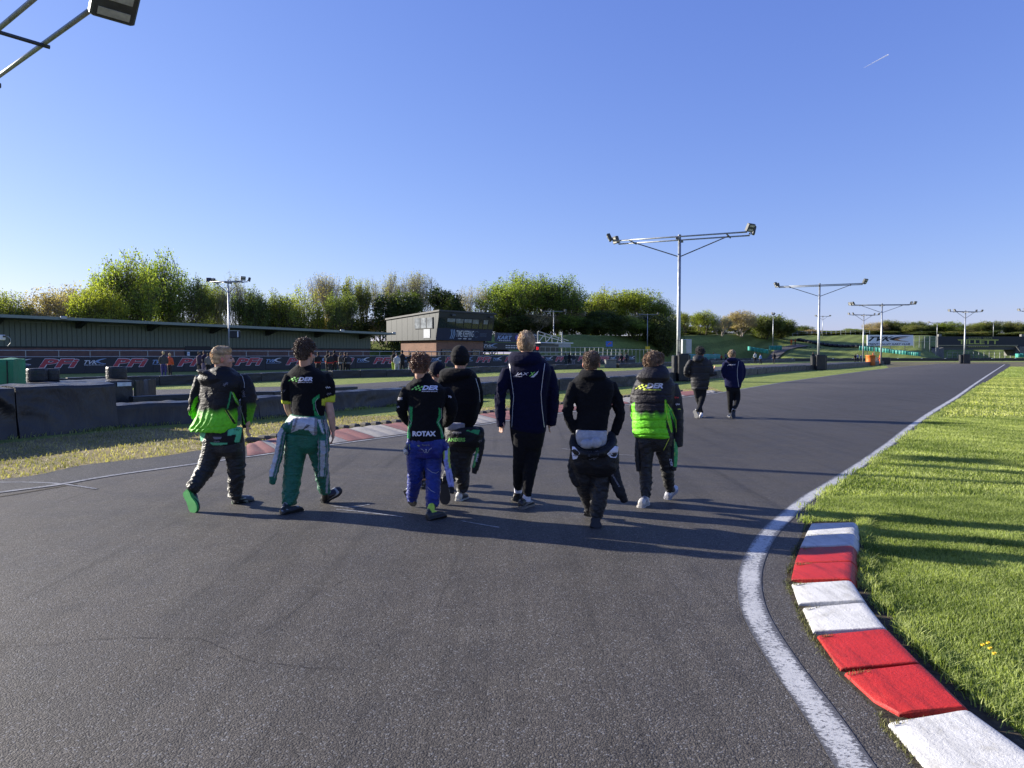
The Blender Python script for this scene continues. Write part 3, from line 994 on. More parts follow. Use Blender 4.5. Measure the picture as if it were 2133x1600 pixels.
# big tarpaulin covered block, front left
A0 = G(242, 892); dA = Vector((-0.43, -0.90, 0)).normalized()
b1 = empty('tyre_barrier', A0, 'big tyre barrier under one wrinkled black tarpaulin, nearest on the left', 'barrier')
crease(tarp_block('cover', A0 + dA * 1.95, A0, 0.93, 1.25, M['tarp'], b1, 0.075, 0.035, 3, 1.0, 0.012, 0.10))
crease(tarp_block('cover', A0 + dA * 5.2, A0 + dA * 1.97, 0.92, 1.25, M['tarp'], b1, 0.06, 0.05, 5, 0.8, 0.015, 0.06))
# second block behind it
B0 = Vector((-11.70, 21.9, 0)); B1 = Vector((-13.5, 19.4, 0))
b2 = empty('tyre_barrier', B0, 'flat topped black tyre barrier with a white patch, behind the big wrinkled one', 'barrier')
crease(tarp_block('cover', B1, B0, 0.72, 1.9, M['tarp'], b2, 0.02, 0.08, 8, 0.6, 0.012, 0.02))
crease(tarp_block('cover', B0 + Vector((0.01, 0.02, 0)), B0 + Vector((-0.25, 1.75, 0)), 0.70, 0.05, M['tarp'], b2, 0.015, 0.1, 9, 0.6, 0.0, 0.0))
dd = (B0 - B1).normalized(); nn = Vector((dd.y, -dd.x, 0))
m = MB(); c = B0 - dd * 0.27 + nn * 0.035 + Vector((0, 0, 0.62))
m.box(c, (0.42, 0.012, 0.12), Matrix((dd, nn, Vector((0, 0, 1)))).transposed(), 0.004)
m.build('white_patch', simple('white vinyl', (0.6, 0.62, 0.63), 0.5), b2)
# wrapped tyre drums standing on it
def drum(x, y, z, r, h, label):
    o = empty('wrapped_tyres', (x, y, z), label, 'tyre stack', 'wrapped tyre stacks on the barrier')
    pts = []; n = 28
    prof = [(0.94, 0), (1.0, 0.05), (1.0, 0.2), (0.985, 0.5), (1.0, 0.8), (0.99, 0.95), (0.93, 1.0), (0.6, 1.01), (0.0, 1.012)]
    V = []; Fc = []
    for i, (k, t) in enumerate(prof):
        for j in range(n):
            a = 2 * math.pi * j / n
            w = 1 + 0.018 * math.sin(a * 7 + t * 3) * (1 if t < 0.97 else 0.3)
            V.append((x + r * k * w * math.cos(a), y + r * k * w * math.sin(a), z + h * t))
    for i in range(len(prof) - 1):
        for j in range(n):
            Fc.append((i * n + j, i * n + (j + 1) % n, (i + 1) * n + (j + 1) % n, (i + 1) * n + j))
    m = MB(); m.add(V, Fc); m.build('cover', M['rubber'], o, True)
    m = MB()
    for t in (0.3, 0.62):
        m.tube([(x + r * 1.012 * math.cos(a), y + r * 1.012 * math.sin(a), z + h * t) for a in np.linspace(0, 2 * math.pi, 25)], 0.008, 4)
    m.build('strap', M['tarp'], o)
def onY(px, Y): return (px - CX) / F * Y
drum(onY(77, 20.9), 20.9, 0.73, 0.27, 0.39, 'wrapped tyre stack, left one of the touching pair on the flat black barrier')
drum(onY(104, 21.35), 21.35, 0.73, 0.25, 0.37, 'wrapped tyre stack, right one of the touching pair on the flat black barrier')
drum(onY(242.5, 22.7), 22.7, 0.73, 0.30, 0.41, 'single wrapped tyre stack at the right end of the flat black barrier')
# green padded block
g0 = W(29, 806, 16.0)
gb = empty('padded_block', (g0.x, g0.y, 0), 'tall green padded block at the left edge behind the big black barrier', 'barrier')
crease(tarp_block('cover', Vector((g0.x - 2.4, 15.2, 0)), Vector((g0.x, 16.0, 0)), 1.42, 0.8, M['green_tarp'], gb, 0.02, 0.08, 12, 0.5, 0.006, 0.0))
m = MB(); m.tube([(g0.x - 0.11, 15.955, 0.75), (g0.x - 0.11, 15.955, 1.40)], 0.012, 5); m.build('strap', M['tarp'], gb)

# low walls: lengths under continuous tarpaulin, then segments of conveyor belt
def wall_run(name, line, label, h, thick, seglen, mat, group=None, seed=1, jit=0.02, tarp_until=None, amp=0.012, cap=None):
    r = random.Random(seed)
    root = empty(name, (line[0].x, line[0].y, 0), label, 'tyre wall', group)
    L = resample(line, seglen)
    prot = []
    # three template segments, unit length along x, visible face towards -y
    for k in range(4):
        V = []; nu, rr = 6, random.Random(seed * 10 + k)
        prof = [(-0.012, 0.0), (-0.004, 0.25), (0.0, 0.6), (0.01, 0.93), (0.05, 1.0), (0.5, 1.02), (0.95, 0.99), (1.0, 0.9), (1.0, 0.0)]
        for i in range(nu + 1):
            u = i / nu; sg = math.sin(u * math.pi)
            for (y, z) in prof:
                V.append((u, y + (rr.uniform(-.012, .012) if y < 0.5 else 0) + (0.02 * (1 - sg) if y < 0.02 else 0), z * (1 - 0.03 * (1 - sg) * (z > .5)) + (rr.uniform(-.015, .015) if z > .5 else 0)))
        n = len(prof); Fc = [(i * n + j, (i + 1) * n + j, (i + 1) * n + j + 1, i * n + j + 1) for i in range(nu) for j in range(n - 1)]
        Fc += [tuple(range(n)), tuple(range(len(V) - 1, len(V) - n - 1, -1))]
        me = bpy.data.meshes.new('cover'); me.from_pydata(V, [], Fc)
        bm = bmesh.new(); bm.from_mesh(me); bmesh.ops.recalc_face_normals(bm, faces=bm.faces); bm.to_mesh(me); bm.free()
        me.materials.append(mat); prot.append(me)
    for i in range(len(L) - 1):
        a, b = L[i], L[i + 1]
        d = (b - a); ln = d.length
        ang = math.atan2(d.y, d.x)
        o = bpy.data.objects.new('cover', prot[r.randrange(4)]); COL.objects.link(o); o.parent = root
        hh = h * (1 + r.uniform(-jit, jit) * 2)
        if math.cos(ang) < 0:
            pass
        o.location = (a.x - root.location.x, a.y - root.location.y, 0)
        o.rotation_euler = (0, 0, ang + r.uniform(-jit, jit) * .4)
        o.scale = (ln * 0.985, thick, hh)
    return root

near = [p for p in wallB if p.y < 24.5]; rest = [p for p in wallB if p.y >= 24.4]
lw = empty('tyre_wall', (near[0].x, near[0].y, 0), 'low tyre wall under wrinkled black tarpaulin, behind the people on the left', 'tyre wall')
npts = resample(near, 3.0) + [near[-1]]
for i in range(len(npts) - 1):
    crease(tarp_block('cover', npts[i], npts[i + 1], 0.47 + 0.015 * (i % 2) + 0.012 * i, 0.55, M['tarp'], lw, 0.045, 0.05, 20 + i, 0.7 if i % 2 else -0.5, 0.016, 0.06))
wall_run('tyre_wall', rest, 'low wall of black belt segments running along the track to the orange tubs', 0.50, 0.6, 1.25, M['rubber'], None, 3, 0.03)
# narrow row just behind
B2 = catmull(gx([(278, 846), (420, 838.5), (560, 834), (690, 823), (800, 817)]), 4)
wall_run('tyre_wall', B2, 'thin second row of black barrier just behind the low wrinkled wall', 0.28, 0.35, 2.2, M['tarp'], None, 5, 0.02)
# long wall beyond the second track
WD = catmull(gx([(-500, 822), (100, 811), (276, 806), (420, 800), (560, 794.5), (666, 789), (863, 783.5), (1010, 776), (1150, 770), (1290, 766.5), (1388, 763), (1500, 758.5), (1660, 753.5)]), 5)
wall_run('tyre_wall', [p for p in WD if p.x < G(1245, 768).x], 'long black belt covered wall beyond the second track, in front of the red lettered hoardings', 0.48, 0.6, 2.0, M['rubber'], None, 7, 0.03)
cx = G(1273, 767)
wb = empty('concrete_block', cx, 'grey block at the end of the long black wall', 'block')
MB().box(cx + Vector((0, .6, .42)), (1.15, 1.0, 0.84), None, 0.05).build('casing', simple('grey concrete', (0.16, 0.16, 0.15), 0.9), wb)
MB().box(cx + Vector((0.0, .6, .88)), (1.22, 1.06, 0.08), None, 0.02).build('lid', simple('grey concrete', (0.16, 0.16, 0.15), 0.9), wb)
wall_run('tyre_wall', [p for p in WD if p.x > G(1284, 767).x], 'black belt covered wall right of the grey block', 0.5, 0.6, 2.4, M['rubber'], None, 8, 0.03)
# last wall across the far end
WE = catmull([Vector((onY(a, b), b, 0)) for a, b in [(1425, 118), (1480, 135), (1600, 143), (1700, 147), (1800, 151), (1960, 152), (2133, 153), (2400, 154)]], 5)
we = wall_run('tyre_wall', WE, 'far black tyre wall with white dots across the end of the circuit', 0.62, 0.8, 2.6, M['rubber'], None, 9, 0.02)
wl = resample(WE, 5.2)
wm = MB()
for p in wl: wm.box(p + Vector((0, -0.06, 0.56)), (0.30, 0.05, 0.12), None, 0.0)
o = wm.build('white_dots', simple('white vinyl', (0.6, 0.62, 0.63), 0.5), we); o['kind'] = 'stuff'

# ================================================================== HOARDINGS
FO = Vector((-37.0, 51.4, 0)); FD = Vector((0.68, 0.733, 0)).normalized(); FN = Vector((FD.y, -FD.x, 0))  # FN points to the viewer
UZ = Vector((0, 0, 1))
def fence_s(px):
    u = (px - CX) / F
    return (37.0 + 51.4 * u) / (FD.x - FD.y * u)
def FP(s, off=0.0, z=0.0): return FO + FD * s - FN * off + UZ * z
M['board'] = simple('charcoal hoarding', (0.016, 0.018, 0.025), 0.55, var=0.15)
M['red_print'] = simple('dull red print', (0.42, 0.050, 0.060), 0.55, var=0.1, bmp=0)
M['white_print'] = simple('white print', (0.62, 0.63, 0.66), 0.55, var=0.08, bmp=0)
M['blue_print'] = simple('pale blue print', (0.25, 0.36, 0.55), 0.55, var=0.1, bmp=0)
M['grey_print'] = simple('dim blue print', (0.09, 0.12, 0.19), 0.55, var=0.1, bmp=0)
M['steel'] = simple('galvanised steel', (0.33, 0.35, 0.36), 0.45, metal=0.7, var=0.2)
M['steel_dark'] = simple('dark steel', (0.07, 0.075, 0.08), 0.5, metal=0.4)
M['black_print'] = simple('black print', (0.015, 0.017, 0.022), 0.55, var=0.1, bmp=0)
FAX = Matrix((FD, -FN, UZ)).transposed()
hb = empty('advertising_hoarding', FP(0), 'long charcoal hoarding with red PFi and TVKC lettering', 'hoarding')
bh = 1.25
s = -22.0
pl = MB().box((0, 0, 0), (2.48, 0.05, bh), None, 0.01)
pme = bpy.data.meshes.new('board_panel'); pme.from_pydata(pl.v, [], pl.f); pme.materials.append(M['board'])
while s < 82:
    o = bpy.data.objects.new('board_panel', pme); COL.objects.link(o); o.parent = hb
    o.location = FP(s + 1.25, 0, bh / 2 + 0.02) - hb.location
    o.rotation_euler = (0, 0, math.atan2(FD.y, FD.x))
    s += 2.5
def swoosh(L, H, t=0.3):
    """open C shaped swoosh with a long tail, lower left at the origin"""
    out = []; n = 14
    for i in range(n + 1):
        a = i / n
        out.append((L * (1 - a) ** 1.3 , H * (0.98 - 0.0 * a) if i == 0 else H * (0.98 - 0.5 * a ** 1.6)))
    top = [(L, H)] + [(L * (1 - k / n) ** 1.25, H - H * 0.5 * (k / n) ** 2.2) for k in range(1, n + 1)]
    bot = [(L * 0.9 * (k / n) ** 1.2, H * 0.5 - H * 0.5 * (k / n) ** 0.6) for k in range(0, n + 1)]
    inn = [(L * 0.9, t * 0.15), (L * 0.5, H * 0.22), (L * 0.26, H * 0.5), (L * 0.5, H * 0.76)]
    return top + bot[1:] + inn
def stuffed(*a, **k):
    o = poly_on(*a, **k); o['kind'] = 'stuff'; return o
def pfi(s, w=2.7, h=0.66):
    o = FP(s, -0.035, 0.50)
    text_on('lettering', 'PFi', o - FD * 0.03 - UZ * 0.035, FD, UZ, w + 0.06, h + 0.07, M['white_print'], hb, 0.055, 0.28, 0.0)
    text_on('lettering', 'PFi', o, FD, UZ, w, h, M['red_print'], hb, 0.035, 0.28, 0.006)
def tvk(o, ux, w, h, mt, mc, parent, off=0.0):
    text_on('lettering', 'TVK', o, ux, UZ, w * 0.62, h * 0.72, mt, parent, 0.02, 0.45, off)
    sw = swoosh(w * 0.52, h)
    poly_on('swoosh', [sw], o + ux * (w * 0.48), ux, UZ, mc, parent, off + 0.004)
    n = 14
    stuffed('small_print', [[(w * (k / n) * 0.9, -h * 0.17), (w * (k / n + 0.045) * 0.9, -h * 0.17), (w * (k / n + 0.05) * 0.9, -h * 0.06), (w * (k / n + 0.01) * 0.9, -h * 0.06)] for k in range(n)], o, ux, UZ, mt, parent, off)
s0 = fence_s(80)
for k in range(-3, 16):
    sk = s0 + 5.06 * k
    pfi(sk)
    tvk(FP(sk + 3.05, -0.035, 0.72), FD, 1.62, 0.45, M['blue_print'] if k % 2 else M['white_print'], M['white_print'] if k % 2 else M['blue_print'], hb)
# railing on top / behind
rl = empty('railing', FP(0, 0.4), 'steel railing with thin posts above the lettered hoarding', 'railing')
m = MB(); m.tube([FP(-22, 0.4, 1.80), FP(80, 0.4, 1.80)], 0.035, 6); m.tube([FP(-22, 0.4, 1.33), FP(80, 0.4, 1.33)], 0.03, 6)
m.build('rail', M['steel'], rl)
pm = MB(); pm.tube([(0, 0, 0), (0, 0, 1.8)], 0.035, 6); pmm = pm.mesh('post'); pmm.materials.append(M['steel'])
for k in range(48):
    o = bpy.data.objects.new('post', pmm); COL.objects.link(o); o.parent = rl
    o.location = FP(-22 + k * 2.15, 0.4) - rl.location
sg = empty('notice', W(397, 730, 57), 'small white notice on the railing behind the blond boy', 'sign')
MB().box(FP(fence_s(396.5), 0.33, 1.55), (0.22, 0.02, 0.34), FAX, 0.0).build('plate', M['white_print'], sg)
MB().box(FP(fence_s(396.5), 0.31, 1.57), (0.14, 0.012, 0.10), FAX, 0.0).build('print', M['blue_print'], sg)

# ================================================================== PIT BUILDING
M['clad'] = simple('sage green cladding', (0.115, 0.145, 0.115), 0.5, var=0.12)
M['fascia'] = simple('pale green fascia', (0.20, 0.24, 0.205), 0.45, var=0.12)
M['soffit'] = simple('dark soffit', (0.035, 0.04, 0.038), 0.8)
M['roof'] = simple('green grey roof sheet', (0.13, 0.155, 0.14), 0.5)
def m_brick(name, c1, c2, mortar):
    m, nt, b = mat_new(name)
    v = coords(nt, kind='Object')
    # wall runs obliquely: use distance along it
    sx = N(nt, 'ShaderNodeSeparateXYZ'); nt.links.new(v, sx.inputs[0])
    al = math_(nt, 'ADD', math_(nt, 'MULTIPLY', sx.outputs[0], FD.x), math_(nt, 'MULTIPLY', sx.outputs[1], FD.y))
    al2 = math_(nt, 'ADD', math_(nt, 'MULTIPLY', sx.outputs[0], -FD.y), math_(nt, 'MULTIPLY', sx.outputs[1], FD.x))
    cb = N(nt, 'ShaderNodeCombineXYZ'); nt.links.new(math_(nt, 'ADD', al, al2), cb.inputs[0]); nt.links.new(sx.outputs[2], cb.inputs[1])
    br = N(nt, 'ShaderNodeTexBrick'); br.inputs['Scale'].default_value = 1.0
    br.inputs['Brick Width'].default_value = 0.225; br.inputs['Row Height'].default_value = 0.075; br.inputs['Mortar Size'].default_value = 0.008
    br.inputs['Color1'].default_value = (*c1, 1); br.inputs['Color2'].default_value = (*c2, 1); br.inputs['Mortar'].default_value = (*mortar, 1)
    nt.links.new(cb.outputs[0], br.inputs['Vector'])
    c = mix(nt, 1.0, br.outputs[0], ramp(nt, noise_(nt, v, 0.9, 5, 0.6), [(0.3, 0.8), (0.7, 1.15)]), 'MULTIPLY')
    nt.links.new(c, b.inputs['Base Color']); b.inputs['Roughness'].default_value = 0.85
    bump(nt, b, br.outputs['Fac'], -0.4, 0.01)
    return m
M['brick'] = m_brick('orange brick', (0.21, 0.095, 0.055), (0.27, 0.13, 0.075), (0.17, 0.145, 0.12))
M['brick_dark'] = m_brick('brown brick', (0.15, 0.078, 0.066), (0.20, 0.105, 0.085), (0.15, 0.13, 0.12))
sA, sB = -24.0, fence_s(838)
pb = empty('pit_building', FP(0, 4), 'long low pit building with sage green cladding and an overhanging roof', 'building')
def eave(s):     # the roof edge drops a little towards the right, as on the sloping site
    px_s = max(0.0, s - fence_s(0)); return 4.35 - 0.0165 * px_s
off_e, off_w = 2.2, 4.6
P = lambda s, off, z: FP(s, off, z)
# brick plinth and cladding panels
m = MB(); m.prism([P(sA, off_w, 0), P(sB - 1, off_w, 0), P(sB - 1, off_w, 2.1), P(sA, off_w, 2.1)], -FN * 0.3 * -1 * -1)
m.build('wall', M['brick_dark'], pb)
m = MB(); m.prism([P(sA, off_w + 0.1, 2.06), P(sB - 1, off_w + 0.1, 2.06), P(sB - 1, off_w + 0.1, eave(sB)), P(sA, off_w + 0.1, eave(sA))], -FN * 0.25)
m.build('backing_wall', M['soffit'], pb)
cp_ = MB(); cp_.box((0, 0, 0.5), (0.335, 0.05, 1.0), None, 0.012)
cpm = cp_.mesh('cladding_panel'); cpm.materials.append(M['clad'])
s = sA
while s < sB - 1.2:
    o = bpy.data.objects.new('cladding_panel', cpm); COL.objects.link(o); o.parent = pb
    o.location = P(s + 0.18, off_w - 0.02, 2.10) - pb.location
    o.rotation_euler = (0, 0, math.atan2(FD.y, FD.x)); o.scale = (1, 1, eave(s) - 2.10 - 0.1)
    s += 0.36
m = MB()
m.prism([P(sA, off_w - 0.06, 2.02), P(sB - 1, off_w - 0.06, 2.02), P(sB - 1, off_w - 0.06, 2.14), P(sA, off_w - 0.06, 2.14)], -FN * 0.12)
m.build('sill', M['soffit'], pb)
# roof slab: eave overhang, fascia and shallow pitch
n = 12
V = []; Fc = []
for i in range(n + 1):
    s = sA + (sB + 0.8 - sA) * i / n; e = eave(s)
    for off, z in ((off_e, e - 0.02), (off_e, e + 0.14), (off_w + 8, e + 0.55), (off_w + 8, e + 0.35), (off_w + 0.1, e - 0.10)):
        V.append(tuple(P(s, off, z)))
for i in range(n):
    for j in range(5): Fc.append((i * 5 + j, (i + 1) * 5 + j, (i + 1) * 5 + (j + 1) % 5, i * 5 + (j + 1) % 5))
Fc += [tuple(range(5)), tuple(range(len(V) - 1, len(V) - 6, -1))]
MB().add(V, Fc).build('roof', M['roof'], pb)
V = []; Fc = []
for i in range(n + 1):
    s = sA + (sB + 0.8 - sA) * i / n; e = eave(s)
    for off, z in ((off_e - 0.06, e - 0.06), (off_e - 0.06, e + 0.17), (off_e - 0.003, e + 0.17), (off_e - 0.003, e - 0.06)):
        V.append(tuple(P(s, off, z)))
for i in range(n):
    for j in range(4): Fc.append((i * 4 + j, (i + 1) * 4 + j, (i + 1) * 4 + (j + 1) % 4, i * 4 + (j + 1) % 4))
Fc += [tuple(range(4)), tuple(range(len(V) - 1, len(V) - 5, -1))]
MB().add(V, Fc).build('fascia', M['fascia'], pb)
s = fence_s(20) 
while s < sB:
    e = eave(s)
    m = MB(); m.prism([P(s, off_w, e - 0.12), P(s, off_w, e - 0.62), P(s, off_e + 0.2, e - 0.14)], FD * 0.35)
    m.build('roof_bracket', M['soffit'], pb)
    m = MB(); m.box(P(s + 2.6, off_w - 0.25, e - 0.28), (1.9, 0.08, 0.05), FAX).build('strip_light', M['fascia'], pb)
    s += 5.6
m = MB(); m.prism([P(sA, off_w + 0.31, 0), P(sA, off_w + 7.8, 0), P(sA, off_w + 7.8, eave(sA) + .3), P(sA, off_w + 0.31, eave(sA) - .15)], FD * 0.2); m.build('end_wall', M['clad'], pb)
m = MB(); m.prism([P(sB - 1.2, off_w + 0.31, 0), P(sB - 1.2, off_w + 7.8, 0), P(sB - 1.2, off_w + 7.8, eave(sB) + .3), P(sB - 1.2, off_w + 0.31, eave(sB) - .15)], FD * 0.2); m.build('end_wall', M['clad'], pb)
for px in (134, 727, 836):
    s = fence_s(px) + 0.6
    m = MB(); m.box(P(s, off_e - 0.16, eave(s) + 0.12), (0.45, 0.18, 0.26), FAX, 0.03); m.build('security_light', M['steel'], pb)
sd = fence_s(436) + 1
MB().box(P(sd, off_w - 0.03, 1.15), (2.4, 0.1, 2.2), FAX, 0).build('doorway', M['black_print'], pb)

# ================================================================== TIMEKEEPING TOWER
M['tower_clad'] = simple('grey tower cladding', (0.017, 0.026, 0.031), 0.5, var=0.08)
M['tower_dark'] = simple('dark slate cladding', (0.022, 0.026, 0.030), 0.5, var=0.1)
M['banner'] = simple('navy banner', (0.012, 0.020, 0.055), 0.5, var=0.15)
M['glass'] = simple('dark window glass', (0.02, 0.028, 0.032), 0.08, var=0.3, bmp=0.0, spec=0.8)
M['glass_pale'] = simple('window with pale blind', (0.19, 0.21, 0.22), 0.25, var=0.5, scale=1.2, bmp=0, spec=0.8)
C0 = FP(fence_s(922), 1.2)
def TP(a, b, z): return C0 + FD * a - FN * b + UZ * z     # a along the front, b back from it
tw = empty('timekeeping_tower', C0, 'two storey timekeeping tower with grey upper floor over orange brick', 'building')
wF, dS = 9.3, 9.4
zb, zt1, zt0 = 3.15, 6.5, 6.15
m = MB(); m.prism([TP(0.4, 0.35, 0), TP(wF - 1.1, 0.35, 0), TP(wF - 1.1, 0.35, zb), TP(0.4, 0.35, zb)], -FN * 0.3); m.build('wall', M['brick'], tw)
m = MB(); m.prism([TP(0.395, 0.36, 0), TP(0.395, 7.0, 0), TP(0.395, 7.0, zb - .01), TP(0.395, 0.36, zb - .01)], FD * 0.3); m.build('wall', M['brick'], tw)
m = MB(); m.prism([TP(wF - 1.1, 0.36, 0), TP(wF - 1.1, 7.0, 0), TP(wF - 1.1, 7.0, zb - .01), TP(wF - 1.1, 0.36, zb - .01)], -FD * 0.3); m.build('wall', M['brick'], tw)
for a, wdt in ((1.9, 1.5), (4.6, 0.9), (6.9, 1.5)):
    o = MB().box(TP(a, 0.30, 1.35), (wdt, 0.12, 1.5), FAX).build('window', M['tower_dark'], tw)
    MB().box(TP(a, 0.232, 1.35), (wdt - 0.16, 0.02, 1.34), FAX).build('pane', M['glass'], o).matrix_parent_inverse = Matrix.Translation(-tw.location)
# side: panels
V = [TP(0, 0.0, zb), TP(0, dS, zb), TP(0, dS, zt0 - .35), TP(0, -0.0, zt1)]
MB().prism([TP(0.04, 0.02, zb), TP(0.04, dS - .02, zb), TP(0.04, dS - .02, zt0 - .45), TP(0.04, 0.02, zt1 - .05)], FD * 0.2).build('backing_wall', M['tower_dark'], tw)
npn = 9
for k in range(npn):
    b0 = dS * k / npn + 0.015; b1_ = dS * (k + 1) / npn - 0.015
    top = lambda b: zt1 - (zt1 - (zt0 - .35)) * b / dS - 0.10
    MB().prism([TP(0, b0, zb + .02), TP(0, b1_, zb + .02), TP(0, b1_, top(b1_)), TP(0, b0, top(b0))], FD * 0.04).build('cladding_panel', M['tower_clad'], tw)
# side window with three lights
for k in range(3):
    b_ = 1.0 + k * 1.12
    o = MB().box(TP(-0.045, b_, 5.20), (0.05, 1.10, 1.35), Matrix((FD, -FN, UZ)).transposed()).build('window', M['tower_dark'], tw)
    MB().box(TP(-0.08, b_, 5.20), (0.02, 0.98, 1.23), FAX).build('pane', M['glass_pale'], o).matrix_parent_inverse = Matrix.Translation(-tw.location)
# checker notice board (code left blank)
MB().box(TP(-0.03, 1.55, 3.95), (0.03, 1.15, 1.05), FAX).build('notice_panel', simple('grey white panel', (0.45, 0.47, 0.48), 0.6), tw)
# roof
m = MB(); m.prism([TP(-0.12, -0.75, zt1 - .02), TP(-0.12, dS + .1, zt0 - .35), TP(-0.12, dS + .1, zt0 - .15), TP(-0.12, -0.75, zt1 + .18)], FD * (wF + 0.3)); m.build('roof', M['tower_dark'], tw)
# front: lower banner band leaning out, window band, upper panel
def TF(a, t): # front face leans outwards with height, t=0 at zb and 1 at roof
    return TP(a, -0.65 * t, zb + (zt1 - zb) * t)
nF = (TF(0, 1) - TF(0, 0)).cross(FD).normalized()
if nF.dot(FN) < 0: nF = -nF
uF = (TF(0, 1) - TF(0, 0)).normalized(); hF = (TF(0, 1) - TF(0, 0)).length
def quad(name, a0, a1, t0, t1, mat, parent, off=0.0, th=0.06):
    o = MB().prism([TF(a0, t0) + nF * off, TF(a1, t0) + nF * off, TF(a1, t1) + nF * off, TF(a0, t1) + nF * off], nF * -th).build(name, mat, parent)
    return o
quad('front_panel', 0, wF, 0.0, 0.42, M['banner'], tw)
quad('front_panel', 0, wF, 0.80, 0.985, M['tower_dark'], tw)
MB().prism([TP(0, 0, zb + .01), TF(0, 1) - UZ * 0.03, TP(0, 0, zt1 - .05)], FD * 0.05).build('cheek', M['tower_clad'], tw)
MB().prism([TP(wF, 0, zb + .01), TP(wF, dS, zb + .01), TP(wF, dS, zt0 - .4), TF(wF, 1) - UZ * 0.04], -FD * 0.1).build('end_wall', M['tower_dark'], tw)
MB().prism([TP(0.05, 0.05, zb - .02), TP(wF - .05, 0.05, zb - .02), TP(wF - .05, dS - .05, zb - .02), TP(0.05, dS - .05, zb - .02)], UZ * 0.06).build('floor_slab', M['tower_dark'], tw)
MB().prism([TP(0.3, 2.2, zb + .05), TP(wF - .2, 2.2, zb + .05), TP(wF - .2, 2.2, zt1 - .3), TP(0.3, 2.2, zt1 - .3)], -FN * 0.05).build('inner_wall', M['soffit'], tw)
lights_ = [0.05, 1.35, 2.75, 4.1, 5.5, 6.7, 7.4, 8.3, 9.25]
for k in range(8):
    a0, a1 = lights_[k], lights_[k + 1]
    fr = quad('window', a0, a1, 0.425, 0.795, M['tower_dark'], tw, -0.03)
    pn = quad('pane', a0 + 0.07, a1 - 0.07, 0.445, 0.775, M['glass'], fr, 0.01, 0.02); pn.matrix_parent_inverse = Matrix.Translation(-tw.location)
    if k in (1, 2, 3, 4, 6):
        bl = quad('blind', a0 + 0.08, a1 - 0.08, 0.62 + 0.03 * (k % 2), 0.772, M['glass_pale'], fr, 0.02, 0.006); bl.matrix_parent_inverse = Matrix.Translation(-tw.location)
for a in (2.1, 8.4):
    c = TF(a, 0.9) + nF * 0.25
    MB().box(c, (0.55, 0.2, 0.22), FAX, 0.03).build('floodlight', M['steel_dark'], tw)
o = TF(3.1, 0.13) + nF * 0.01
text_on('lettering', 'TIME KEEPING', o, FD, uF, 2.9, 0.80, M['white_print'], tw, 0.012, 0.0, 0.01)
for k in range(3):
    poly_on('chevron', [[(0, 0.0), (0.12, 0), (0.30, 0.55), (0.12, 1.12), (0, 1.12), (0.18, 0.55)]], TF(2.15 + 0.26 * k, 0.06) + nF * 0.01, FD, uF, M['blue_print'], tw, 0.01)
for k in range(3):
    poly_on('small_print', [[(0, 0), (0.55, 0), (0.55, 0.09), (0, 0.09)]], TF(3.5 + k * .85, 0.055) + nF * 0.01, FD, uF, M['white_print'], tw, 0.01)
for j in range(3): stuffed('small_print', [[(k * .17, j * .16), (k * .17 + .11, j * .16), (k * .17 + .13, j * .16 + .1), (k * .17 + .02, j * .16 + .1)] for k in range(7)], TF(7.1, 0.16) + nF * 0.01, FD, uF, M['grey_print'], tw, 0.01)
ring = [(0.42 * math.cos(a), 0.42 * math.sin(a)) for a in np.linspace(0.6, 5.6, 18)] + [(0.33 * math.cos(a), 0.33 * math.sin(a)) for a in np.linspace(5.6, 0.6, 18)]
poly_on('emblem', [ring], TF(6.5, 0.24) + nF * 0.01, FD, uF, M['grey_print'], tw, 0.01)
# steps and railings at the foot of the tower
rr_ = empty('railing', TP(0, -0.7, 0), 'dark railing at the foot of the brick tower', 'railing')
for k in range(14):
    MB().tube([TP(-4.4 + k * 1.1, -0.5, 0), TP(-4.4 + k * 1.1, -0.5, 2.0 if k < 2 else 1.75)], 0.04, 5).build('post', M['steel_dark'], rr_)
MB().tube([TP(-4.4, -0.5, 1.75), TP(9.9, -0.5, 1.75)], 0.035, 5).build('rail', M['steel_dark'], rr_)

# ================================================================== PODIUM STAND AND GANTRY
S0 = FP(fence_s(1032), 3.0)
def SP(a, b, z): return S0 + FD * a - FN * b + UZ * z
pdm = empty('podium_stand', S0, 'raised podium stand on branching steel legs with kart banners', 'stand')
zf = 3.0
pw_ = 15.5
MB().prism([SP(-0.3, 0, zf - .9), SP(pw_, 0, zf - .9), SP(pw_, 0, zf), SP(-0.3, 0, zf)], -FN * 0.1).build('banner', M['black_print'], pdm)
MB().prism([SP(-0.3, 0.11, zf - .15), SP(pw_ , 0.11, zf - .15), SP(pw_, 5, zf - .15), SP(-0.3, 5, zf - .15)], UZ * 0.12).build('deck', M['steel_dark'], pdm)
tvk(SP(0.9, -0.03, zf - .62), FD, 2.6, 0.52, M['white_print'], M['blue_print'], pdm, 0.01)
for j in range(2):
    stuffed('small_print', [[(k * .5, 0), (k * .5 + .38, 0), (k * .5 + .38, .11), (k * .5, .11)] for k in range(7)], SP(5.0, -0.03, zf - .42 - .28 * j), FD, UZ, M['white_print'], pdm, 0.01)
MB().prism([SP(3.3, 0.3, zf + .12), SP(11.8, 0.3, zf + .12), SP(11.8, 0.3, zf + 1.35), SP(3.3, 0.3, zf + 1.35)], -FN * 0.05).build('banner', M['banner'], pdm)
text_on('lettering', 'KART', SP(3.7, 0.28, zf + .45), FD, UZ, 2.9, 0.52, M['blue_print'], pdm, 0.03, 0.3, 0.01)
text_on('lettering', 'CHAMPIONS', SP(3.8, 0.28, zf + 1.08), FD, UZ, 2.7, 0.16, M['blue_print'], pdm, 0.0, 0.1, 0.01)
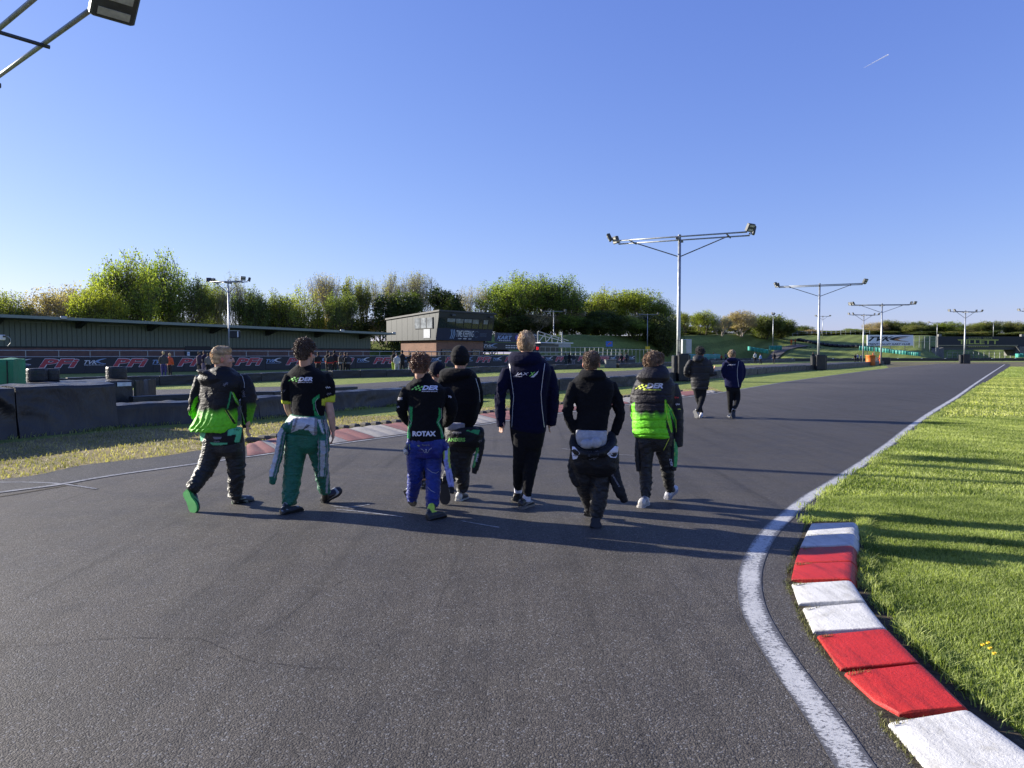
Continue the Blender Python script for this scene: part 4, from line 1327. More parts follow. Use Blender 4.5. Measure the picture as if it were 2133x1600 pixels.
stuffed('small_print', [[(k * .4, 0), (k * .4 + .3, 0), (k * .4 + .3, .1), (k * .4, .1)] for k in range(6)], SP(4.0, 0.28, zf + .25), FD, UZ, M['white_print'], pdm, 0.01)
poly_on('emblem', [[(0.36 * math.cos(a), 0.36 * math.sin(a)) for a in np.linspace(0, 2 * math.pi, 14, endpoint=False)]], SP(7.6, 0.28, zf + .75), FD, UZ, simple('purple print', (0.16, 0.13, 0.45), 0.6), pdm, 0.01)
rs = random.Random(5)
stuffed('streaks', [[(x, y), (x + rs.uniform(.5, 1.2), y + rs.uniform(.1, .5)), (x + rs.uniform(.3, .8), y + .05)] for x, y in [(rs.uniform(0, 2.6), rs.uniform(0, .8)) for _ in range(14)]], SP(8.6, 0.28, zf + .25), FD, UZ, M['white_print'], pdm, 0.01)
for a in (1.2, 3.1):
    MB().tube([SP(a, 0.6, 0), SP(a, 0.6, zf - .2)], 0.11, 6).build('leg', M['steel_dark'], pdm)
    for sgn in (-1, 1):
        MB().tube([SP(a, 0.6, 1.2), SP(a + sgn * 1.7, 0.6, zf - .3)], 0.075, 5).build('brace', M['steel_dark'], pdm)
for a in (0.4, 1.9):
    MB().tube([SP(a, 0.6, zf), SP(a, 0.6, zf + 2.2)], 0.05, 5).build('canopy_post', M['steel'], pdm)
MB().prism([SP(-0.9, -0.3, zf + 2.2), SP(2.3, -0.3, zf + 2.4), SP(2.3, 2.0, zf + 2.55), SP(-0.9, 2.0, zf + 2.3)], UZ * 0.1).build('canopy', M['white_print'], pdm)
# right hand part: truss roof, pale deck, big screen
for a in (12.2, 17.6):
    MB().tube([SP(a, 0.5, 0), SP(a, 0.5, zf + 1.7)], 0.09, 6).build('leg', M['steel'], pdm)
MB().prism([SP(12.0, -0.2, zf + .05), SP(19.4, -0.2, zf + .05), SP(19.4, 2.5, zf + .05), SP(12.0, 2.5, zf + .05)], UZ * 0.14).build('pale_deck', M['white_print'], pdm)
MB().prism([SP(15.2, -0.1, zf - .45), SP(18.9, -0.1, zf - .45), SP(18.9, -0.1, zf - .02), SP(15.2, -0.1, zf - .02)], -FN * 0.3).build('pale_skirt', simple('pale grey skirt', (0.3, 0.32, 0.33), 0.6), pdm)
for j, (p, q) in enumerate([((12.2, zf + 1.7), (19.0, zf + .5)), ((12.2, zf + 1.25), (18.2, zf + .35)), ((13.6, zf + 1.45), (13.9, zf + .15)), ((15.2, zf + 1.15), (15.2, zf + .15)), ((16.7, zf + .9), (16.4, zf + .15)), ((12.2, zf + .15), (13.7, zf + 1.4)), ((13.9, zf + .15), (15.2, zf + 1.15))]):
    MB().tube([SP(p[0], 0.4, p[1]), SP(q[0], 0.4, q[1])], 0.05, 5).build('truss_bar', M['steel'], pdm)
MB().prism([SP(11.6, -0.5, 1.75), SP(15.6, -0.5, 1.75), SP(15.6, -0.5, zf - .1), SP(11.6, -0.5, zf - .1)], -FN * 0.3).build('screen', simple('screen casing', (0.02, 0.03, 0.028), 0.35), pdm)
mr, nt, b = mat_new('red led digits'); b.inputs['Base Color'].default_value = (0.5, 0.02, 0.02, 1); b.inputs['Emission Color'].default_value = (1, 0.03, 0.04, 1); b.inputs['Emission Strength'].default_value = 0.5
text_on('digits', '53', SP(10.6, -0.55, 2.1), FD, UZ, 0.5, 0.4, mr, pdm, 0.03, 0.1, 0.01)
MB().prism([SP(10.2, -0.5, 1.8), SP(11.5, -0.5, 1.8), SP(11.5, -0.5, 2.8), SP(10.2, -0.5, 2.8)], -FN * 0.2).build('led_panel', M['black_print'], pdm)
# railing further right
r2 = empty('railing', FP(fence_s(1150), 2.0), 'pale railing on the bank right of the podium stand', 'railing')
for k in range(26):
    MB().tube([FP(fence_s(1150) + k * 1.15, 2.2, 0), FP(fence_s(1150) + k * 1.15, 2.2, 2.5 if k < 14 else 2.3)], 0.035, 5).build('post', M['steel'], r2)
for z in (2.5, 1.7): MB().tube([FP(fence_s(1150), 2.2, z), FP(fence_s(1150) + 15, 2.2, z)], 0.035, 5).build('rail', M['steel'], r2)
MB().tube([FP(fence_s(1150) + 15, 2.2, 2.3), FP(fence_s(1150) + 29, 2.2, 2.2)], 0.035, 5).build('rail', M['steel'], r2)
# blue and yellow signs on the bank
def sign(px, py, Y, w, h, mat, label, post=True, mat2=None):
    c = W(px, py, Y)
    zg = max(0, TZ(px, Y))
    o = empty('sign', (c.x, c.y, zg), label, 'sign')
    MB().box(c, (w, 0.06, h), None, 0.01).build('plate', mat, o)
    if mat2: MB().prism([c + Vector((-w * .3, -.04, -h * .3)), c + Vector((w * .3, -.04, h * .1)), c + Vector((w * .3, -.04, h * .35)), c + Vector((-w * .1, -.04, h * .1))], (0, -0.005, 0)).build('print', mat2, o)
    if post: MB().tube([(c.x - w * .3, c.y + .06, zg - .3), (c.x - w * .3, c.y + .06, c.z - h / 2)], 0.04, 5).build('post', M['steel_dark'], o)
    return o
sign(1269, 716.5, 127, 1.2, 0.95, simple('blue sign', (0.05, 0.16, 0.5), 0.5), 'small blue sign with an orange flash on the dark bank', True, simple('orange print', (0.6, 0.15, 0.05), 0.5))
sign(1349, 726, 128, 0.8, 0.75, simple('yellow sign', (0.75, 0.5, 0.02), 0.5), 'yellow square marshal sign left of the tall lamp post')
# white stone-like post groups, small orange flag post by sign: bench row on the bank
# ================================================================== RIGHT HAND SIDE
# TVKC billboard
Yb = 172.0
def BB(px, py, dy=0.0): return W(px, py, Yb + dy)
bb = empty('billboard', (onY(1855, Yb), Yb, TZ(1855, Yb)), 'large white billboard with black TVKC lettering', 'billboard')
c0, c1 = BB(1806.5, 720), BB(1902.5, 698)
c0b, c1b = BB(1806.5, 698), BB(1902.5, 720)
MB().prism([c0, c1b, c1, c0b], (0, 0.2, 0)).build('panel', simple('billboard white', (0.80, 0.80, 0.82), 0.6, var=0.06), bb)
X = Vector((1, 0, 0))
text_on('lettering', 'TVK', BB(1808.5, 711, -.05), X, UZ, 6.2, 1.15, M['black_print'], bb, 0.03, 0.55)
text_on('lettering', 'TRENT VALLEY KART CLUB', BB(1808, 718.6, -.05), X, UZ, 10.2, 0.42, M['black_print'], bb, 0.02, 0.25)
poly_on('swoosh', [swoosh(5.2, 1.35)], BB(1852, 712, -.05), X, UZ, M['black_print'], bb, 0.01)
poly_on('swoosh', [swoosh(3.4, 0.95)], BB(1862, 711.4, -.08), X, UZ, simple('orange brown print', (0.45, 0.2, 0.08), 0.6), bb, 0.03)
for px in (1825, 1855, 1885):
    p = BB(px, 719, .25); MB().tube([(p.x, p.y, TZ(px, Yb) - .2), (p.x, p.y, p.z)], 0.09, 5).build('post', M['steel_dark'], bb)
# bridge with the Tillett banner
Yr = 188.0
def RB(px, py, dy=0.0): return W(px, py, Yr + dy)
br = empty('bridge', (onY(2040, Yr), Yr, 0), 'dark road bridge carrying a black banner with yellow lettering', 'bridge')
MB().prism([RB(1954, 722), RB(2160, 722), RB(2160, 701), RB(1954, 701)], (0, 0.3, 0)).build('banner', simple('black banner', (0.014, 0.018, 0.028), 0.6), br)
MB().prism([RB(1954, 728.5, .4), RB(2160, 728.5, .4), RB(2160, 722.2, .4), RB(1954, 722.2, .4)], (0, 5, 0)).build('deck', M['steel_dark'], br)
M['yellow_print'] = simple('olive yellow print', (0.42, 0.44, 0.10), 0.6, bmp=0)
text_on('lettering', 'TILLETT', RB(1996, 717.0, -.05), X, UZ, 10.6, 1.15, M['yellow_print'], br, 0.02, 0.0)
poly_on('underline', [[(0, 0), (10.8, 0), (10.8, 0.16), (0, 0.16)]], RB(1995, 708.3, -.05), X, UZ, M['yellow_print'], br)
text_on('lettering', 'RACING  SEATS', RB(2018, 706.2, -.05), X, UZ, 6.2, 0.42, M['yellow_print'], br, 0.0, 0.0)
poly_on('underline', [[(0, 0), (21, 0), (21, 0.2), (0, 0.2)]], RB(1955, 720.4, -.05), X, UZ, simple('tan print', (0.3, 0.27, 0.16), 0.6), br)
stuffed('small_print', [[(k * .55, 0), (k * .55 + .4, 0), (k * .55 + .4, .16), (k * .55, .16)] for k in range(10)], RB(2017, 722.8, -.05), X, UZ, M['yellow_print'], br, 0.02)
M['conc'] = simple('weathered concrete', (0.15, 0.15, 0.14), 0.9, var=0.3, scale=2)
def abut(pts, name='abutment'):
    MB().prism([W(a, b, Y) for a, b, Y in pts], (0, 6, 0)).build(name, M['conc'], br)
abut([(1966, 746, Yr - 1), (1948, 746, Yr - 1), (1948, 728, Yr - 1), (1966, 724, Yr - 1)])
MB().prism([W(1915, 744, Yr - 8), W(1955, 744, Yr - 2), W(1955, 722, Yr - 2)], (0.4, 0.6, 0)).build('wing_wall', M['conc'], br)
abut([(2124, 741, Yr - 1), (2160, 741, Yr - 1), (2160, 722, Yr - 1), (2124, 722, Yr - 1)])
for px in (1956, 2128):
    p = RB(px, 722, .5); MB().box(Vector((p.x, p.y, 4.2)), (0.8, 0.8, 5.0), None, 0.05).build('pier', M['conc'], br)
# mesh fence to the left of the bridge
mf = empty('mesh_fence', (onY(1930, Yb + 4), Yb + 4, TZ(1930, Yb + 4)), 'tall wire mesh fence between the billboard and the bridge', 'fence')
for px in (1904, 1915, 1926, 1937, 1950):
    p = W(px, 700, Yb + 6); MB().tube([(p.x, p.y, TZ(px, Yb + 6) - .2), p], 0.06, 5).build('post', M['steel'], mf)
for py in (700.5, 706, 712):
    MB().tube([W(1904, py, Yb + 6), W(1950, py, Yb + 6)], 0.03, 4).build('wire', M['steel'], mf)
# fence line along the crest, far behind
cf = empty('crest_fence', (onY(1660, 216), 216, TZ(1660, 216)), 'thin post and rail fence along the top of the grass bank', 'fence')
for k in range(26):
    px = 1560 + k * 10
    z = TZ(px, 214)
    p = Vector((onY(px, 214), 214, z)); MB().tube([p - UZ * .3, p + UZ * 1.3], 0.07, 4).build('post', M['steel'], cf)
for z in (0.7, 1.2):
    MB().tube([Vector((onY(px, 214), 214, TZ(px, 214) + z)) for px in range(1560, 1815, 10)], 0.05, 4).build('rail', M['steel'], cf)
rf = empty('rail_fence', (onY(2050, 196), 196, 0), 'low steel rail fence seen under the bridge', 'fence')
for k in range(14):
    px = 1972 + k * 11; p = Vector((onY(px, 196), 196, 0)); MB().tube([p, p + UZ * 2.1], 0.09, 4).build('post', M['steel'], rf)
for z in (1.2, 2.0): MB().tube([Vector((onY(1972, 196), 196, z)), Vector((onY(2120, 196), 196, z))], 0.07, 4).build('rail', M['steel'], rf)
# teal padded barriers on the slope (three sagging lengths) and others further left
def teal(pts, h, label, thick=1.0):
    o = empty('padded_barrier', pts[0], label, 'barrier', 'teal padded barriers on the far banks')
    p0, p1 = Vector(pts[0]), Vector(pts[1]); n = 22
    V = []; Fc = []
    d = (p1 - p0); dn = Vector((d.x, d.y, 0)).normalized(); nn_ = Vector((dn.y, -dn.x, 0)); nn_ = nn_ if nn_.y < 0 else -nn_
    for i in range(n + 1):
        t = i / n; p = p0 + d * t
        k = 0.10 * math.sin(t * 34) + 0.06 * math.sin(t * 61)
        for (y, z) in ((k, -0.2), (k + .08, h * .5), (k * .6, h * 0.95), (-thick, h), (-thick, -0.2)):
            q = p + nn_ * y
            V.append((q.x, q.y, q.z + z + 0.05 * math.sin(t * 27) * (z > .6)))
    for i in range(n):
        for j in range(4): Fc.append((i * 5 + j, (i + 1) * 5 + j, (i + 1) * 5 + j + 1, i * 5 + j + 1))
    Fc += [tuple(range(5)), tuple(range(len(V) - 1, len(V) - 6, -1))]
    MB().add(V, Fc).build('cover', M['teal'], o)
def gt(px, Y, py=None):
    return (onY(px, Y), Y, TZ(px, Y) if py is None else W(px, py, Y).z)
teal([gt(1789, 172, 729), gt(1818, 170, 732)], 1.0, 'teal padded barrier, leftmost and highest of the row under the white billboard')
teal([gt(1819, 170, 732.5), gt(1852, 167, 737.5)], 1.15, 'teal padded barrier, second in the row under the white billboard')
teal([gt(1853, 167, 738), gt(1888, 164, 741.5)], 1.15, 'teal padded barrier, third in the row sloping down under the white billboard')
teal([gt(1889, 164, 742), gt(1913, 162, 744)], 1.1, 'teal padded barrier, lowest of the row beside the bridge abutment')
teal([gt(1560, 158, 728), gt(1600, 158, 735)], 0.7, 'dark teal barrier sloping beside the path on the bank')
teal([gt(1604, 165, 727.5), gt(1628, 165, 727.5)], 0.8, 'small teal barrier at the top of the path')
teal([gt(1424, 122, 752), gt(1500, 140, 750)], 1.15, 'long dark teal barrier behind the two walkers')
teal([gt(2120, 168, 743), gt(2160, 168, 743)], 0.7, 'teal barrier at the right edge below the bridge')
# black tyre line curving up the hill
th = [Vector((onY(a, b), b, TZ(a, b) + .0)) for a, b in [(1664, 196), (1700, 190), (1745, 184), (1790, 180)]]
tl = empty('tyre_line', th[0], 'dark line of tyres curving up the far grass hill', 'tyre wall')
for i, p in enumerate(resample(catmull(th, 6), 1.4)):
    MB().box(p + UZ * 0.3, (1.3, 1.2, 0.75), None, 0.2).build('tyre_bale', M['rubber'], tl)
# orange tubs and black box at the end of the wall
def tub(px, Y, w, h, label, lean=0.0):
    c = Vector((onY(px, Y), Y, 0.0))
    o = empty('orange_tub', c, label, 'tub')
    V = []; Fc = []; n = 20
    for i, (k, z) in enumerate([(0.92, 0), (1.0, 0.03), (0.97, 0.5), (1.0, 0.93), (1.06, 0.95), (1.06, 1.0), (0.95, 1.0), (0.9, 0.6)]):
        for j in range(n):
            a = 2 * math.pi * j / n
            V.append((c.x + w / 2 * k * math.cos(a), c.y + w / 2 * k * math.sin(a), h * z + 0.02))
    for i in range(7):
        for j in range(n): Fc.append((i * n + j, i * n + (j + 1) % n, (i + 1) * n + (j + 1) % n, (i + 1) * n + j))
    Fc.append(tuple(range(n))); Fc.append(tuple(range(7 * n, 8 * n)))
    MB().add(V, Fc).build('bucket', simple('orange plastic', (0.62, 0.16, 0.03), 0.5), o, True)
    MB().tube([c + Vector((-w / 2 * .8, -.02, h)), c + Vector((-w / 2 * .8, 0, h * 1.75)), c + Vector((0, 0, h * 1.9)), c + Vector((w / 2 * .8, 0, h * 1.75)), c + Vector((w / 2 * .8, .02, h))], 0.04, 5).build('hoop', M['steel_dark'], o)
tub(1813, 93, 1.15, 1.35, 'orange tub standing behind the end of the black wall')
bx = G(1843, 758.8)
ob = empty('black_box', bx, 'black padded box at the end of the low track wall', 'barrier')
MB().box(bx + Vector((0.0, 0.8, 0.50)), (1.9, 1.4, 1.0), None, 0.08).build('cover', M['tarp'], ob)
# karts parked on the hill (a long low dark trolley of karts)
kp = W(1692, 727, 182)
kt = empty('kart_trolley', (kp.x, kp.y, TZ(1692, 182)), 'dark karts parked in a row on the far grass', 'kart')
for k in range(4):
    x = kp.x - 1.8 + k * 1.25
    MB().box(Vector((x, kp.y, kp.z + .1)), (1.1, 0.9, 0.28), None, 0.1).build('bodywork', M['steel_dark'], kt)
    MB().box(Vector((x + .1, kp.y, kp.z + .42)), (0.4, 0.4, 0.4), None, 0.1).build('seat', M['black_print'], kt)
    for sx in (-.4, .4):
        MB().tube([(x + sx, kp.y - .55, kp.z - .02), (x + sx, kp.y - .38, kp.z - .02)], 0.16, 8).build('wheel', M['black_print'], kt)

# ================================================================== LAMP POSTS
AX_ = Vector((0.91, -0.415, 0)).normalized()   # direction of the cross arms
def floodlight(parent, base, aim, sc=1.0, rise=0.32, reach=None):
    """head on a bracket; aim = direction the lamp faces"""
    aim = Vector(aim).normalized()
    side = aim.cross(UZ).normalized(); up = side.cross(aim).normalized()
    ax = Matrix((side, aim, up)).transposed()
    c = base + UZ * rise * sc + (aim * 0.28 * sc if reach is None else Vector(reach))
    fl = MB().box(c, (0.62 * sc, 0.16 * sc, 0.52 * sc), ax, 0.03 * sc).build('floodlight', M['steel_dark'], parent)
    inv = Matrix.Translation(-parent.location)
    m = MB()
    for k in range(6): m.box(c - aim * 0.10 * sc + side * (k - 2.5) * 0.1 * sc, (0.02 * sc, 0.10 * sc, 0.46 * sc), ax)
    f2 = m.build('cooling_fins', M['steel_dark'], fl); f2.matrix_parent_inverse = inv
    for k in (-1, 1):
        l = MB().box(c + aim * 0.083 * sc + up * (0.13 * k * sc), (0.44 * sc, 0.012 * sc, 0.12 * sc), ax).build('lens', simple('lamp lens', (0.42, 0.42, 0.40), 0.2), fl)
        l.matrix_parent_inverse = inv
    MB().tube([base, base + UZ * 0.12 * sc, c - aim * 0.1 * sc], 0.035 * sc, 5).build('bracket', M['steel'], parent)
    MB().box(base + UZ * 0.07 * sc, (0.30 * sc, 0.10 * sc, 0.07 * sc), ax).build('bracket_plate', M['steel_dark'], parent)
def lamp_post(x, y, label, H=8.0, half=3.7, ax=AX_, gap=0.62, r=0.10, z0=0.0, heads=True, aims=None, tf=0.72, last=None, hs=1.0, brace=True, slide=0.0):
    o = empty('lamp_post', (x, y, z0), label, 'lamp post', 'lamp posts round the circuit')
    b = Vector((x, y, z0)); p = Vector((-ax.y, ax.x, 0))
    MB().tube([b, b + UZ * 3.0, b + UZ * (H + .18)], [r * 1.25, r * 1.05, r * 0.85], 12).build('pole', M['steel'], o, True)
    MB().tube([b + UZ * (H + .18), b + UZ * (H + .24)], [r * .95, r * .9], 10).build('pole_cap', M['steel_dark'], o)
    zc = H - 0.05
    MB().box(b + UZ * zc + ax * 0, (0.14, 2 * gap + .25, 0.10), Matrix((ax, p, UZ)).transposed(), 0.01).build('cross_bar', M['steel_dark'], o)
    for k in (-1, 1):
        q = b + p * gap * k + UZ * (zc + .09)
        MB().tube([q - ax * half, q + ax * half], 0.042, 8).build('arm', M['steel'], o, True)
    for k in (-1, 1):
        e = b + ax * (half * tf * k) + UZ * (zc + .04)
        MB().tube([e - p * (gap + .08), e + p * (gap + .08)], 0.04, 6).build('tie_bar', M['steel_dark'], o)
        if brace: MB().tube([b + UZ * (zc - .95), e], 0.03, 6).build('brace', M['steel_dark'], o)
    if aims is None:
        aims = [(-1, 0.12, -0.5), (-0.95, -0.35, -0.35), (0.55, -0.8, -0.5), (0.96, -0.28, -0.2)]
    for k, a in zip(((-1, -1), (-1, 1), (1, -1), (1, 1)), aims):
        q = b + ax * (half * k[0]) + p * (gap * k[1]) + UZ * (zc + .12)
        if last and k == (1, 1): floodlight(o, q, a, 1.08, *last)
        else: floodlight(o, q, a, hs)
    return o
L0 = lamp_post(-11.10, 14.87, 'nearest lamp post, its arm and lamp reaching in at the top left corner', 7.24, 5.2, ax=Vector((math.cos(-.67), math.sin(-.67), 0)), gap=0.36, tf=0.552, brace=False, last=(-0.06, (0.34, -0.12, 0.0)), aims=[(-0.5, -0.9, -0.5), (-0.9, 0.3, -0.45), (-0.1, -0.82, -0.75), (0.42, -0.45, -0.75)])
L1 = lamp_post(9.43, 40.3, 'tall lamp post with a white cabinet on its pole, right of the group', 8.0, hs=0.85)
L2 = lamp_post(29.3, 68.0, 'second tall lamp post beyond the two walkers, right of the cabinet one', hs=0.85)
L3 = lamp_post(49.3, 95.0, 'third tall lamp post in the row, behind the orange tub', hs=0.85, ax=Vector((1, -0.12, 0)).normalized())
lamp_post(onY(1797, 125), 125, 'small distant lamp post just left of the third tall one', 8.3, 2.6, ax=Vector((0.95, 0.3, 0)).normalized(), gap=0.5, hs=0.72)
lamp_post(onY(2008, 112), 112, 'distant lamp post in front of the dark bridge banner', 8.1, 2.6, ax=Vector((0.95, 0.3, 0)).normalized(), gap=0.5, hs=0.72)
lamp_post(onY(2150, 112), 112, 'distant lamp post half out of the right edge', 8.2, 2.4, ax=Vector((0.95, 0.3, 0)).normalized(), gap=0.5, hs=0.72)
lamp_post(onY(478, 65), 65, 'lamp post in front of the pit building with a camera box on its pole', 8.05, 1.7, r=0.07, ax=Vector((0.97, -0.2, 0)).normalized(), gap=0.4, aims=[(-0.3, 0.9, -0.3), (0, -1, -0.35), (0.6, -0.7, -0.2), (0.9, 0.2, -0.2)], hs=0.72)
lamp_post(onY(1153, 128), 128, 'thin distant lamp post in front of the big green trees', 7.6, 2.0, ax=Vector((1, 0.1, 0)).normalized(), gap=0.3, r=0.07, z0=1.5, hs=0.72)
lamp_post(onY(1348, 140), 140, 'thin distant lamp post above the yellow sign', 7.2, 1.9, ax=Vector((1, 0.1, 0)).normalized(), gap=0.3, r=0.07, z0=2.0, hs=0.72)
lamp_post(onY(1609, 168), 168, 'thin distant lamp post at the top of the path', 7.6, 1.6, ax=Vector((0.3, 1, 0)).normalized(), gap=0.25, r=0.08, z0=3.2, hs=0.72)
lamp_post(onY(1712, 200), 200, 'thin distant lamp post on the crest behind the second tall one', 6.0, 1.9, ax=Vector((1, 0.1, 0)).normalized(), gap=0.3, r=0.07, z0=6.0, hs=0.72)
lamp_post(onY(1950, 205), 205, 'thin distant lamp post on the crest between billboard and bridge', 5.4, 2.4, ax=Vector((1, 0.1, 0)).normalized(), gap=0.3, r=0.07, z0=5.0, hs=0.72)
lamp_post(onY(2067, 215), 215, 'thin distant lamp post behind the bridge banner', 5.0, 2.4, ax=Vector((1, 0.1, 0)).normalized(), gap=0.3, r=0.07, z0=5.8, hs=0.72)
# pads round the feet of the poles
def pad(x, y, w, h, label, n=2):
    o = empty('pole_padding', (x, y, 0), label, 'padding', 'black padding round the lamp post feet')
    MB().box((x + .03, y - 0.30, h / 2), (w, 0.35, h), None, 0.05).build('pad', M['tarp'], o)
    MB().box((x - w * .62, y - 0.05, h * .47), (w * .42, 0.5, h * .94), None, 0.04).build('pad', M['rubber'], o)
    MB().box((x + w * .60, y - 0.05, h * .48), (w * .30, 0.5, h * .96), None, 0.04).build('pad', M['rubber'], o)
pad(9.57, 40.2, 0.62, 1.55, 'black padding round the foot of the pole with the cabinet')
pad(29.3, 67.9, 0.9, 1.45, 'black padding round the foot of the second tall lamp post')
pad(onY(2008, 112), 111.9, 1.0, 1.5, 'black padding round the foot of the lamp post before the bridge')
# electrical cabinet
cb = empty('electrical_cabinet', (9.8, 40.05, 1.6), 'pale grey electrical cabinet strapped to the tall lamp post', 'cabinet')
MB().box((9.80, 40.02, 1.96), (0.52, 0.36, 0.80), None, 0.015).build('casing', simple('cabinet grey', (0.42, 0.44, 0.44), 0.5, var=0.1), cb)
MB().box((9.93, 39.83, 1.96), (0.24, 0.02, 0.76), None, 0.004).build('door', simple('cabinet grey', (0.42, 0.44, 0.44), 0.5), cb)
MB().box((9.66, 39.84, 1.96), (0.18, 0.012, 0.74), None, 0.0).build('vent_panel', simple('cabinet green', (0.25, 0.30, 0.2), 0.6), cb)
for z in (1.62, 2.3): MB().tube([(9.43 + .13 * math.cos(a), 40.27 + .13 * math.sin(a), z) for a in np.linspace(0, 6.3, 13)], 0.012, 4).build('strap', M['steel_dark'], cb)
# camera box on the left mid lamp pole
cc = W(490, 697, 64.7)
cbx = empty('speaker_box', cc, 'black and white speaker box fixed to the pole before the pit building', 'speaker')
MB().box(cc, (0.85, 0.45, 0.62), Matrix.Rotation(0.25, 3, 'Z'), 0.04).build('casing', M['black_print'], cbx)
MB().box(cc + Vector((0.32, -0.22, 0.02)), (0.10, 0.06, 0.52), Matrix.Rotation(0.25, 3, 'Z')).build('white_flap', M['white_print'], cbx)
MB().box(cc + Vector((0, -0.02, 0.34)), (0.8, 0.5, 0.05), Matrix.Rotation(0.25, 3, 'Z')).build('hood', M['steel'], cbx)
# white box with a cable at the left edge
cw = W(3, 703, 33)
wbx = empty('camera_box', cw, 'white camera box with a looping cable at the left edge', 'camera')
MB().box(cw, (0.22, 0.25, 0.24), None, 0.02).build('casing', M['white_print'], wbx)
MB().tube([cw + Vector((.1, -.02, 0.05)), cw + Vector((.22, -.02, .05))], 0.05, 8).build('lens_tube', M['steel_dark'], wbx)
MB().tube([W(11, 700, 33), W(17, 701, 33), W(22, 706, 33), W(22, 714, 33), W(16, 721, 33)], 0.014, 5).build('cable', M['steel'], wbx)
MB().tube([cw + Vector((-.35, .1, -cw.z)), cw + Vector((-.35, .1, .1))], 0.05, 6).build('mast', M['steel'], wbx)
MB().tube([cw + Vector((-.35, .1, 0)), cw], 0.03, 5).build('bracket', M['steel'], wbx)
# thin hanging cable at the left edge under the near lamp
# contrail
cm, nt, b = mat_new('vapour trail'); b.inputs['Base Color'].default_value = (0.9, 0.9, 0.92, 1); b.inputs['Alpha'].default_value = 0.45; b.inputs['Roughness'].default_value = 1
ct = MB().tube([W(1800, 141, 4200), W(1826, 127, 4200), W(1850, 114, 4200)], [0.8, 2.6, 3.6], 6).build('vapour_trail', cm)
tag(ct, 'short thin white vapour trail high in the right of the sky', 'vapour trail')
# ================================================================== TREES
M['bark'] = simple('tree bark', (0.075, 0.062, 0.048), 0.9, var=0.35, scale=3, spec=0.2)
M['bark_pale'] = simple('pale twig bark', (0.27, 0.24, 0.20), 0.9, var=0.3, scale=3, spec=0.2)
LEAF = {
    'leafy': m_leaf('spring leaf', (0.105, 0.150, 0.030), (0.31, 0.36, 0.09), 0.52),
    'fresh': m_leaf('fresh leaf', (0.095, 0.125, 0.038), (0.26, 0.30, 0.10), 0.50),
    'dark': m_leaf('dark leaf', (0.040, 0.060, 0.018), (0.125, 0.150, 0.042), 0.36),
    'bare': m_leaf('leaf bud', (0.20, 0.19, 0.10), (0.36, 0.35, 0.22), 0.4),
    'tan': m_leaf('tan bud', (0.22, 0.17, 0.10), (0.46, 0.38, 0.25), 0.4),
    'bush': m_leaf('hedge leaf', (0.070, 0.090, 0.030), (0.22, 0.235, 0.085), 0.42)}
PAR = {  # first fork, spread, levels, kids, leaves/tip, cluster radius, leaf size
    'leafy': (0.06, 0.62, 5, 4, 10.5, 0.46, 0.105),
    'fresh': (0.10, 0.50, 5, 4, 3.6, 0.42, 0.100),
    'dark': (0.12, 0.70, 4, 5, 17, 0.70, 0.16),
    'bare': (0.10, 0.42, 5, 4, 1.2, 0.35, 0.085),
    'tan': (0.08, 0.75, 5, 4, 4.0, 0.45, 0.12),
    'bush': (0.04, 0.85, 4, 5, 12, 0.62, 0.17)}

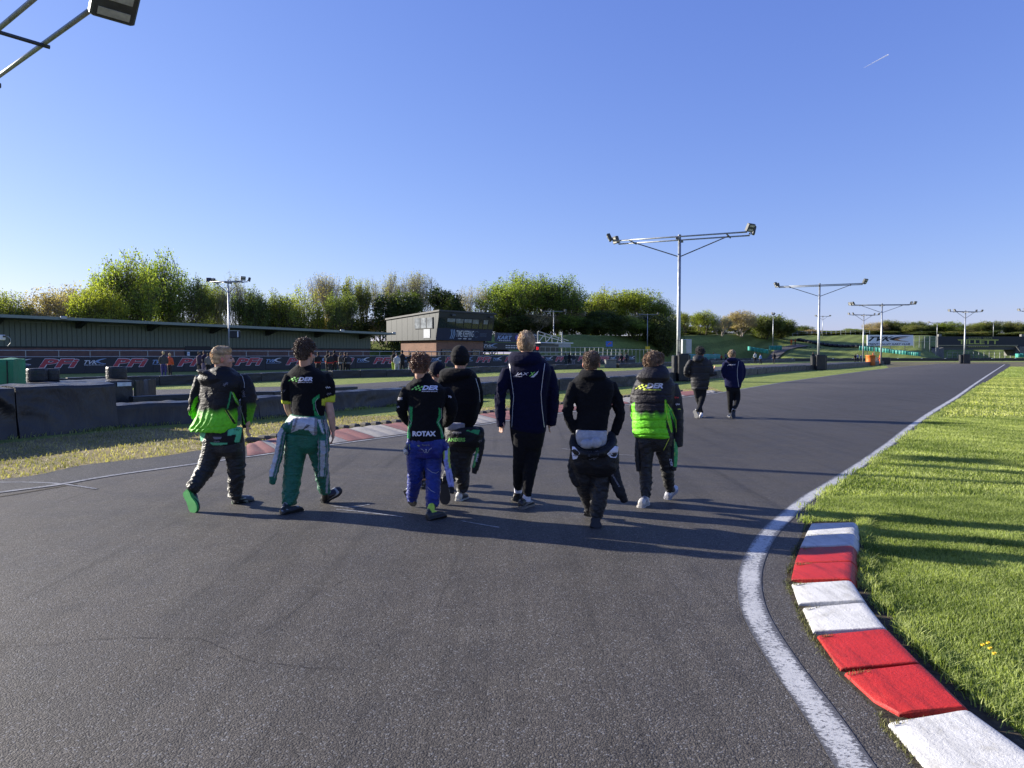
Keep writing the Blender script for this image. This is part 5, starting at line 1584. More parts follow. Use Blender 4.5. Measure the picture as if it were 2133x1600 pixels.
def make_tree(kind, seed):
    """a tree of nominal height 10 and crown width about 7, foot at the origin"""
    r = random.Random(seed)
    f0, spread, lev, kids, nl, cr, ls = PAR[kind]
    wood = MB(); tips = []
    Hn = 10.0
    def inside(p):
        z = (p.z / Hn - 0.53) / 0.50
        rr = math.hypot(p.x, p.y) / 3.5
        w = 0.08 * math.sin(3 * math.atan2(p.y, p.x) + seed) + 0.05 * math.sin(5 * p.z + seed)
        return z * z + rr * rr < (1.0 + w) ** 2
    def grow(p, d, L, rad, level):
        pts = [p]; q = p; dd = d.copy()
        ns = 3
        for i in range(ns):
            dd = (dd + Vector((r.uniform(-1, 1), r.uniform(-1, 1), r.uniform(-.4, .9))) * 0.16 + Vector((0, 0, 0.05))).normalized()
            q = q + dd * (L / ns)
            pts.append(q)
        wood.tube(pts, [rad * (1 - 0.45 * i / ns) for i in range(ns + 1)], 5 if level < 2 else 3, cap=False)
        if level >= lev:
            tips.append((q, dd)); return
        if level >= lev - 1: tips.append((pts[2], dd))
        n = kids + (r.random() < 0.35)
        for k in range(n):
            t = r.uniform(0.35, 1.0) if k else 1.0
            b = pts[0].lerp(pts[-1], t)
            ph = r.uniform(0, 2 * math.pi)
            s = dd.orthogonal().normalized(); s2 = dd.cross(s)
            sp = spread * r.uniform(0.55, 1.25) * (0.45 if k == 0 else 1)
            nd = (dd + (s * math.cos(ph) + s2 * math.sin(ph)) * sp * 1.25 + Vector((0, 0, 0.12))).normalized()
            LL = L * r.uniform(0.60, 0.80)
            e = b + nd * LL
            if level >= 1 and not inside(e): 
                LL *= 0.5
                if not inside(b): continue
            grow(b, nd, LL, rad * (0.62 if k == 0 else 0.45), level + 1)
    trunks = 1 if kind in ('leafy', 'dark', 'fresh') and r.random() < .4 else r.choice([2, 3, 3])
    if kind == 'bush': trunks = 4
    for k in range(trunks):
        a = 2 * math.pi * k / trunks + r.uniform(0, 1)
        off = 0.0 if trunks == 1 else r.uniform(.2, .7)
        lean = 0 if trunks == 1 else r.uniform(0.12, 0.42)
        d = Vector((math.cos(a) * lean, math.sin(a) * lean, 1)).normalized()
        p0 = Vector((math.cos(a) * off, math.sin(a) * off, -0.4))
        p1 = p0 + d * (Hn * f0 + .4)
        wood.tube([p0, p1], [0.17, 0.13], 6, cap=False)
        for j in range(3 if trunks > 1 else 5):
            ph = r.uniform(0, 6.28)
            nd = (d + Vector((math.cos(ph), math.sin(ph), 0)) * (spread * (0.25 + 0.5 * (j > 0)))).normalized()
            grow(p1 - d * 0.25 * j, nd, Hn * r.uniform(0.27, 0.34), 0.11, 1)
    T = np.array([t[0][:] for t in tips]); rs = np.random.RandomState(seed)
    # leaves: flat little diamonds scattered in loose clumps round the twig ends
    n = int(len(T) * nl); n = min(n, 13000)
    clump = rs.gamma(1.3, 1.0, len(T)); clump /= clump.sum()
    idx = rs.choice(len(T), n, p=clump)
    C = T[idx] + rs.randn(n, 3) * cr * 0.5
    low = {'bush': 0.36, 'dark': 0.25, 'leafy': 0.10, 'fresh': 0.03}.get(kind, 0)
    nlow = int(n * low)
    if nlow:       # shoots and low foliage right down to the ground
        a_ = rs.uniform(0, 6.28, nlow); z_ = rs.uniform(0, 1, nlow) ** 0.8 * 5.0; r_ = 3.1 * np.sqrt(rs.uniform(0.05, 1, nlow)) * (0.72 + 0.28 * np.sin(a_ * 3 + seed)) * (0.75 + z_ * .05)
        C[:nlow] = np.stack([np.cos(a_) * r_, np.sin(a_) * r_, z_], 1) + rs.randn(nlow, 3) * .15
    u = rs.randn(n, 3); u /= np.linalg.norm(u, axis=1)[:, None]
    v = np.cross(u, rs.randn(n, 3)); v /= np.linalg.norm(v, axis=1)[:, None]
    s = (ls * rs.uniform(0.6, 1.35, n))[:, None]
    V = np.stack([C - u * s, C + v * s * .55, C + u * s, C - v * s * .55], 1).reshape(-1, 3)
    V[:, 2] = np.maximum(V[:, 2], 0.02)
    me = big_mesh('crown', V, np.arange(n * 4).reshape(-1, 4))
    cv = np.clip(0.45 + 0.22 * wob(C, 1.1, seed) + rs.randn(n) * 0.2, 0, 1)
    set_col(me, np.repeat(np.stack([cv] * 3, 1), 4, 0))
    me.materials.append(LEAF[kind])
    Vz = np.array(wood.v); hgt = max(V[:, 2].max(), Vz[:, 2].max())
    wid = np.percentile(np.abs(V[:, 0]), 97) * 2
    wm = wood.mesh('trunk'); wm.materials.append(M['bark_pale'] if kind in ('bare', 'tan') else M['bark'])
    return wm, me, hgt, wid
PROTO = {}
for kind, seeds in (('leafy', (11, 12, 13, 14)), ('fresh', (21, 22, 23)), ('dark', (31, 32)), ('bare', (41, 42, 43)), ('tan', (51, 52)), ('bush', (61, 62, 63))):
    PROTO[kind] = [make_tree(kind, s) for s in seeds]
KN = {'leafy': ('leafy_tree', 'tree'), 'fresh': ('young_leaf_tree', 'tree'), 'dark': ('dark_tree', 'tree'), 'bare': ('bare_tree', 'tree'), 'tan': ('budding_tree', 'tree'), 'bush': ('bush', 'bush')}
tr_r = random.Random(77)
def place_tree(px, ytop, wpx, kind, Y, label, group, z0=None):
    wm, cm_, hg, wd = PROTO[kind][tr_r.randrange(len(PROTO[kind]))]
    x = onY(px, Y); z = TZ(px, Y) if z0 is None else z0
    z = max(z, 0.0)
    top = W(px, ytop, Y).z
    o = empty(KN[kind][0], (x, Y, z), label, KN[kind][1], group)
    sz = (top - z) / hg; sx = wpx / F * Y / wd
    sx = max(sx, sz * 0.45)
    o.scale = (sx, sx, sz)
    o.rotation_euler = (0, 0, tr_r.uniform(0, 6.28))
    for nm, me in (('trunk', wm), ('crown', cm_)):
        c = bpy.data.objects.new(nm, me); COL.objects.link(c); c.parent = o
    return o
LM_FAR = [(1380, 'the last broad tree'), (1413, 'the tall lamp post with the cabinet'), (1459, 'the walker in the padded jacket'), (1527, 'the walker in navy'), (1570, 'the walker in navy and the path'), (1609, 'the thin lamp post on the path'), (1651, 'the two orange marshals'),
          (1680, 'the parked karts'), (1705, 'the second tall lamp post'), (1745, 'the curving tyre line'), (1797, 'the small lamp post by the third tall one'), (1835, 'the third tall lamp post'), (1865, 'the KART of the white billboard'), (1905, 'the right end of the white billboard'), (1930, 'the mesh fence'),
          (1955, 'the left bridge pier'), (1985, 'the start of the yellow lettering'), (2008, 'the lamp post before the bridge'), (2040, 'the middle of the yellow lettering'), (2075, 'the end of the yellow lettering'), (2110, 'the right end of the bridge banner'), (2135, 'the right edge of the frame'), (2190, 'the right edge, out of frame')]
LM_BELT = [(-120, 'the left edge, out of frame'), (10, 'the olive tree at the left edge'), (70, 'the wrapped tyre pair'), (120, 'the tan budding tree'), (180, 'the second tan tree'), (262, 'the biggest green tree'), (335, 'the tall green tree beside the biggest'), (395, 'the slim small leaved tree'), (462, 'the blond boy'),
           (478, 'the pit lamp post'), (560, 'the dip in the skyline'), (637, 'the boy in the T-shirt'), (678, 'the rounded bare tree'), (720, 'the dark row of drivers'), (772, 'the slim bare tree'), (826, 'the left end of the tower'), (880, 'the ROTAX boy'), (930, 'the tower windows'), (958, 'the beanie'), (1000, 'the right end of the tower'),
           (1040, 'the white canopy'), (1070, 'the KART banner'), (1097, 'the tall man in navy'), (1130, 'the big screen'), (1153, 'the thin lamp post by the screen'), (1195, 'the end of the truss roof'), (1232, 'the boy in the plain hoodie'), (1269, 'the small blue sign'), (1310, 'the blue sign and the yellow one'), (1348, 'the yellow sign'), (1380, 'the quilted jacket boy'), (1413, 'the cabinet lamp post')]
KW = {'leafy': 'bright green', 'fresh': 'airy small leaved', 'dark': 'dark green', 'bare': 'bare twiggy', 'tan': 'tan budding', 'bush': 'rounded olive'}
_lab = {}
def near_label(kind, what, px, LM):
    q, nm = min(LM, key=lambda l: abs(l[0] - px))
    d = px - q
    rel_ = 'straight behind' if abs(d) < 5 else ('just left of' if d > -14 else 'left of') if d < 0 else ('just right of' if d < 14 else 'right of')
    lab = '%s %s %s %s' % (KW[kind], what, rel_, nm)
    _lab[lab] = _lab.get(lab, 0) + 1
    return lab if _lab[lab] == 1 else lab + (', right one of two' if _lab[lab] == 2 else ', rightmost')
def rowY(px): return 92 + 50 * max(0, px) / 1200.0
G1, G2, G3 = 'trees behind the pit building', 'trees behind the tower and podium', 'bushes and trees along the far hedge'
TL = [
 (10, 603, 110, 'fresh', 0, 'sparse olive tree at the left edge of the frame', G1),
 (-70, 590, 130, 'fresh', 0, 'olive tree partly outside the left edge', G1),
 (120, 600, 120, 'tan', 0, 'tan budding tree left of the biggest green tree', G1),
 (178, 590, 90, 'tan', 4, 'second tan budding tree, overlapping the biggest green tree', G1),
 (262, 522, 135, 'leafy', -4, 'biggest bright green tree, the tallest on the left skyline', G1),
 (335, 522, 120, 'leafy', 2, 'tall green tree just right of the biggest one', G1),
 (215, 590, 90, 'leafy', -7, 'lower bright green tree at the foot of the biggest one', G1),
 (395, 575, 80, 'fresh', 0, 'slim tree with small leaves right of the two tall green ones', G1),
 (440, 580, 80, 'fresh', 4, 'airy tree just left of the lamp post by the pit building', G1),
 (487, 574, 80, 'bare', 2, 'thin twiggy tree right behind the lamp post by the pit building', G1),
 (520, 596, 70, 'fresh', -2, 'airy tree under the right arm of the pit lamp post', G1),
 (560, 606, 80, 'fresh', 0, 'lower airy tree in the dip of the skyline', G1),
 (622, 588, 90, 'leafy', -2, 'yellow green tree above the curly haired boy in the T-shirt', G1),
 (678, 577, 80, 'bare', 4, 'rounded bare tree right of the yellow green one', G1),
 (705, 604, 70, 'fresh', -4, 'lower young leaved tree before the rounded bare one', G1),
 (745, 576, 70, 'fresh', 0, 'slim pale green tree in the middle of the bare ones', G1),
 (772, 584, 60, 'bare', 2, 'slim bare tree right of the pale green one', G1),
 (806, 573, 75, 'bare', 5, 'tall bare tree left of the dark round tree', G1),
 (830, 610, 90, 'dark', -6, 'dark round evergreen tree behind the tower roof', G1),
 (872, 573, 85, 'bare', 4, 'tall bare tree directly behind the tower', G2),
 (930, 597, 72, 'dark', -2, 'round brown green tree above the tower windows', G2),
 (985, 602, 75, 'bare', 2, 'see-through bare tree right of the tower', G2),
 (1045, 582, 100, 'leafy', 0, 'green tree above the kart banner', G2),
 (1105, 566, 120, 'leafy', 4, 'tallest green tree right of the tower', G2),
 (1160, 578, 110, 'leafy', 2, 'broad green tree sloping down behind the podium stand', G2),
 (1195, 610, 70, 'fresh', 6, 'smaller tree at the right end of the broad green ones', G2),
 (1262, 597, 105, 'leafy', 8, 'green tree just right of the gap in the skyline', G2),
 (1318, 604, 100, 'leafy', 10, 'broad tree left of the tall lamp post with the cabinet', G2),
 (1366, 618, 70, 'leafy', 8, 'lowest of the broad trees beside the tall lamp post', G2),
 (1245, 652, 70, 'dark', 0, 'dark shrub below the gap in the skyline', G2),
 (1428, 655, 50, 'fresh', 22, 'small tree just right of the tall lamp pole', G3),
 (1462, 652, 62, 'leafy', 24, 'small green tree above the first walker', G3),
 (1500, 670, 50, 'bare', 24, 'low bare tree right of the first walker', G3),
 (1540, 657, 66, 'tan', 30, 'pale budding tree above the second walker', G3),
 (1590, 660, 60, 'bush', 34, 'rounded bush left of the thin lamp post on the path', G3),
 (1622, 668, 60, 'bush', 38, 'rounded bush right of the thin lamp post on the path', G3),
]
for px, yt, w, k, dy, lab, g in TL:
    place_tree(px, yt - (13 if k in ('bare', 'tan') else 8), w, k, rowY(px) + dy, lab, g)
# lower filler trees along the same belt: dark undergrowth between the trunks
for i in range(24):
    px = -160 + i * 64 + tr_r.uniform(-9, 9)
    k = tr_r.choice(['dark', 'bare', 'fresh', 'fresh', 'tan'])
    yt = 642 + tr_r.uniform(-10, 22) if px < 1000 else (640 if px < 1400 else 672) + tr_r.uniform(-6, 18)
    o = place_tree(px, yt, tr_r.uniform(60, 85), k, rowY(px) + tr_r.uniform(-5, 7), near_label(k, 'undergrowth shrub', px, LM_BELT), 'undergrowth in the tree belt')
# thick shrubs closing the foot of the broad green trees on the bank
for i in range(20):
    px = 1010 + i * 20 + tr_r.uniform(-6, 6)
    k = tr_r.choice(['dark', 'bush', 'leafy'])
    place_tree(px, 655 + tr_r.uniform(-8, 12), tr_r.uniform(48, 66), k, rowY(px) + tr_r.uniform(-4, 2), near_label(k, 'thick shrub', px, LM_BELT), 'shrubs below the broad green trees')
# the far hedge at the right
for i in range(46):
    px = 1400 + i * 18 + tr_r.uniform(-5, 5)
    base = np.interp(px, [1400, 1560, 1640, 1700, 1790, 1860, 1900, 1970, 2000, 2060, 2133], [676, 672, 678, 682, 679, 668, 669, 668, 676, 670, 670])
    k = tr_r.choice(['bush', 'bush', 'fresh', 'tan', 'bush', 'leafy'])
    place_tree(px, base + tr_r.uniform(-5, 8), tr_r.uniform(32, 52), k, float(np.interp(px, [1400, 1600, 2200], [178, 222, 240])) + tr_r.uniform(-4, 8),
               near_label(k, 'skyline bush', px, LM_FAR), 'far hedge on the skyline')
for i in range(50):
    px = 1395 + i * 16.5 + tr_r.uniform(-4, 4)
    k = tr_r.choice(['dark', 'bush'])
    place_tree(px, 691 + tr_r.uniform(-4, 5), tr_r.uniform(30, 44), k, float(np.interp(px, [1400, 1600, 2200], [170, 214, 226])) + tr_r.uniform(-2, 3),
               near_label(k, 'low shrub', px, LM_FAR), 'shrubs at the foot of the far hedge')
# ================================================================== PEOPLE
def remesh(V, Fc, voxel, smooth=3, dec=None):
    me = bpy.data.meshes.new('tmp'); me.from_pydata([tuple(v) for v in V], [], Fc)
    bm = bmesh.new(); bm.from_mesh(me); bmesh.ops.recalc_face_normals(bm, faces=bm.faces); bm.to_mesh(me); bm.free()
    ob = bpy.data.objects.new('tmp', me); COL.objects.link(ob)
    md = ob.modifiers.new('r', 'REMESH'); md.mode = 'VOXEL'; md.voxel_size = voxel; md.adaptivity = 0
    if smooth:
        ms = ob.modifiers.new('s', 'SMOOTH'); ms.factor = 0.5; ms.iterations = smooth
    if dec:
        dm_ = ob.modifiers.new('d', 'DECIMATE'); dm_.ratio = dec
    dg = bpy.context.evaluated_depsgraph_get(); dg.update()
    out = bpy.data.meshes.new_from_object(ob.evaluated_get(dg))
    bpy.data.objects.remove(ob); bpy.data.meshes.remove(me)
    return out

def vco(me):
    a = np.empty(len(me.vertices) * 3, np.float32); me.vertices.foreach_get('co', a); return a.reshape(-1, 3).astype(float)
def vno(me):
    a = np.empty(len(me.vertices) * 3, np.float32); me.vertices.foreach_get('normal', a); return a.reshape(-1, 3).astype(float)
def setco(me, V):
    me.vertices.foreach_set('co', V.astype(np.float32).ravel()); me.update()

def sections(rows, Y0, heading=0.0, n=28, power=2.4):
    """closed loft through horizontal sections: rows = (py, xl, xr, depth ratio, dY)"""
    V = []; Fc = []
    ch, sh = math.cos(heading), math.sin(heading)
    pys = [r_[0] for r_ in rows]
    order = sorted(range(len(rows)), key=lambda i: pys[i])
    A = np.array([rows[i] for i in order], float)
    ys = np.linspace(A[0, 0], A[-1, 0], max(10, int((A[-1, 0] - A[0, 0]) / 4)))
    R_ = [np.interp(ys, A[:, 0], A[:, k]) for k in range(5)]
    k5 = np.array([.25, .5, .25])
    rings = len(ys)
    for i in range(rings):
        Y = Y0 + R_[4][i]
        c = W((R_[1][i] + R_[2][i]) / 2, ys[i], Y)
        w = (R_[2][i] - R_[1][i]) / 2 / F * Y
        dr = R_[3][i]
        a = w / math.sqrt(ch * ch + (dr * sh) ** 2); b = a * dr
        for j in range(n):
            t = 2 * math.pi * j / n
            ct, st = math.cos(t), math.sin(t)
            x = a * abs(ct) ** (2 / power) * (1 if ct > 0 else -1); y = b * abs(st) ** (2 / power) * (1 if st > 0 else -1)
            V.append((c.x + x * ch + y * sh, c.y - x * sh + y * ch, c.z))
    for i in range(rings - 1):
        for j in range(n):
            Fc.append((i * n + j, i * n + (j + 1) % n, (i + 1) * n + (j + 1) % n, (i + 1) * n + j))
    Fc += [tuple(range(n)), tuple(range((rings - 1) * n, rings * n))]
    return V, Fc

def limb(pts, Y0, flat=1.0, n=16, sub=5):
    """closed tube: pts = (px, py, half width in px, dY)"""
    P = catmull([W(p[0], p[1], Y0 + p[3]) for p in pts], sub)
    Rr = catmull([Vector((p[2], 0, 0)) for p in pts], sub)
    Rd = [max(0.3, r_.x) / F * (Y0) for r_ in Rr]
    V = []; Fc = []
    m = len(P)
    for i, p in enumerate(P):
        t = (P[min(i + 1, m - 1)] - P[max(i - 1, 0)]).normalized()
        u = Vector((1, 0, 0)); u = (u - t * u.dot(t))
        u = u.normalized() if u.length > .05 else t.orthogonal().normalized()
        b = t.cross(u).normalized()
        for k in range(n):
            a = 2 * math.pi * k / n
            V.append(p + u * math.cos(a) * Rd[i] + b * math.sin(a) * Rd[i] * flat)
    for i in range(m - 1):
        for k in range(n):
            j = (k + 1) % n
            Fc.append((i * n + k, i * n + j, i * n + n + j, i * n + n + k))
    c0 = len(V); V.append(P[0] + (P[0] - P[1]).normalized() * Rd[0] * 0.45); V.append(P[-1] + (P[-1] - P[-2]).normalized() * Rd[-1] * 0.3)
    for k in range(n):
        Fc.append((c0, (k + 1) % n, k)); Fc.append((c0 + 1, (m - 1) * n + k, (m - 1) * n + (k + 1) % n))
    return V, Fc, P

def ball(c, rx, ry, rz, rot=None, n=16):
    V = []; Fc = []; rows = 9
    rot = rot or Matrix.Identity(3)
    for i in range(1, rows):
        th = math.pi * i / rows
        for j in range(n):
            a = 2 * math.pi * j / n
            V.append(c + rot @ Vector((rx * math.sin(th) * math.cos(a), ry * math.sin(th) * math.sin(a), rz * math.cos(th))))
    t = len(V); V += [c + rot @ Vector((0, 0, rz)), c + rot @ Vector((0, 0, -rz))]
    for i in range(rows - 2):
        for j in range(n): Fc.append((i * n + j, i * n + (j + 1) % n, (i + 1) * n + (j + 1) % n, (i + 1) * n + j))
    for j in range(n):
        Fc.append((t, (j + 1) % n, j)); Fc.append((t + 1, (rows - 2) * n + j, (rows - 2) * n + (j + 1) % n))
    return V, Fc

class Solid:
    def __init__(s): s.v = []; s.f = []
    def add(s, vf):
        b = len(s.v); s.v += [tuple(p) for p in vf[0]]; s.f += [tuple(i + b for i in f) for f in vf[1]]; return s

def folds3(P, seed, k=22.0, stretch=(1, 1, 1)):
    """sharp-crested cloth folds as a function of place"""
    r = np.random.RandomState(seed)
    Q = P * np.array(stretch)
    w = wob(Q, 5.0, seed + 3) * 0.9
    f = np.zeros(len(P))
    for i in range(3):
        d = r.randn(3); d[2] = abs(d[2]) + 0.6; d /= np.linalg.norm(d)
        f += (1 - np.abs(np.sin(Q @ d * k * r.uniform(.6, 1.3) + 2.0 * w + r.uniform(0, 6))) ** 0.8) * (0.6 if i else 1.0)
    return f / 2.2 - 0.45

def limb_coord(P, paths):
    """distance along and direction of the nearest limb for every vertex"""
    best = np.full(len(P), 1e9); T = np.zeros(len(P)); A = np.zeros(len(P)); K = np.zeros(len(P), int)
    for k, path in enumerate(paths):
        Q = np.array([p[:] for p in path]); L = 0.0
        tot = np.linalg.norm(np.diff(Q, axis=0), axis=1).sum()
        for a, b in zip(Q[:-1], Q[1:]):
            d = b - a; ln = np.linalg.norm(d)
            if ln < 1e-6: continue
            t = np.clip((P - a) @ d / ln ** 2, 0, 1)
            q = a + t[:, None] * d; dist = np.linalg.norm(P - q, axis=1)
            m = dist < best
            best[m] = dist[m]; T[m] = (L + t[m] * ln) / tot; K[m] = k
            rr_ = P[m] - q[m]; A[m] = np.arctan2(rr_[:, 1], rr_[:, 0])
            L += ln
    return T, A, K, best

def cuff_folds(T, A, K, length, amp_fn, seed, wl=0.055):
    """slack cloth pushed up round a limb: broken slanting creases, not rings"""
    r = np.random.RandomState(seed)
    ph = r.uniform(0, 6.28, (10, 8))
    p = ph[K]
    w = 1.5 * np.sin(A + p[:, 0] + 3.1 * T) + 0.9 * np.sin(2 * A + p[:, 1] - 6 * T) + 0.5 * np.sin(3 * A + 11 * T + p[:, 2])
    s = T * length / wl * np.pi
    m1 = np.clip(0.5 + 0.7 * np.sin(A * 1.0 + 7 * T + p[:, 3]), 0, 1); m2 = np.clip(0.5 + 0.7 * np.sin(A * 2.0 - 9 * T + p[:, 4]), 0, 1)
    c1 = (1 - np.abs(np.sin(0.62 * s + 0.8 * w))) ** 1.8
    c2 = (1 - np.abs(np.sin(0.85 * s - 1.0 * w + p[:, 5]))) ** 1.6
    c3 = (1 - np.abs(np.sin(1.45 * s + 1.3 * w + p[:, 6]))) ** 1.6
    f = c1 * m1 + 0.75 * c2 * m2 + 0.35 * c3 - 0.42
    return f * amp_fn(T)

def poly_mask(Q, poly):
    return in_poly(Q, poly)

def finish(name, me, V, col, mat, parent, label=None):
    setco(me, V)
    set_col(me, col)
    L = np.array(parent.location[:]) if parent is not None else 0
    setco(me, V - L)
    me.materials.clear()
    o = link(name, me, mat, parent, True)
    if label: o['label'] = label
    return o

MC = {'cotton': m_vcol('cotton cloth', 0.9, 0.12, 0.03, 0.2, 260, fold=0.5),
      'nylon': m_vcol('padded nylon', 0.58, 0.28, 0.02, 0.1, 200, fold=0.6),
      'satin': m_vcol('race suit satin', 0.46, 0.40, 0.04, 0.12, 300, fold=0.8),
      'skin': m_vcol('skin', 0.55, 0.4, 0.0, 0.08, 400),
      'hair': m_vcol('hair', 0.55, 0.4, 0.2, 0.3, 500),
      'shoe': m_vcol('shoe leather', 0.42, 0.5, 0.0, 0.15, 200)}
SKIN = (0.50, 0.29, 0.20)

def hand_parts(S, wrist, dirv, side, s=1.0, curl=0.5, thumb_side=1):
    """palm, four unequal bent fingers and a thumb"""
    d = dirv.normalized(); side = (side - d * side.dot(d)).normalized(); n = d.cross(side)
    rot = Matrix((side, n, d)).transposed()
    pc = wrist + d * 0.045 * s
    S.add(ball(pc, 0.038 * s, 0.017 * s, 0.052 * s, rot))
    for k, (off, ln) in enumerate(((-0.028, .062), (-0.0095, .074), (0.0095, .078), (0.028, .070))):
        b = wrist + d * 0.080 * s + side * off * s * thumb_side
        p = [b - d * .02 * s, b]
        dd = d.copy()
        for j in range(3):
            dd = (dd + n * curl * (0.35 + 0.2 * j)).normalized()
            p.append(p[-1] + dd * ln * s * (0.42, 0.33, 0.25)[j])
        m = MB(); m.tube(p, [0.0088 * s, 0.0092 * s, 0.0086 * s, 0.0080 * s, 0.0062 * s], 8); S.add((m.v, m.f))
    b = wrist + d * 0.028 * s + side * 0.030 * s * thumb_side
    t1 = (d * 0.75 + side * 0.65 * thumb_side + n * .2).normalized(); t2 = (d * .9 + side * .15 * thumb_side + n * .45).normalized()
    m = MB(); m.tube([b - t1 * .02 * s, b, b + t1 * .034 * s, b + t1 * .034 * s + t2 * .03 * s], [0.011 * s, 0.012 * s, 0.0105 * s, 0.008 * s], 8); S.add((m.v, m.f))

class Person:
    def __init__(s, px_mid, foot_py, label, Y0, heading=R(20), cat='person', group=None, seed=1):
        s.Y0 = Y0; s.h = heading; s.seed = seed
        g = W(px_mid, foot_py, Y0)
        s.origin = Vector((g.x, Y0, 0.0))
        s.label = label; s.group = group
        s.body = Solid(); s.eyes = []; s.hasroot = False
    def head(s, px, py, yaw, sc=1.0, dY=0.0, tilt=0.0, neck_to=None, ear=1.0):
        """px, py: middle of the skull as seen; yaw: where the face points, 0 = away, + = to the right"""
        C = W(px, py, s.Y0 + dY)
        f = Vector((math.sin(yaw), math.cos(yaw), 0)); r_ = Vector((math.cos(yaw), -math.sin(yaw), 0)); u = Vector((0, 0, 1))
        f = (f * math.cos(tilt) - u * math.sin(tilt)).normalized(); u = r_.cross(f)
        s.C, s.f, s.r, s.u, s.sc = C, f, r_, u, sc
        Rm = Matrix((r_, f, u)).transposed(); k = sc
        at = lambda a, b, c: C + (r_ * a + f * b + u * c) * k
        S = s.body
        S.add(ball(at(0, -.008, .008), .074 * k, .094 * k, .088 * k, Rm, 20))
        S.add(ball(at(0, .034, -.045), .056 * k, .060 * k, .074 * k, Rm, 20))
        S.add(ball(at(0, .066, -.098), .028 * k, .026 * k, .024 * k, Rm))
        S.add(ball(at(0, .100, -.030), .012 * k, .020 * k, .026 * k, Rm))
        S.add(ball(at(0, .110, -.044), .016 * k, .014 * k, .012 * k, Rm))
        S.add(ball(at(0, .080, .012), .050 * k, .016 * k, .014 * k, Rm))
        S.add(ball(at(0, .088, -.072), .022 * k, .012 * k, .007 * k, Rm))
        S.add(ball(at(0, .087, -.082), .019 * k, .012 * k, .008 * k, Rm))
        for sd in (-1, 1):
            S.add(ball(at(.036 * sd, .066, -.045), .022 * k, .022 * k, .022 * k, Rm))
            if ear:
                er = Matrix.Rotation(0.35 * sd, 3, 'Z')
                S.add(ball(at(.079 * sd, -.008, -.026), .010 * k * ear, .019 * k, .031 * k, Rm @ er))
            s.eyes.append(at(.030 * sd, .086, -.012))
        nk = neck_to if neck_to is not None else (px, py + 40, 0)
        nb = W(nk[0], nk[1], s.Y0 + nk[2])
        m = MB(); m.tube([at(0, -.022, -.02), at(0, -.018, -.085), (at(0, -.018, -.085) + nb) / 2, nb], [.052 * k, .050 * k, .054 * k, .070 * k], 16); S.add((m.v, m.f))
        s.nb = nb
    def bodylimb(s, pts, flat=1.0, k=0.66):
        V, Fc, P = limb([(a, b, c * k, d) for a, b, c, d in pts], s.Y0, flat); s.body.add((V, Fc))
    def build_body(s, voxel=0.0075, skin=SKIN):
        me = remesh(s.body.v, s.body.f, voxel, 2, 0.45)
        V = vco(me)
        c = np.tile(np.array(skin), (len(V), 1))
        # ears and nose a little redder; lips darker
        d = V - np.array(s.C[:]); a = np.abs(d @ np.array(s.r[:])); c[(a > .078 * s.sc) & (np.abs(d[:, 2]) < .07)] = np.array(skin) * [1.15, .72, .66]
        lips = (np.abs(d @ np.array(s.r[:])) < .024) & ((d @ np.array(s.f[:])) > .088) & (np.abs(d @ np.array(s.u[:]) + .077) < .010)
        c[lips] = np.array(skin) * [.9, .5, .5]
        set_col(me, c); setco(me, V - np.array(s.origin[:]))
        me.materials.clear(); me.materials.append(MC['skin'])
        o = link('person', me, None, None, True); o.location = s.origin
        tag(o, s.label, 'person', s.group)
        s.root = o
        em = simple('eye', (0.05, 0.035, 0.03), 0.2, bmp=0)
        for e in s.eyes:
            V_, F_ = ball(e - s.f * .004, .0075, .0075, .0075, None, 10)
            m = MB(); m.add(V_, F_); m.build('eye', em, o, True)
        return o
    def hair(s, col, length=0.03, curl=0.0, volume=0.012, low=-0.055, top=0.02, seed=1, n=2600, front=0.0):
        k = s.sc; Rm = Matrix((s.r, s.f, s.u)).transposed()
        at = lambda a, b, c: s.C + (s.r * a + s.f * b + s.u * c) * k
        S = Solid()
        S.add(ball(at(0, -.010, .014 + top * .3), (.074 + volume) * k, (.094 + volume) * k, (.086 + volume + top * .5) * k, Rm, 24))
        S.add(ball(at(0, -.040, low * .55), (.064 + volume * .4) * k, (.056 + volume * .4) * k, (.050) * k, Rm, 20))
        if front: S.add(ball(at(0, .045, .075), .052 * k, .045 * k, (.030 + front) * k, Rm, 16))
        me = remesh(S.v, S.f, 0.008, 1)
        V = vco(me); Nn = vno(me)
        d = (V - np.array(s.C[:])) @ np.array(Rm)
        # keep the face and ears free: push hair that would cover them inside the head
        fy, uz, ax_ = d[:, 1] / k, d[:, 2] / k, np.abs(d[:, 0]) / k
        cut = np.clip((fy - 0.012) / 0.03, 0, 1) * np.clip((0.034 - uz) / 0.02, 0, 1)
        cut = np.maximum(cut, np.clip((fy + 0.03) / 0.02, 0, 1) * np.clip((-0.004 - uz) / 0.012, 0, 1) * (ax_ > .03))
        cut = np.maximum(cut, np.clip((low - uz) / 0.02, 0, 1))
        fr = 14 + 14 * (curl > 0)
        nz = wob(V, 60.0 if curl > .5 else 75.0, seed) * (0.0030 + 0.006 * curl)
        V2 = V + Nn * (nz - cut * 0.030 * (1 + volume * 20))[:, None]
        rs = np.random.RandomState(seed)
        # short locks standing out of the mass
        keep = np.where((cut < 0.25))[0]
        idx = rs.choice(keep, n)
        B = V2[idx]; Nb = Nn[idx]
        dn = -np.array(s.u[:]) * 0.75 + np.array(s.f[:]) * rs.uniform(-.2, .5, n)[:, None] * (d[idx, 2] > .05)[:, None] * 1.5
        T = Nb * rs.uniform(.05 + .15 * curl, .30 + .9 * curl, n)[:, None] + dn * rs.uniform(.4, 1.0, n)[:, None] + rs.randn(n, 3) * (.12 + .75 * curl)
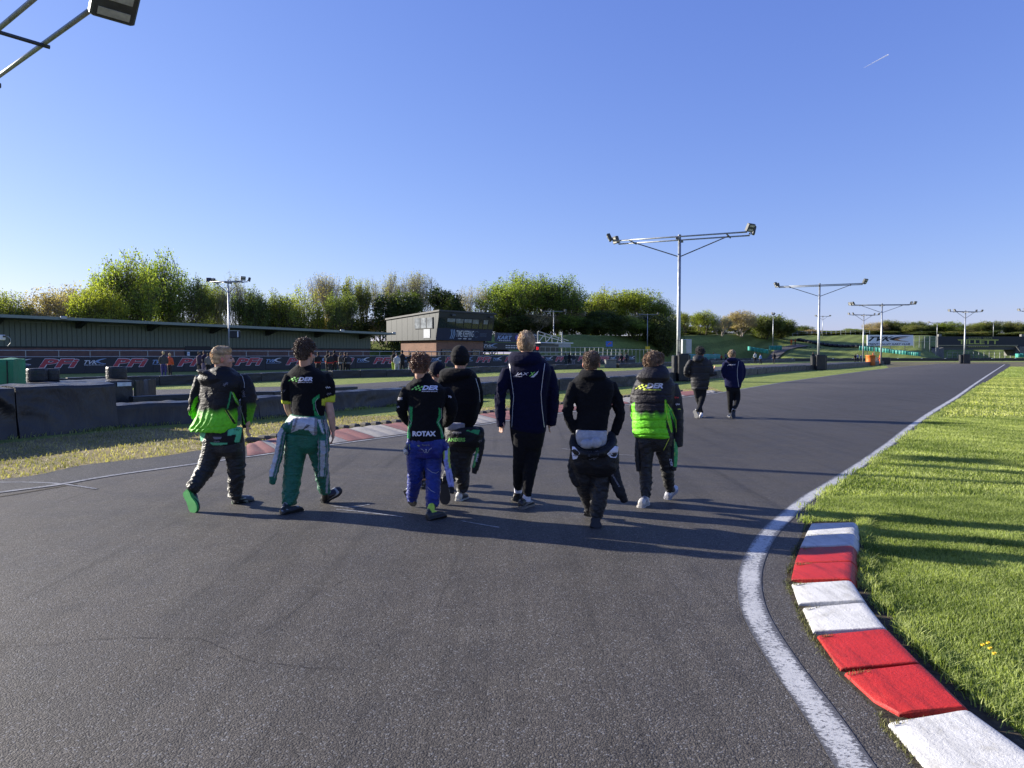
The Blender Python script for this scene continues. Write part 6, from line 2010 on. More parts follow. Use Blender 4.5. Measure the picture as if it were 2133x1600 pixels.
        T /= np.linalg.norm(T, axis=1)[:, None]
        L = length * rs.uniform(.5, 1.25, n)[:, None] * np.clip((d[idx, 2] / k - low + .02) / .09, .25, 1)[:, None]
        sd = np.cross(T, rs.randn(n, 3)); sd /= np.linalg.norm(sd, axis=1)[:, None]
        w = 0.0020 + 0.0026 * curl
        bend = rs.randn(n, 3) * L * (.15 + .5 * curl)
        M1 = B + T * L * .5 + bend; E = B + T * L + bend * .4 - np.array([0, 0, 1]) * L * .2
        SV = np.stack([B - sd * w, B + sd * w, M1 + sd * w * .8, M1 - sd * w * .8, E], 1).reshape(-1, 3)
        nv = len(V2); base = nv + np.arange(n)[:, None] * 5
        polys = [tuple(p.vertices) for p in me.polygons]
        q = np.array([p for p in polys if len(p) == 4]); t3 = np.array([p for p in polys if len(p) == 3]).reshape(-1, 3)
        q = np.concatenate([q, base + [[0, 1, 2, 3]]]); t = np.concatenate([t3, base + [[3, 2, 4]]]) if len(t3) else base + np.array([[3, 2, 4]])
        allV = np.concatenate([V2, SV])
        me2 = big_mesh('hair', allV - np.array(s.origin[:]), q, t)
        cc = np.array(col); tone = np.clip(1 + .28 * wob(allV, 70, seed + 2), .5, 1.7)
        tone[nv:] *= np.repeat(rs.uniform(.75, 1.7, n), 5)
        short = np.zeros(len(allV)); short[:nv] = np.clip((low + .035 - uz) / .04, 0, 1) * .45
        C = cc[None] * tone[:, None]; C = C * (1 - short[:, None]) + np.array(SKIN)[None] * short[:, None] * .7
        set_col(me2, np.clip(C, 0, 1))
        o = link('hair', me2, MC['hair'], s.root, True)
        return o
    def garment(s, name, solid, paths, col_fn, mat, amp=0.006, k=22, cuff=None, voxel=0.009, smooth=3, seed=0, label=None, quilt=None, disp=None):
        me = remesh(solid.v, solid.f, voxel, smooth)
        V = vco(me); Nn = vno(me)
        D = folds3(V, seed + s.seed, k) * amp * 1.35 + folds3(V, seed + s.seed + 7, k * 2.1) * amp * .5
        if paths:
            T, A, K, dist = limb_coord(V, paths)
            if cuff:
                ln, amp_fn, wl, rad = cuff
                near_ = np.clip((rad - dist) / 0.03, 0, 1)
                D = D * (1 - .5 * near_) + cuff_folds(T, A, K, ln, amp_fn, seed + s.seed, wl) * near_
        Q = proj(V)
        if disp is not None: D = D + disp(V, Q)
        V = V + Nn * D[:, None]
        C = col_fn(V, proj(V), Nn)
        o = finish(name, me, V, C, mat, s.root, label)
        s.last = o
        o['__q'] = 0; del o['__q']
        return o
    def bvh(s, o):
        me = o.data; V = vco(me) + np.array(s.origin[:])
        return BVHTree.FromPolygons([tuple(v) for v in V], [tuple(p.vertices) for p in me.polygons])
    def _wrap(s, name, pts2, Fc, bvh, mat, off, parent):
        V = []
        last = s.Y0 - .15
        for (px, py) in pts2:
            o = Vector((0, 0, CAMH)); d = ray(px, py).normalized()
            h = bvh.ray_cast(o, d)
            if h[0] is None: p = W(px, py, last)
            else:
                p = h[0] - d * off; last = p.y
            V.append(p)
        m = MB(); m.add(V, Fc)
        me = bpy.data.meshes.new(name); L = s.origin
        me.from_pydata([(v[0] - L.x, v[1] - L.y, v[2] - L.z) for v in m.v], [], m.f)
        o = link(name, me, mat, parent or s.root)
        if parent is not None: o.matrix_parent_inverse = Matrix.Identity(4)
        return o
    def text(s, bvh, txt, x0, x1, y0, y1, mat, bold=.02, shear=0.0, rot=0.0, off=.005, name='lettering'):
        """lettering on the cloth inside the box x0..x1, y1 (top) .. y0 (bottom), turned by rot"""
        V, Fc, lo, hi = text_mesh(txt, bold, shear)
        S_ = (V - lo) / (hi - lo)
        cx, cy = (x0 + x1) / 2, (y0 + y1) / 2; w, h = (x1 - x0), (y0 - y1)
        c_, s_ = math.cos(rot), math.sin(rot)
        P2 = [(cx + (a - .5) * w * c_ + (b - .5) * h * s_, cy + (a - .5) * w * s_ - (b - .5) * h * c_) for a, b in S_]
        return s._wrap(name, P2, Fc, bvh, mat, off, None)
    def patch(s, bvh, poly, mat, name='print', off=.005):
        P = [Vector((a, b, 0)) for a, b in poly]
        # refine long edges so that the patch follows the cloth
        Q = []
        for i in range(len(P)):
            a, b = P[i], P[(i + 1) % len(P)]
            k = max(1, int((b - a).length / 3))
            for j in range(k): Q.append(a.lerp(b, j / k))
        tr = tessellate_polygon([Q])
        return s._wrap(name, [(p.x, p.y) for p in Q], [tuple(t) for t in tr], bvh, mat, off, None)
    def scrawl(s, bvh, x0, x1, y0, y1, mat, *rest):
        """a print too small to read: a few slanted strokes"""
        rot = rest[2] if len(rest) > 2 else 0.0
        cx, cy = (x0 + x1) / 2, (y0 + y1) / 2; w, h = x1 - x0, y0 - y1
        c_, s_ = math.cos(rot), math.sin(rot); n = max(3, int(w / 1.7)); V = []; Fc = []
        for i in range(n):
            a = -w / 2 + w * i / n; k = h * (.5 if i % 3 else .32)
            q = [(a, k), (a + w / n * .6, k), (a + w / n * .9, -k), (a + w / n * .3, -k)] if i % 2 else [(a, -k * .1), (a + w / n, k * .5), (a + w / n, -k * .2), (a, -k)]
            b = len(V); V += [(cx + x * c_ - y * s_, cy + x * s_ + y * c_) for x, y in q]; Fc.append((b, b + 1, b + 2, b + 3))
        return s._wrap('print', V, Fc, bvh, mat, .004, None)
    def checks(s, bvh, x0, y0, x1, y1, mat, cols=4, rows=3, shear=1.2, name='checks'):
        """small slanted chequered flag"""
        polys = []
        cw = (x1 - x0) / cols; ch_ = (y0 - y1) / rows
        V = []; Fc = []
        for i in range(cols):
            for j in range(rows):
                if (i + j) % 2 or (i == 0 and j == 2): continue
                b = len(V); xx = x0 + i * cw; yy = y0 - j * ch_
                sh_ = shear * (j * ch_) * .6 - 2
                V += [(xx + sh_, yy - 1.2 * math.sin(i)), (xx + cw + sh_, yy - 1.2 * math.sin(i + 1)), (xx + cw + sh_ + ch_ * .6 * shear, yy - ch_ - 1.2 * math.sin(i + 1)), (xx + sh_ + ch_ * .6 * shear, yy - ch_ - 1.2 * math.sin(i))]
                Fc.append((b, b + 1, b + 2, b + 3))
        return s._wrap(name, V, Fc, bvh, mat, .005, None)
    def shoe(s, heel, toe, ankle_top, w=0.048, up=None, col=(0.02, 0.02, 0.022), sole=(0.03, 0.03, 0.03), stripe=None, high=0.0, sole_th=0.022):
        """heel, toe: world points of the sole; ankle_top: world point where it meets the leg"""
        heel, toe, an = Vector(heel), Vector(toe), Vector(ankle_top)
        d = (toe - heel); L = d.length; d.normalize()
        up = Vector(up) if up is not None else (an - heel)
        up = (up - d * up.dot(d)).normalized(); sd = d.cross(up).normalized()
        S = Solid(); n = 12; V = []; Fc = []
        prof = [(0.0, .55, .055), (.06, .74, .075), (.18, .78, .085), (.32, .74, .088), (.48, .84, .072), (.64, 1.0, .058), (.8, .98, .048), (.92, .78, .040), (1.0, .42, .030)]
        for t, ww, hh in prof:
            for k in range(n):
                a = 2 * math.pi * k / n
                x = math.cos(a); y = math.sin(a)
                x = abs(x) ** .75 * (1 if x > 0 else -1)
                yy = hh * (0.5 + 0.5 * (abs(y) ** .8 * (1 if y > 0 else -1)))
                V.append(heel + d * (t * L) + sd * (x * w * ww) + up * (yy + sole_th * .6))
        for i in range(len(prof) - 1):
            for k in range(n): Fc.append((i * n + k, i * n + (k + 1) % n, (i + 1) * n + (k + 1) % n, (i + 1) * n + k))
        Fc += [tuple(range(n)), tuple(range((len(prof) - 1) * n, len(prof) * n))]
        S.add((V, Fc))
        m = MB(); m.tube([heel + d * L * .17 + up * .05, (heel + d * L * .17 + up * .07).lerp(an, .5), an], [w * .80, w * .74, w * .72 + high], 14); S.add((m.v, m.f))
        me = remesh(S.v, S.f, 0.0065, 3); Vv = vco(me)
        C = np.tile(np.array(col), (len(Vv), 1))
        rel_ = Vv - np.array(heel[:]); t = rel_ @ np.array(d[:]) / L; h_ = rel_ @ np.array(up[:]); x_ = rel_ @ np.array(sd[:])
        if stripe is not None:
            sc_, kind = stripe
            if kind == 'lines': mk = (np.abs(np.sin((t * 26 + h_ * 90))) < .35) & (t > .35) & (t < .72) & (h_ < .065) & (np.abs(x_) > w * .4)
            elif kind == 'heel': mk = (t < .16)
            elif kind == 'tongue': mk = (t > .22) & (t < .5) & (h_ > .062)
            elif kind == 'side': mk = (np.abs(h_ - .045 - .05 * (t - .5)) < .010) & (t < .8)
            else: mk = wob(Vv, 120, 5) > .9
            C[mk] = np.array(sc_)
        o = finish('shoe', me, Vv, C, MC['shoe'], s.root)
        # sole
        out = []
        for t, ww in ((-.02, .35), (0.0, .66), (.08, .84), (.2, .86), (.38, .76), (.55, .92), (.7, 1.08), (.84, 1.02), (.95, .78), (1.02, .42)):
            out.append((t * L, ww * w))
        pts = [heel + d * a + sd * b for a, b in out] + [heel + d * a - sd * b for a, b in out[::-1]]
        m = MB(); m.prism(pts, up * sole_th)
        me = bpy.data.meshes.new('sole'); Lc = s.origin
        me.from_pydata([(v[0] - Lc.x, v[1] - Lc.y, v[2] - Lc.z) for v in m.v], [], m.f)
        bm = bmesh.new(); bm.from_mesh(me); bmesh.ops.recalc_face_normals(bm, faces=bm.faces); bm.to_mesh(me); bm.free()
        so = link('sole', me, simple('sole %.2f %.2f %.2f' % sole, sole, 0.7, bmp=.5, bscale=120), o)
        return o

def flatcol(c):
    c = np.array(c)
    return lambda V, Q, Nn: np.tile(c, (len(V), 1)).astype(float)

def paint(base, *layers):
    """layers: (polygon in picture measure, colour) painted on the side turned to the viewer"""
    def fn(V, Q, Nn):
        C = base(V, Q, Nn) if callable(base) else np.tile(np.array(base), (len(V), 1)).astype(float)
        for poly, colr in layers:
            m = in_poly(Q, poly) & (Nn[:, 1] < 0.35)
            C[m] = np.array(colr)
        return C
    return fn

BLK = (0.0065, 0.0068, 0.0088)
NAVY = (0.0045, 0.0055, 0.024)
LIME = (0.16, 0.62, 0.02)
GRN = (0.03, 0.28, 0.09)
MP = {'white': simple('white garment print', (0.62, 0.62, 0.70), 0.6, var=.05, bmp=0), 'lime': simple('lime garment print', (0.22, 0.62, 0.10), 0.6, var=.05, bmp=0),
      'green': simple('green garment print', (0.04, 0.30, 0.12), 0.6, var=.05, bmp=0), 'yellow': simple('yellow garment print', (0.62, 0.72, 0.08), 0.6, var=.05, bmp=0),
      'silver': simple('silver piping', (0.45, 0.46, 0.46), 0.4, var=.1, bmp=0), 'mint': simple('mint garment panel', (0.10, 0.52, 0.26), 0.55, var=.1, bmp=0),
      'red': simple('red garment print', (0.55, 0.03, 0.03), 0.6, var=.05, bmp=0), 'grey': simple('dim grey print', (0.14, 0.14, 0.17), 0.6, var=.1, bmp=0),
      'black': simple('black garment print', (0.01, 0.01, 0.013), 0.6, var=.1, bmp=0)}

def ease(hi, at=1.0, w=.25, base=.25):
    return lambda T: hi * (base + (1 - base) * (np.exp(-((T - at) / w) ** 2) + .55 * np.exp(-((T - .5) / .14) ** 2)))

def line_poly(pts, w):
    P = [Vector((a, b, 0)) for a, b in pts]
    L_, R__ = strip_pts(P, w)
    return [(p.x, p.y) for p in L_] + [(p.x, p.y) for p in R__[::-1]]

def der(P, bvh, x0, x1, y0, y1, flag=None, rot=0.0, mat='white', flagmat='lime'):
    P.text(bvh, 'DER', x0, x1, y0, y1, MP[mat], .045, .30, rot)
    h = y0 - y1; fx0 = x0 - (x1 - x0) * .62
    P.checks(bvh, fx0, y0 + h * .05, x0 - 1.0, y1 + h * .05, MP[flagmat], 5, 3, 1.0)
    P.text(bvh, 'EDWARDS RACING', x0 - (x1 - x0) * .02, x1 - 1, y0 + h * .42, y0 + h * .16, MP[mat], .02, .1, rot)

# ---------------------------------------------------------------- 1: blond boy, black and green jacket
p = Person(462, 1060, 'blond boy in a black jacket fading to lime green, leftmost of the group', 7.1, seed=10)
p.head(462, 744, R(58), 1.0, neck_to=(460, 785, .02))
p.bodylimb([(460, 780, 18, .05), (462, 830, 26, .05), (464, 890, 24, .05), (466, 925, 24, 0)])
p.bodylimb([(495, 795, 9, .05), (518, 845, 8, .0), (516, 886, 8, .0)])
S_ = p.body; hand_parts(S_, W(516, 886, 7.1), Vector((-.15, .3, -1)), Vector((0, 1, 0)), .85, .7)
p.bodylimb([(418, 795, 7, .06), (410, 812, 7, .06), (405, 836, 6, .07), (405, 856, 5, .14), (414, 876, 5, .28)])
p.bodylimb([(448, 925, 18, .0), (430, 975, 12, .0), (402, 1018, 9, -.15)])
p.bodylimb([(484, 925, 18, .0), (492, 985, 12, .05), (490, 1035, 9, .1)])
p.build_body()
p.hair((0.50, 0.345, 0.17), .013, 0, .004, -.062, .016, 3, 4200, .006)
# trousers
S = Solid(); V, Fc, pa = limb([(449, 915, 25, 0), (441, 945, 22, 0), (428, 975, 18.5, -.03), (412, 1002, 16, -.1), (400, 1022, 14, -.16)], 7.1); S.add((V, Fc))
V, Fc, pb_ = limb([(483, 915, 25, 0), (490, 948, 21, .02), (492, 985, 17.5, .03), (491, 1012, 16, .06), (491, 1036, 14, .1)], 7.1); S.add((V, Fc))
S.add(sections([(892, 424, 502, .55, 0), (915, 422, 506, .58, 0), (940, 430, 508, .6, 0), (950, 440, 500, .5, 0)], 7.1, R(20)))
p.garment('trousers', S, [pa, pb_], flatcol((0.014, 0.014, 0.015)), MC['satin'], .004, 20, (0.75, ease(.017, 1.0, .3), .075, .20), seed=2)
bv = p.bvh(p.last)
# suit top folded down at the waist
S = Solid(); S.add(sections([(890, 416, 508, .56, 0), (905, 415, 509, .60, 0), (920, 417, 507, .60, 0), (929, 425, 502, .58, 0)], 7.1, R(20)))
o = p.garment('suit_waist', S, None, paint(BLK, ([(414, 893), (430, 896), (424, 918), (412, 921)], (.10, .48, .25)), ([(474, 897), (500, 884), (505, 885), (503, 903), (499, 921), (488, 921), (492, 905), (474, 908)], (.10, .48, .25)),
              ([(424, 922), (474, 922), (474, 926), (450, 928), (426, 927)], (.10, .48, .25))), MC['nylon'], .006, 20, seed=5)
bv = p.bvh(o)
p.scrawl(bv, 487, 499, 898, 892, MP['black'], .02, .1)
p.scrawl(bv, 445, 458, 923, 918, MP['grey'], .0, .1)
p.patch(bv, [(443, 910), (462, 910), (460, 915), (446, 915)], MP['grey'])
# jacket
J = Solid()
J.add(sections([(765, 446, 482, .7, .03), (773, 428, 494, .62, .03), (782, 415, 506, .56, .02), (800, 413, 508, .56, 0), (830, 413, 500, .60, 0), (858, 411, 497, .60, 0), (872, 402, 498, .58, 0), (888, 392, 497, .56, 0), (896, 392, 494, .56, 0), (899, 393, 492, .56, 0)], 7.1, R(22)))
V, Fc, j1 = limb([(506, 784, 11, .02), (514, 805, 15, .0), (519, 835, 16, -.02), (516, 862, 13, 0), (513, 882, 10, .02), (514, 890, 8, .02)], 7.1, .9); J.add((V, Fc))
V, Fc, j2 = limb([(417, 788, 11, .02), (409, 810, 11, .03), (404, 835, 10, .05), (402, 858, 9, .12), (414, 878, 9, .3)], 7.1, .9); J.add((V, Fc))
J.add(ball(W(440, 780, 7.05), .155, .085, .034, Matrix.Rotation(.30, 3, 'Y')))      # rim of the hood on the shoulder
J.add(sections([(772, 432, 482, 0.6, -0.03), (782, 410, 482, 0.5, -0.05), (792, 409, 478, 0.46, -0.07), (803, 418, 462, 0.42, -0.06), (812, 430, 446, 0.4, -0.04)], 7.1, R(15), 24, 2.0))
J.add(ball(W(462, 772, 7.08), .12, .10, .05))
def hem1(V, Q):
    lo = np.clip((Q[:, 1] - 845) / 25, 0, 1) * (Q[:, 0] < 500)
    lf = np.clip((432 - Q[:, 0]) / 25, 0, 1)
    a = (Q[:, 0] * .55 + Q[:, 1] * .30 + 2 * np.sin(Q[:, 1] * .12))
    d = lo * (.004 + .010 * lf) * ((1 - np.abs(np.sin(a * .55))) ** 1.5 - .4)
    return d - .009 * np.exp(-((Q[:, 1] - 891 - 2 * np.sin(Q[:, 0] * .05)) / 1.2) ** 2) * (Q[:, 0] < 500)
def jacket1(V, Q, Nn):
    t = np.clip((Q[:, 1] - 851 + 2.5 * np.sin(Q[:, 0] * .22)) / 12, 0, 1)[:, None]
    body = (Q[:, 0] < 503)[:, None]
    arm = np.clip((Q[:, 1] - 838) / 16, 0, 1)[:, None] * ((Q[:, 0] > 514)[:, None])
    k = np.where(body, t, arm * .5)
    C = np.array(BLK)[None] * (1 - k) + np.array(LIME)[None] * k
    for poly, c in (([(480, 816), (483, 817), (476, 850), (472, 852)], GRN), ([(483, 816), (487, 818), (494, 832), (502, 848), (507, 870), (511, 884), (507, 884), (502, 866), (497, 846), (487, 832)], LIME),
                    ([(405, 830), (412, 824), (412, 838), (404, 852), (400, 858), (398, 848)], LIME),
                    ([(468, 855), (472, 854), (482, 868), (492, 882), (488, 884), (478, 872)], BLK), ([(494, 850), (503, 850), (508, 884), (498, 880)], BLK)):
        m = in_poly(Q, poly) & (Nn[:, 1] < .4); C[m] = np.array(c)
    return C
o = p.garment('jacket', J, [j1, j2], jacket1, MC['nylon'], .010, 16, (0.55, ease(.010, .55, .3, .5), .10, .13), seed=7, smooth=1, disp=hem1)
bv = p.bvh(o)
p.patch(bv, line_poly([(497, 776), (505, 784), (509, 798), (509, 808)], 1.0), MP['silver'], 'piping')
p.patch(bv, line_poly([(482, 816), (489, 830), (499, 844), (505, 862), (509, 876)], .8), MP['silver'], 'piping')
p.patch(bv, line_poly([(469, 855), (476, 866), (484, 880)], .8), MP['yellow'], 'piping')
p.patch(bv, line_poly([(474, 854), (483, 866), (491, 878)], .8), MP['yellow'], 'piping')
p.scrawl(bv, 464, 476, 804, 797, MP['grey'], .0, .4, -.5)
p.scrawl(bv, 500, 514, 824, 817, MP['grey'], .0, .3, 1.4)
# shoes
hl = W(385, 1024, 6.93); te = W(406, 1070, 6.85); te.z = .012
p.shoe(hl, te, W(401, 1016, 7.0), .056, up=Vector((.35, .93, .10)), col=(.02, .022, .02), sole=(.05, .36, .07), stripe=((.10, .35, .12), 'side'), high=.004)
h2 = G(484, 1050.5); p.shoe(h2 + Vector((0, 0, .002)), h2 + Vector((.150, .17, .002)), W(491, 1030, 7.2), .046, col=(.022, .024, .024), sole=(.05, .08, .05), stripe=((.3, .32, .3), 'other'), high=.006)

# ---------------------------------------------------------------- 2: T-shirt boy, green suit
p = Person(637, 1070, 'curly haired boy in a black T-shirt, green race suit tied at his waist', 7.05, seed=20)
p.head(636, 733, R(24), 1.0, neck_to=(637, 772, .03))
p.bodylimb([(637, 775, 18, .05), (640, 820, 26, .05), (640, 880, 24, .03), (634, 920, 24, 0)])
p.bodylimb([(680, 795, 10, .04), (684, 836, 8.6, .0), (690, 868, 7.8, -.02), (694, 898, 5.2, .0)], 1.0, 1.0)
hand_parts(p.body, W(694, 897, 7.05), Vector((-.06, .12, -1)), Vector((.2, -1, 0)), .95, .55, -1)
p.bodylimb([(604, 792, 6, .05), (598, 812, 6.2, .045), (597, 838, 7.2, .06), (602, 858, 6.6, .12), (612, 874, 5.4, .24)], 1.0, 1.0)
hand_parts(p.body, W(612, 874, 7.27), Vector((.5, .6, -.6)), Vector((0, 0, 1)), .9, .7)
p.bodylimb([(622, 920, 18, .0), (610, 985, 12, -.02), (602, 1045, 9, -.1)])
p.bodylimb([(656, 920, 18, .0), (672, 980, 12, .04), (676, 1025, 9, .15)])
p.build_body()
p.hair((0.085, 0.050, 0.028), .019, .7, .013, -.080, .022, 5, 5200, .008)
S = Solid(); V, Fc, pa = limb([(621, 905, 26, 0), (615, 945, 23, 0), (611, 980, 20, -.02), (606, 1015, 18, -.05), (603, 1040, 16.5, -.08), (602, 1050, 14, -.08)], 7.05); S.add((V, Fc))
V, Fc, pb_ = limb([(652, 905, 24, 0), (661, 940, 20, .02), (669, 975, 16, .04), (674, 1005, 14.5, .08), (677, 1027, 12, .12)], 7.05); S.add((V, Fc))
S.add(sections([(880, 600, 676, .58, 0), (905, 596, 680, .6, 0), (930, 598, 674, .6, 0), (944, 610, 664, .5, 0)], 7.05, R(20)))
SG = (0.006, 0.115, 0.065)
p.garment('trousers', S, [pa, pb_], paint(SG, (line_poly([(684, 940), (684, 985), (681, 1028)], 3), (.30, .30, .32)), (line_poly([(681, 990), (679, 1028)], 2.0), (.30, .30, .32))), MC['satin'], .004, 20, (0.8, ease(.017, 1.0, .28, .15), .085, .20), seed=3)
# folded top at the waist
S = Solid(); S.add(sections([(864, 606, 676, .60, 0), (876, 596, 681, .66, 0), (892, 588, 684, .70, 0), (904, 600, 680, .68, 0), (912, 618, 676, .6, -.02)], 7.05, R(20)))
S.add(ball(W(600, 890, 7.02), .06, .10, .055, Matrix.Rotation(.5, 3, 'Y'))); S.add(ball(W(674, 898, 7.0), .06, .09, .10, Matrix.Rotation(-.2, 3, 'Y'))); S.add(ball(W(636, 886, 6.92), .15, .06, .06, Matrix.Rotation(.15, 3, 'Y')))
WH = (0.50, 0.51, 0.53); GY = (0.20, 0.20, 0.21)
o = p.garment('suit_waist', S, None, paint(SG, ([(612, 868), (655, 870), (655, 906), (642, 896), (625, 894), (606, 902)], WH), ([(655, 870), (661, 872), (660, 912), (654, 908)], GY), ([(646, 872), (655, 872), (654, 908), (646, 900)], WH),
              ([(598, 874), (606, 868), (614, 868), (602, 886)], WH), ([(617, 870), (622, 871), (612, 898), (606, 900)], GY), ([(661, 874), (668, 874), (676, 906), (670, 900)], WH), ([(670, 874), (682, 874), (686, 912), (678, 904)], (.32, .33, .34)), ([(672, 874), (674, 874), (680, 906), (678, 906)], BLK)), MC['satin'], .015, 26, seed=6, smooth=1)
bv = p.bvh(o)
for k in range(4): p.patch(bv, line_poly([(631 + 2.4 * k, 895 - 1.2 * k), (640 + 1.8 * k, 884 + .6 * k)], .9), MP['black'], 'stripe')
# hanging sleeves
def sleeve(p, pts, Y0, base, lat, label, seed, mat='satin', voxel=.0095, amp=.012, flat=.62, wl=.07, radius=.12):
    S = Solid(); V, Fc, pa = limb(pts, Y0, flat); S.add((V, Fc))
    xs = np.array([q[0] for q in pts]); ysx = np.array([q[1] for q in pts]); ws = np.array([q[2] for q in pts])
    def fn(V, Q, Nn):
        C = np.tile(np.array(base), (len(V), 1)).astype(float)
        l = (Q[:, 0] - np.interp(Q[:, 1], ysx, xs)) / np.interp(Q[:, 1], ysx, ws)
        t = (Q[:, 1] - ysx[0]) / (ysx[-1] - ysx[0])
        for (a, b, t0, t1, c) in lat:
            C[(l >= a) & (l < b) & (t >= t0) & (t < t1)] = np.array(c)
        return C
    return p.garment('suit_sleeve', S, [pa], fn, MC[mat], .004, 24, (0.5, lambda T: amp + 0 * T, wl, radius), seed=seed, voxel=voxel, smooth=2, label=label)
sleeve(p, [(600, 885, 10, 0), (588, 903, 10, -.03), (584, 925, 10, -.05), (580, 950, 9.5, -.05), (573, 975, 9.5, -.06), (569, 992, 9, -.08), (566, 1008, 6.5, -.08)], 7.0, SG,
       [(-1.4, -.15, .05, .87, WH), (-.15, .0, 0, .9, GY), (.35, .6, 0, .9, GY)], 'green and white suit sleeve hanging at the left', 11)
sleeve(p, [(673, 896, 11, 0), (673, 915, 12, -.04), (674, 940, 12, -.06), (673, 965, 11, -.06), (671, 994, 8.5, -.06)], 6.98, SG,
       [(-.55, .35, .22, .98, (.36, .37, .37)), (-1.4, -.8, 0, 1, GY), (.55, .8, 0, 1, GY)], 'green and grey suit sleeve hanging at the right', 12)
# T-shirt
J = Solid()
J.add(sections([(759, 620, 650, .8, .03), (769, 606, 664, .62, .03), (779, 596, 680, .52, .02), (795, 598, 686, .52, 0), (825, 603, 682, .54, 0), (850, 605, 678, .56, 0), (868, 612, 676, .58, 0), (873, 618, 672, .56, 0)], 7.05, R(20)))
V, Fc, j1 = limb([(676, 783, 12, .02), (684, 800, 13.5, .0), (686, 820, 13, .0), (686, 837, 12.5, 0)], 7.05, .85); J.add((V, Fc))
V, Fc, j2 = limb([(604, 784, 12, .02), (597, 800, 12, .02), (596, 820, 11, .04), (596, 840, 10.5, .06)], 7.05, .85); J.add((V, Fc))
YL = (.50, .55, .05)
o = p.garment('t_shirt', J, [j1, j2], paint(BLK, ([(670, 832), (700, 822), (700, 845), (670, 845)], YL), ([(582, 833), (606, 837), (606, 848), (582, 845)], YL),
              ([(650, 832), (665, 821), (665, 828), (655, 840), (657, 858), (666, 874), (658, 874), (653, 852)], GRN), ([(655, 853), (668, 868), (676, 866), (676, 876), (658, 876)], GRN)), MC['cotton'], .007, 14, (0.5, ease(.004), .10, .1), seed=9)
bv = p.bvh(o)
der(p, bv, 621, 651, 794, 785.5)
p.patch(bv, line_poly([(662, 829), (657, 837), (658, 850), (664, 864)], .7), MP['silver'], 'piping')
p.scrawl(bv, 678, 688, 810, 805, MP['white'], 0, .3); p.scrawl(bv, 680, 690, 824, 818, MP['grey'], 0.02, .3, -.2)
p.scrawl(bv, 588, 592, 820, 810, MP['grey'], 0, .3, .9)
h2 = G(590, 1074); p.shoe(h2, h2 + Vector((.135, .19, .0)), W(601, 1046, 6.97), .047, col=(.02, .022, .024), sole=(.02, .02, .02), stripe=((.25, .27, .27), 'other'), high=.01)
h2 = G(671, 1048); p.shoe(h2, h2 + Vector((.165, .13, .115)), W(677, 1022, 7.2), .047, col=(.015, .015, .017), sole=(.02, .02, .02), stripe=((.3, .32, .32), 'side'), high=.006)

# ---------------------------------------------------------------- 3: OER ROTAX jacket, blue suit
p = Person(886, 1075, 'curly haired boy in a black ROTAX jacket and blue race suit', 6.8, seed=30)
p.head(876, 764, R(8), .96, neck_to=(882, 800, .02), tilt=.1)
p.bodylimb([(884, 800, 18, .05), (886, 850, 26, .05), (886, 900, 24, .05), (888, 935, 24, 0)])
p.bodylimb([(868, 935, 18, .0), (863, 985, 12, .03), (858, 1035, 9, .2)])
p.bodylimb([(906, 935, 18, .0), (902, 990, 12, -.02), (904, 1055, 9, -.12)])
p.build_body()
p.hair((0.15, 0.068, 0.032), .019, .75, .014, -.062, .022, 7, 5200, .008)
BL = (0.006, 0.022, 0.19)
S = Solid(); V, Fc, pa = limb([(869, 925, 24, 0), (866, 955, 20, .02), (865, 985, 17, .04), (862, 1015, 15, .12), (858, 1038, 13, .2)], 6.8); S.add((V, Fc))
V, Fc, pb_ = limb([(906, 925, 24, 0), (902, 960, 19, 0), (902, 990, 16.5, -.02), (902, 1020, 15.5, -.06), (901, 1045, 15, -.10), (901, 1054, 13, -.1)], 6.8); S.add((V, Fc))
S.add(sections([(912, 848, 928, .6, 0), (930, 847, 930, .62, 0), (945, 850, 926, .6, 0), (954, 860, 914, .5, 0)], 6.8, R(20)))
o = p.garment('trousers', S, [pa, pb_], flatcol(BL), MC['satin'], .003, 20, (0.8, ease(.014, 1.0, .25, .15), .075, .20), seed=4)
bv = p.bvh(o)
p.patch(bv, line_poly([(889, 976), (900, 984), (908, 986), (914, 982)], .7), MP['silver'], 'seam')
p.patch(bv, line_poly([(890, 1014), (898, 1022), (906, 1026)], .7), MP['silver'], 'seam')
S = Solid(); S.add(sections([(912, 850, 926, .62, 0), (926, 846, 929, .64, 0), (940, 847, 929, .64, 0), (953, 852, 924, .6, 0)], 6.8, R(20)))
S.add(ball(W(850, 934, 6.77), .042, .08, .065, Matrix.Rotation(.4, 3, 'Y'))); S.add(ball(W(927, 930, 6.77), .04, .08, .06, Matrix.Rotation(-.4, 3, 'Y')))
o = p.garment('suit_waist', S, None, paint((.007, .012, .15), ([(836, 930), (848, 938), (853, 950), (838, 958)], WH), ([(840, 918), (850, 926), (850, 938), (838, 932)], BLK), ([(852, 926), (872, 929), (882, 925), (866, 933), (861, 937), (853, 936)], (.45, .6, .05)), ([(914, 926), (922, 935), (918, 936), (913, 930)], (.45, .6, .05))), MC['satin'], .015, 26, seed=8, smooth=1)
bv = p.bvh(o)
p.text(bv, '2', 886, 889, 940.5, 935.5, MP['white'], .02)
p.patch(bv, line_poly([(877, 935), (882, 938), (884, 943), (891, 943), (893, 938), (899, 933)], .8), MP['silver'], 'crest')
p.scrawl(bv, 879, 895, 929.5, 926, MP['grey'], .0)
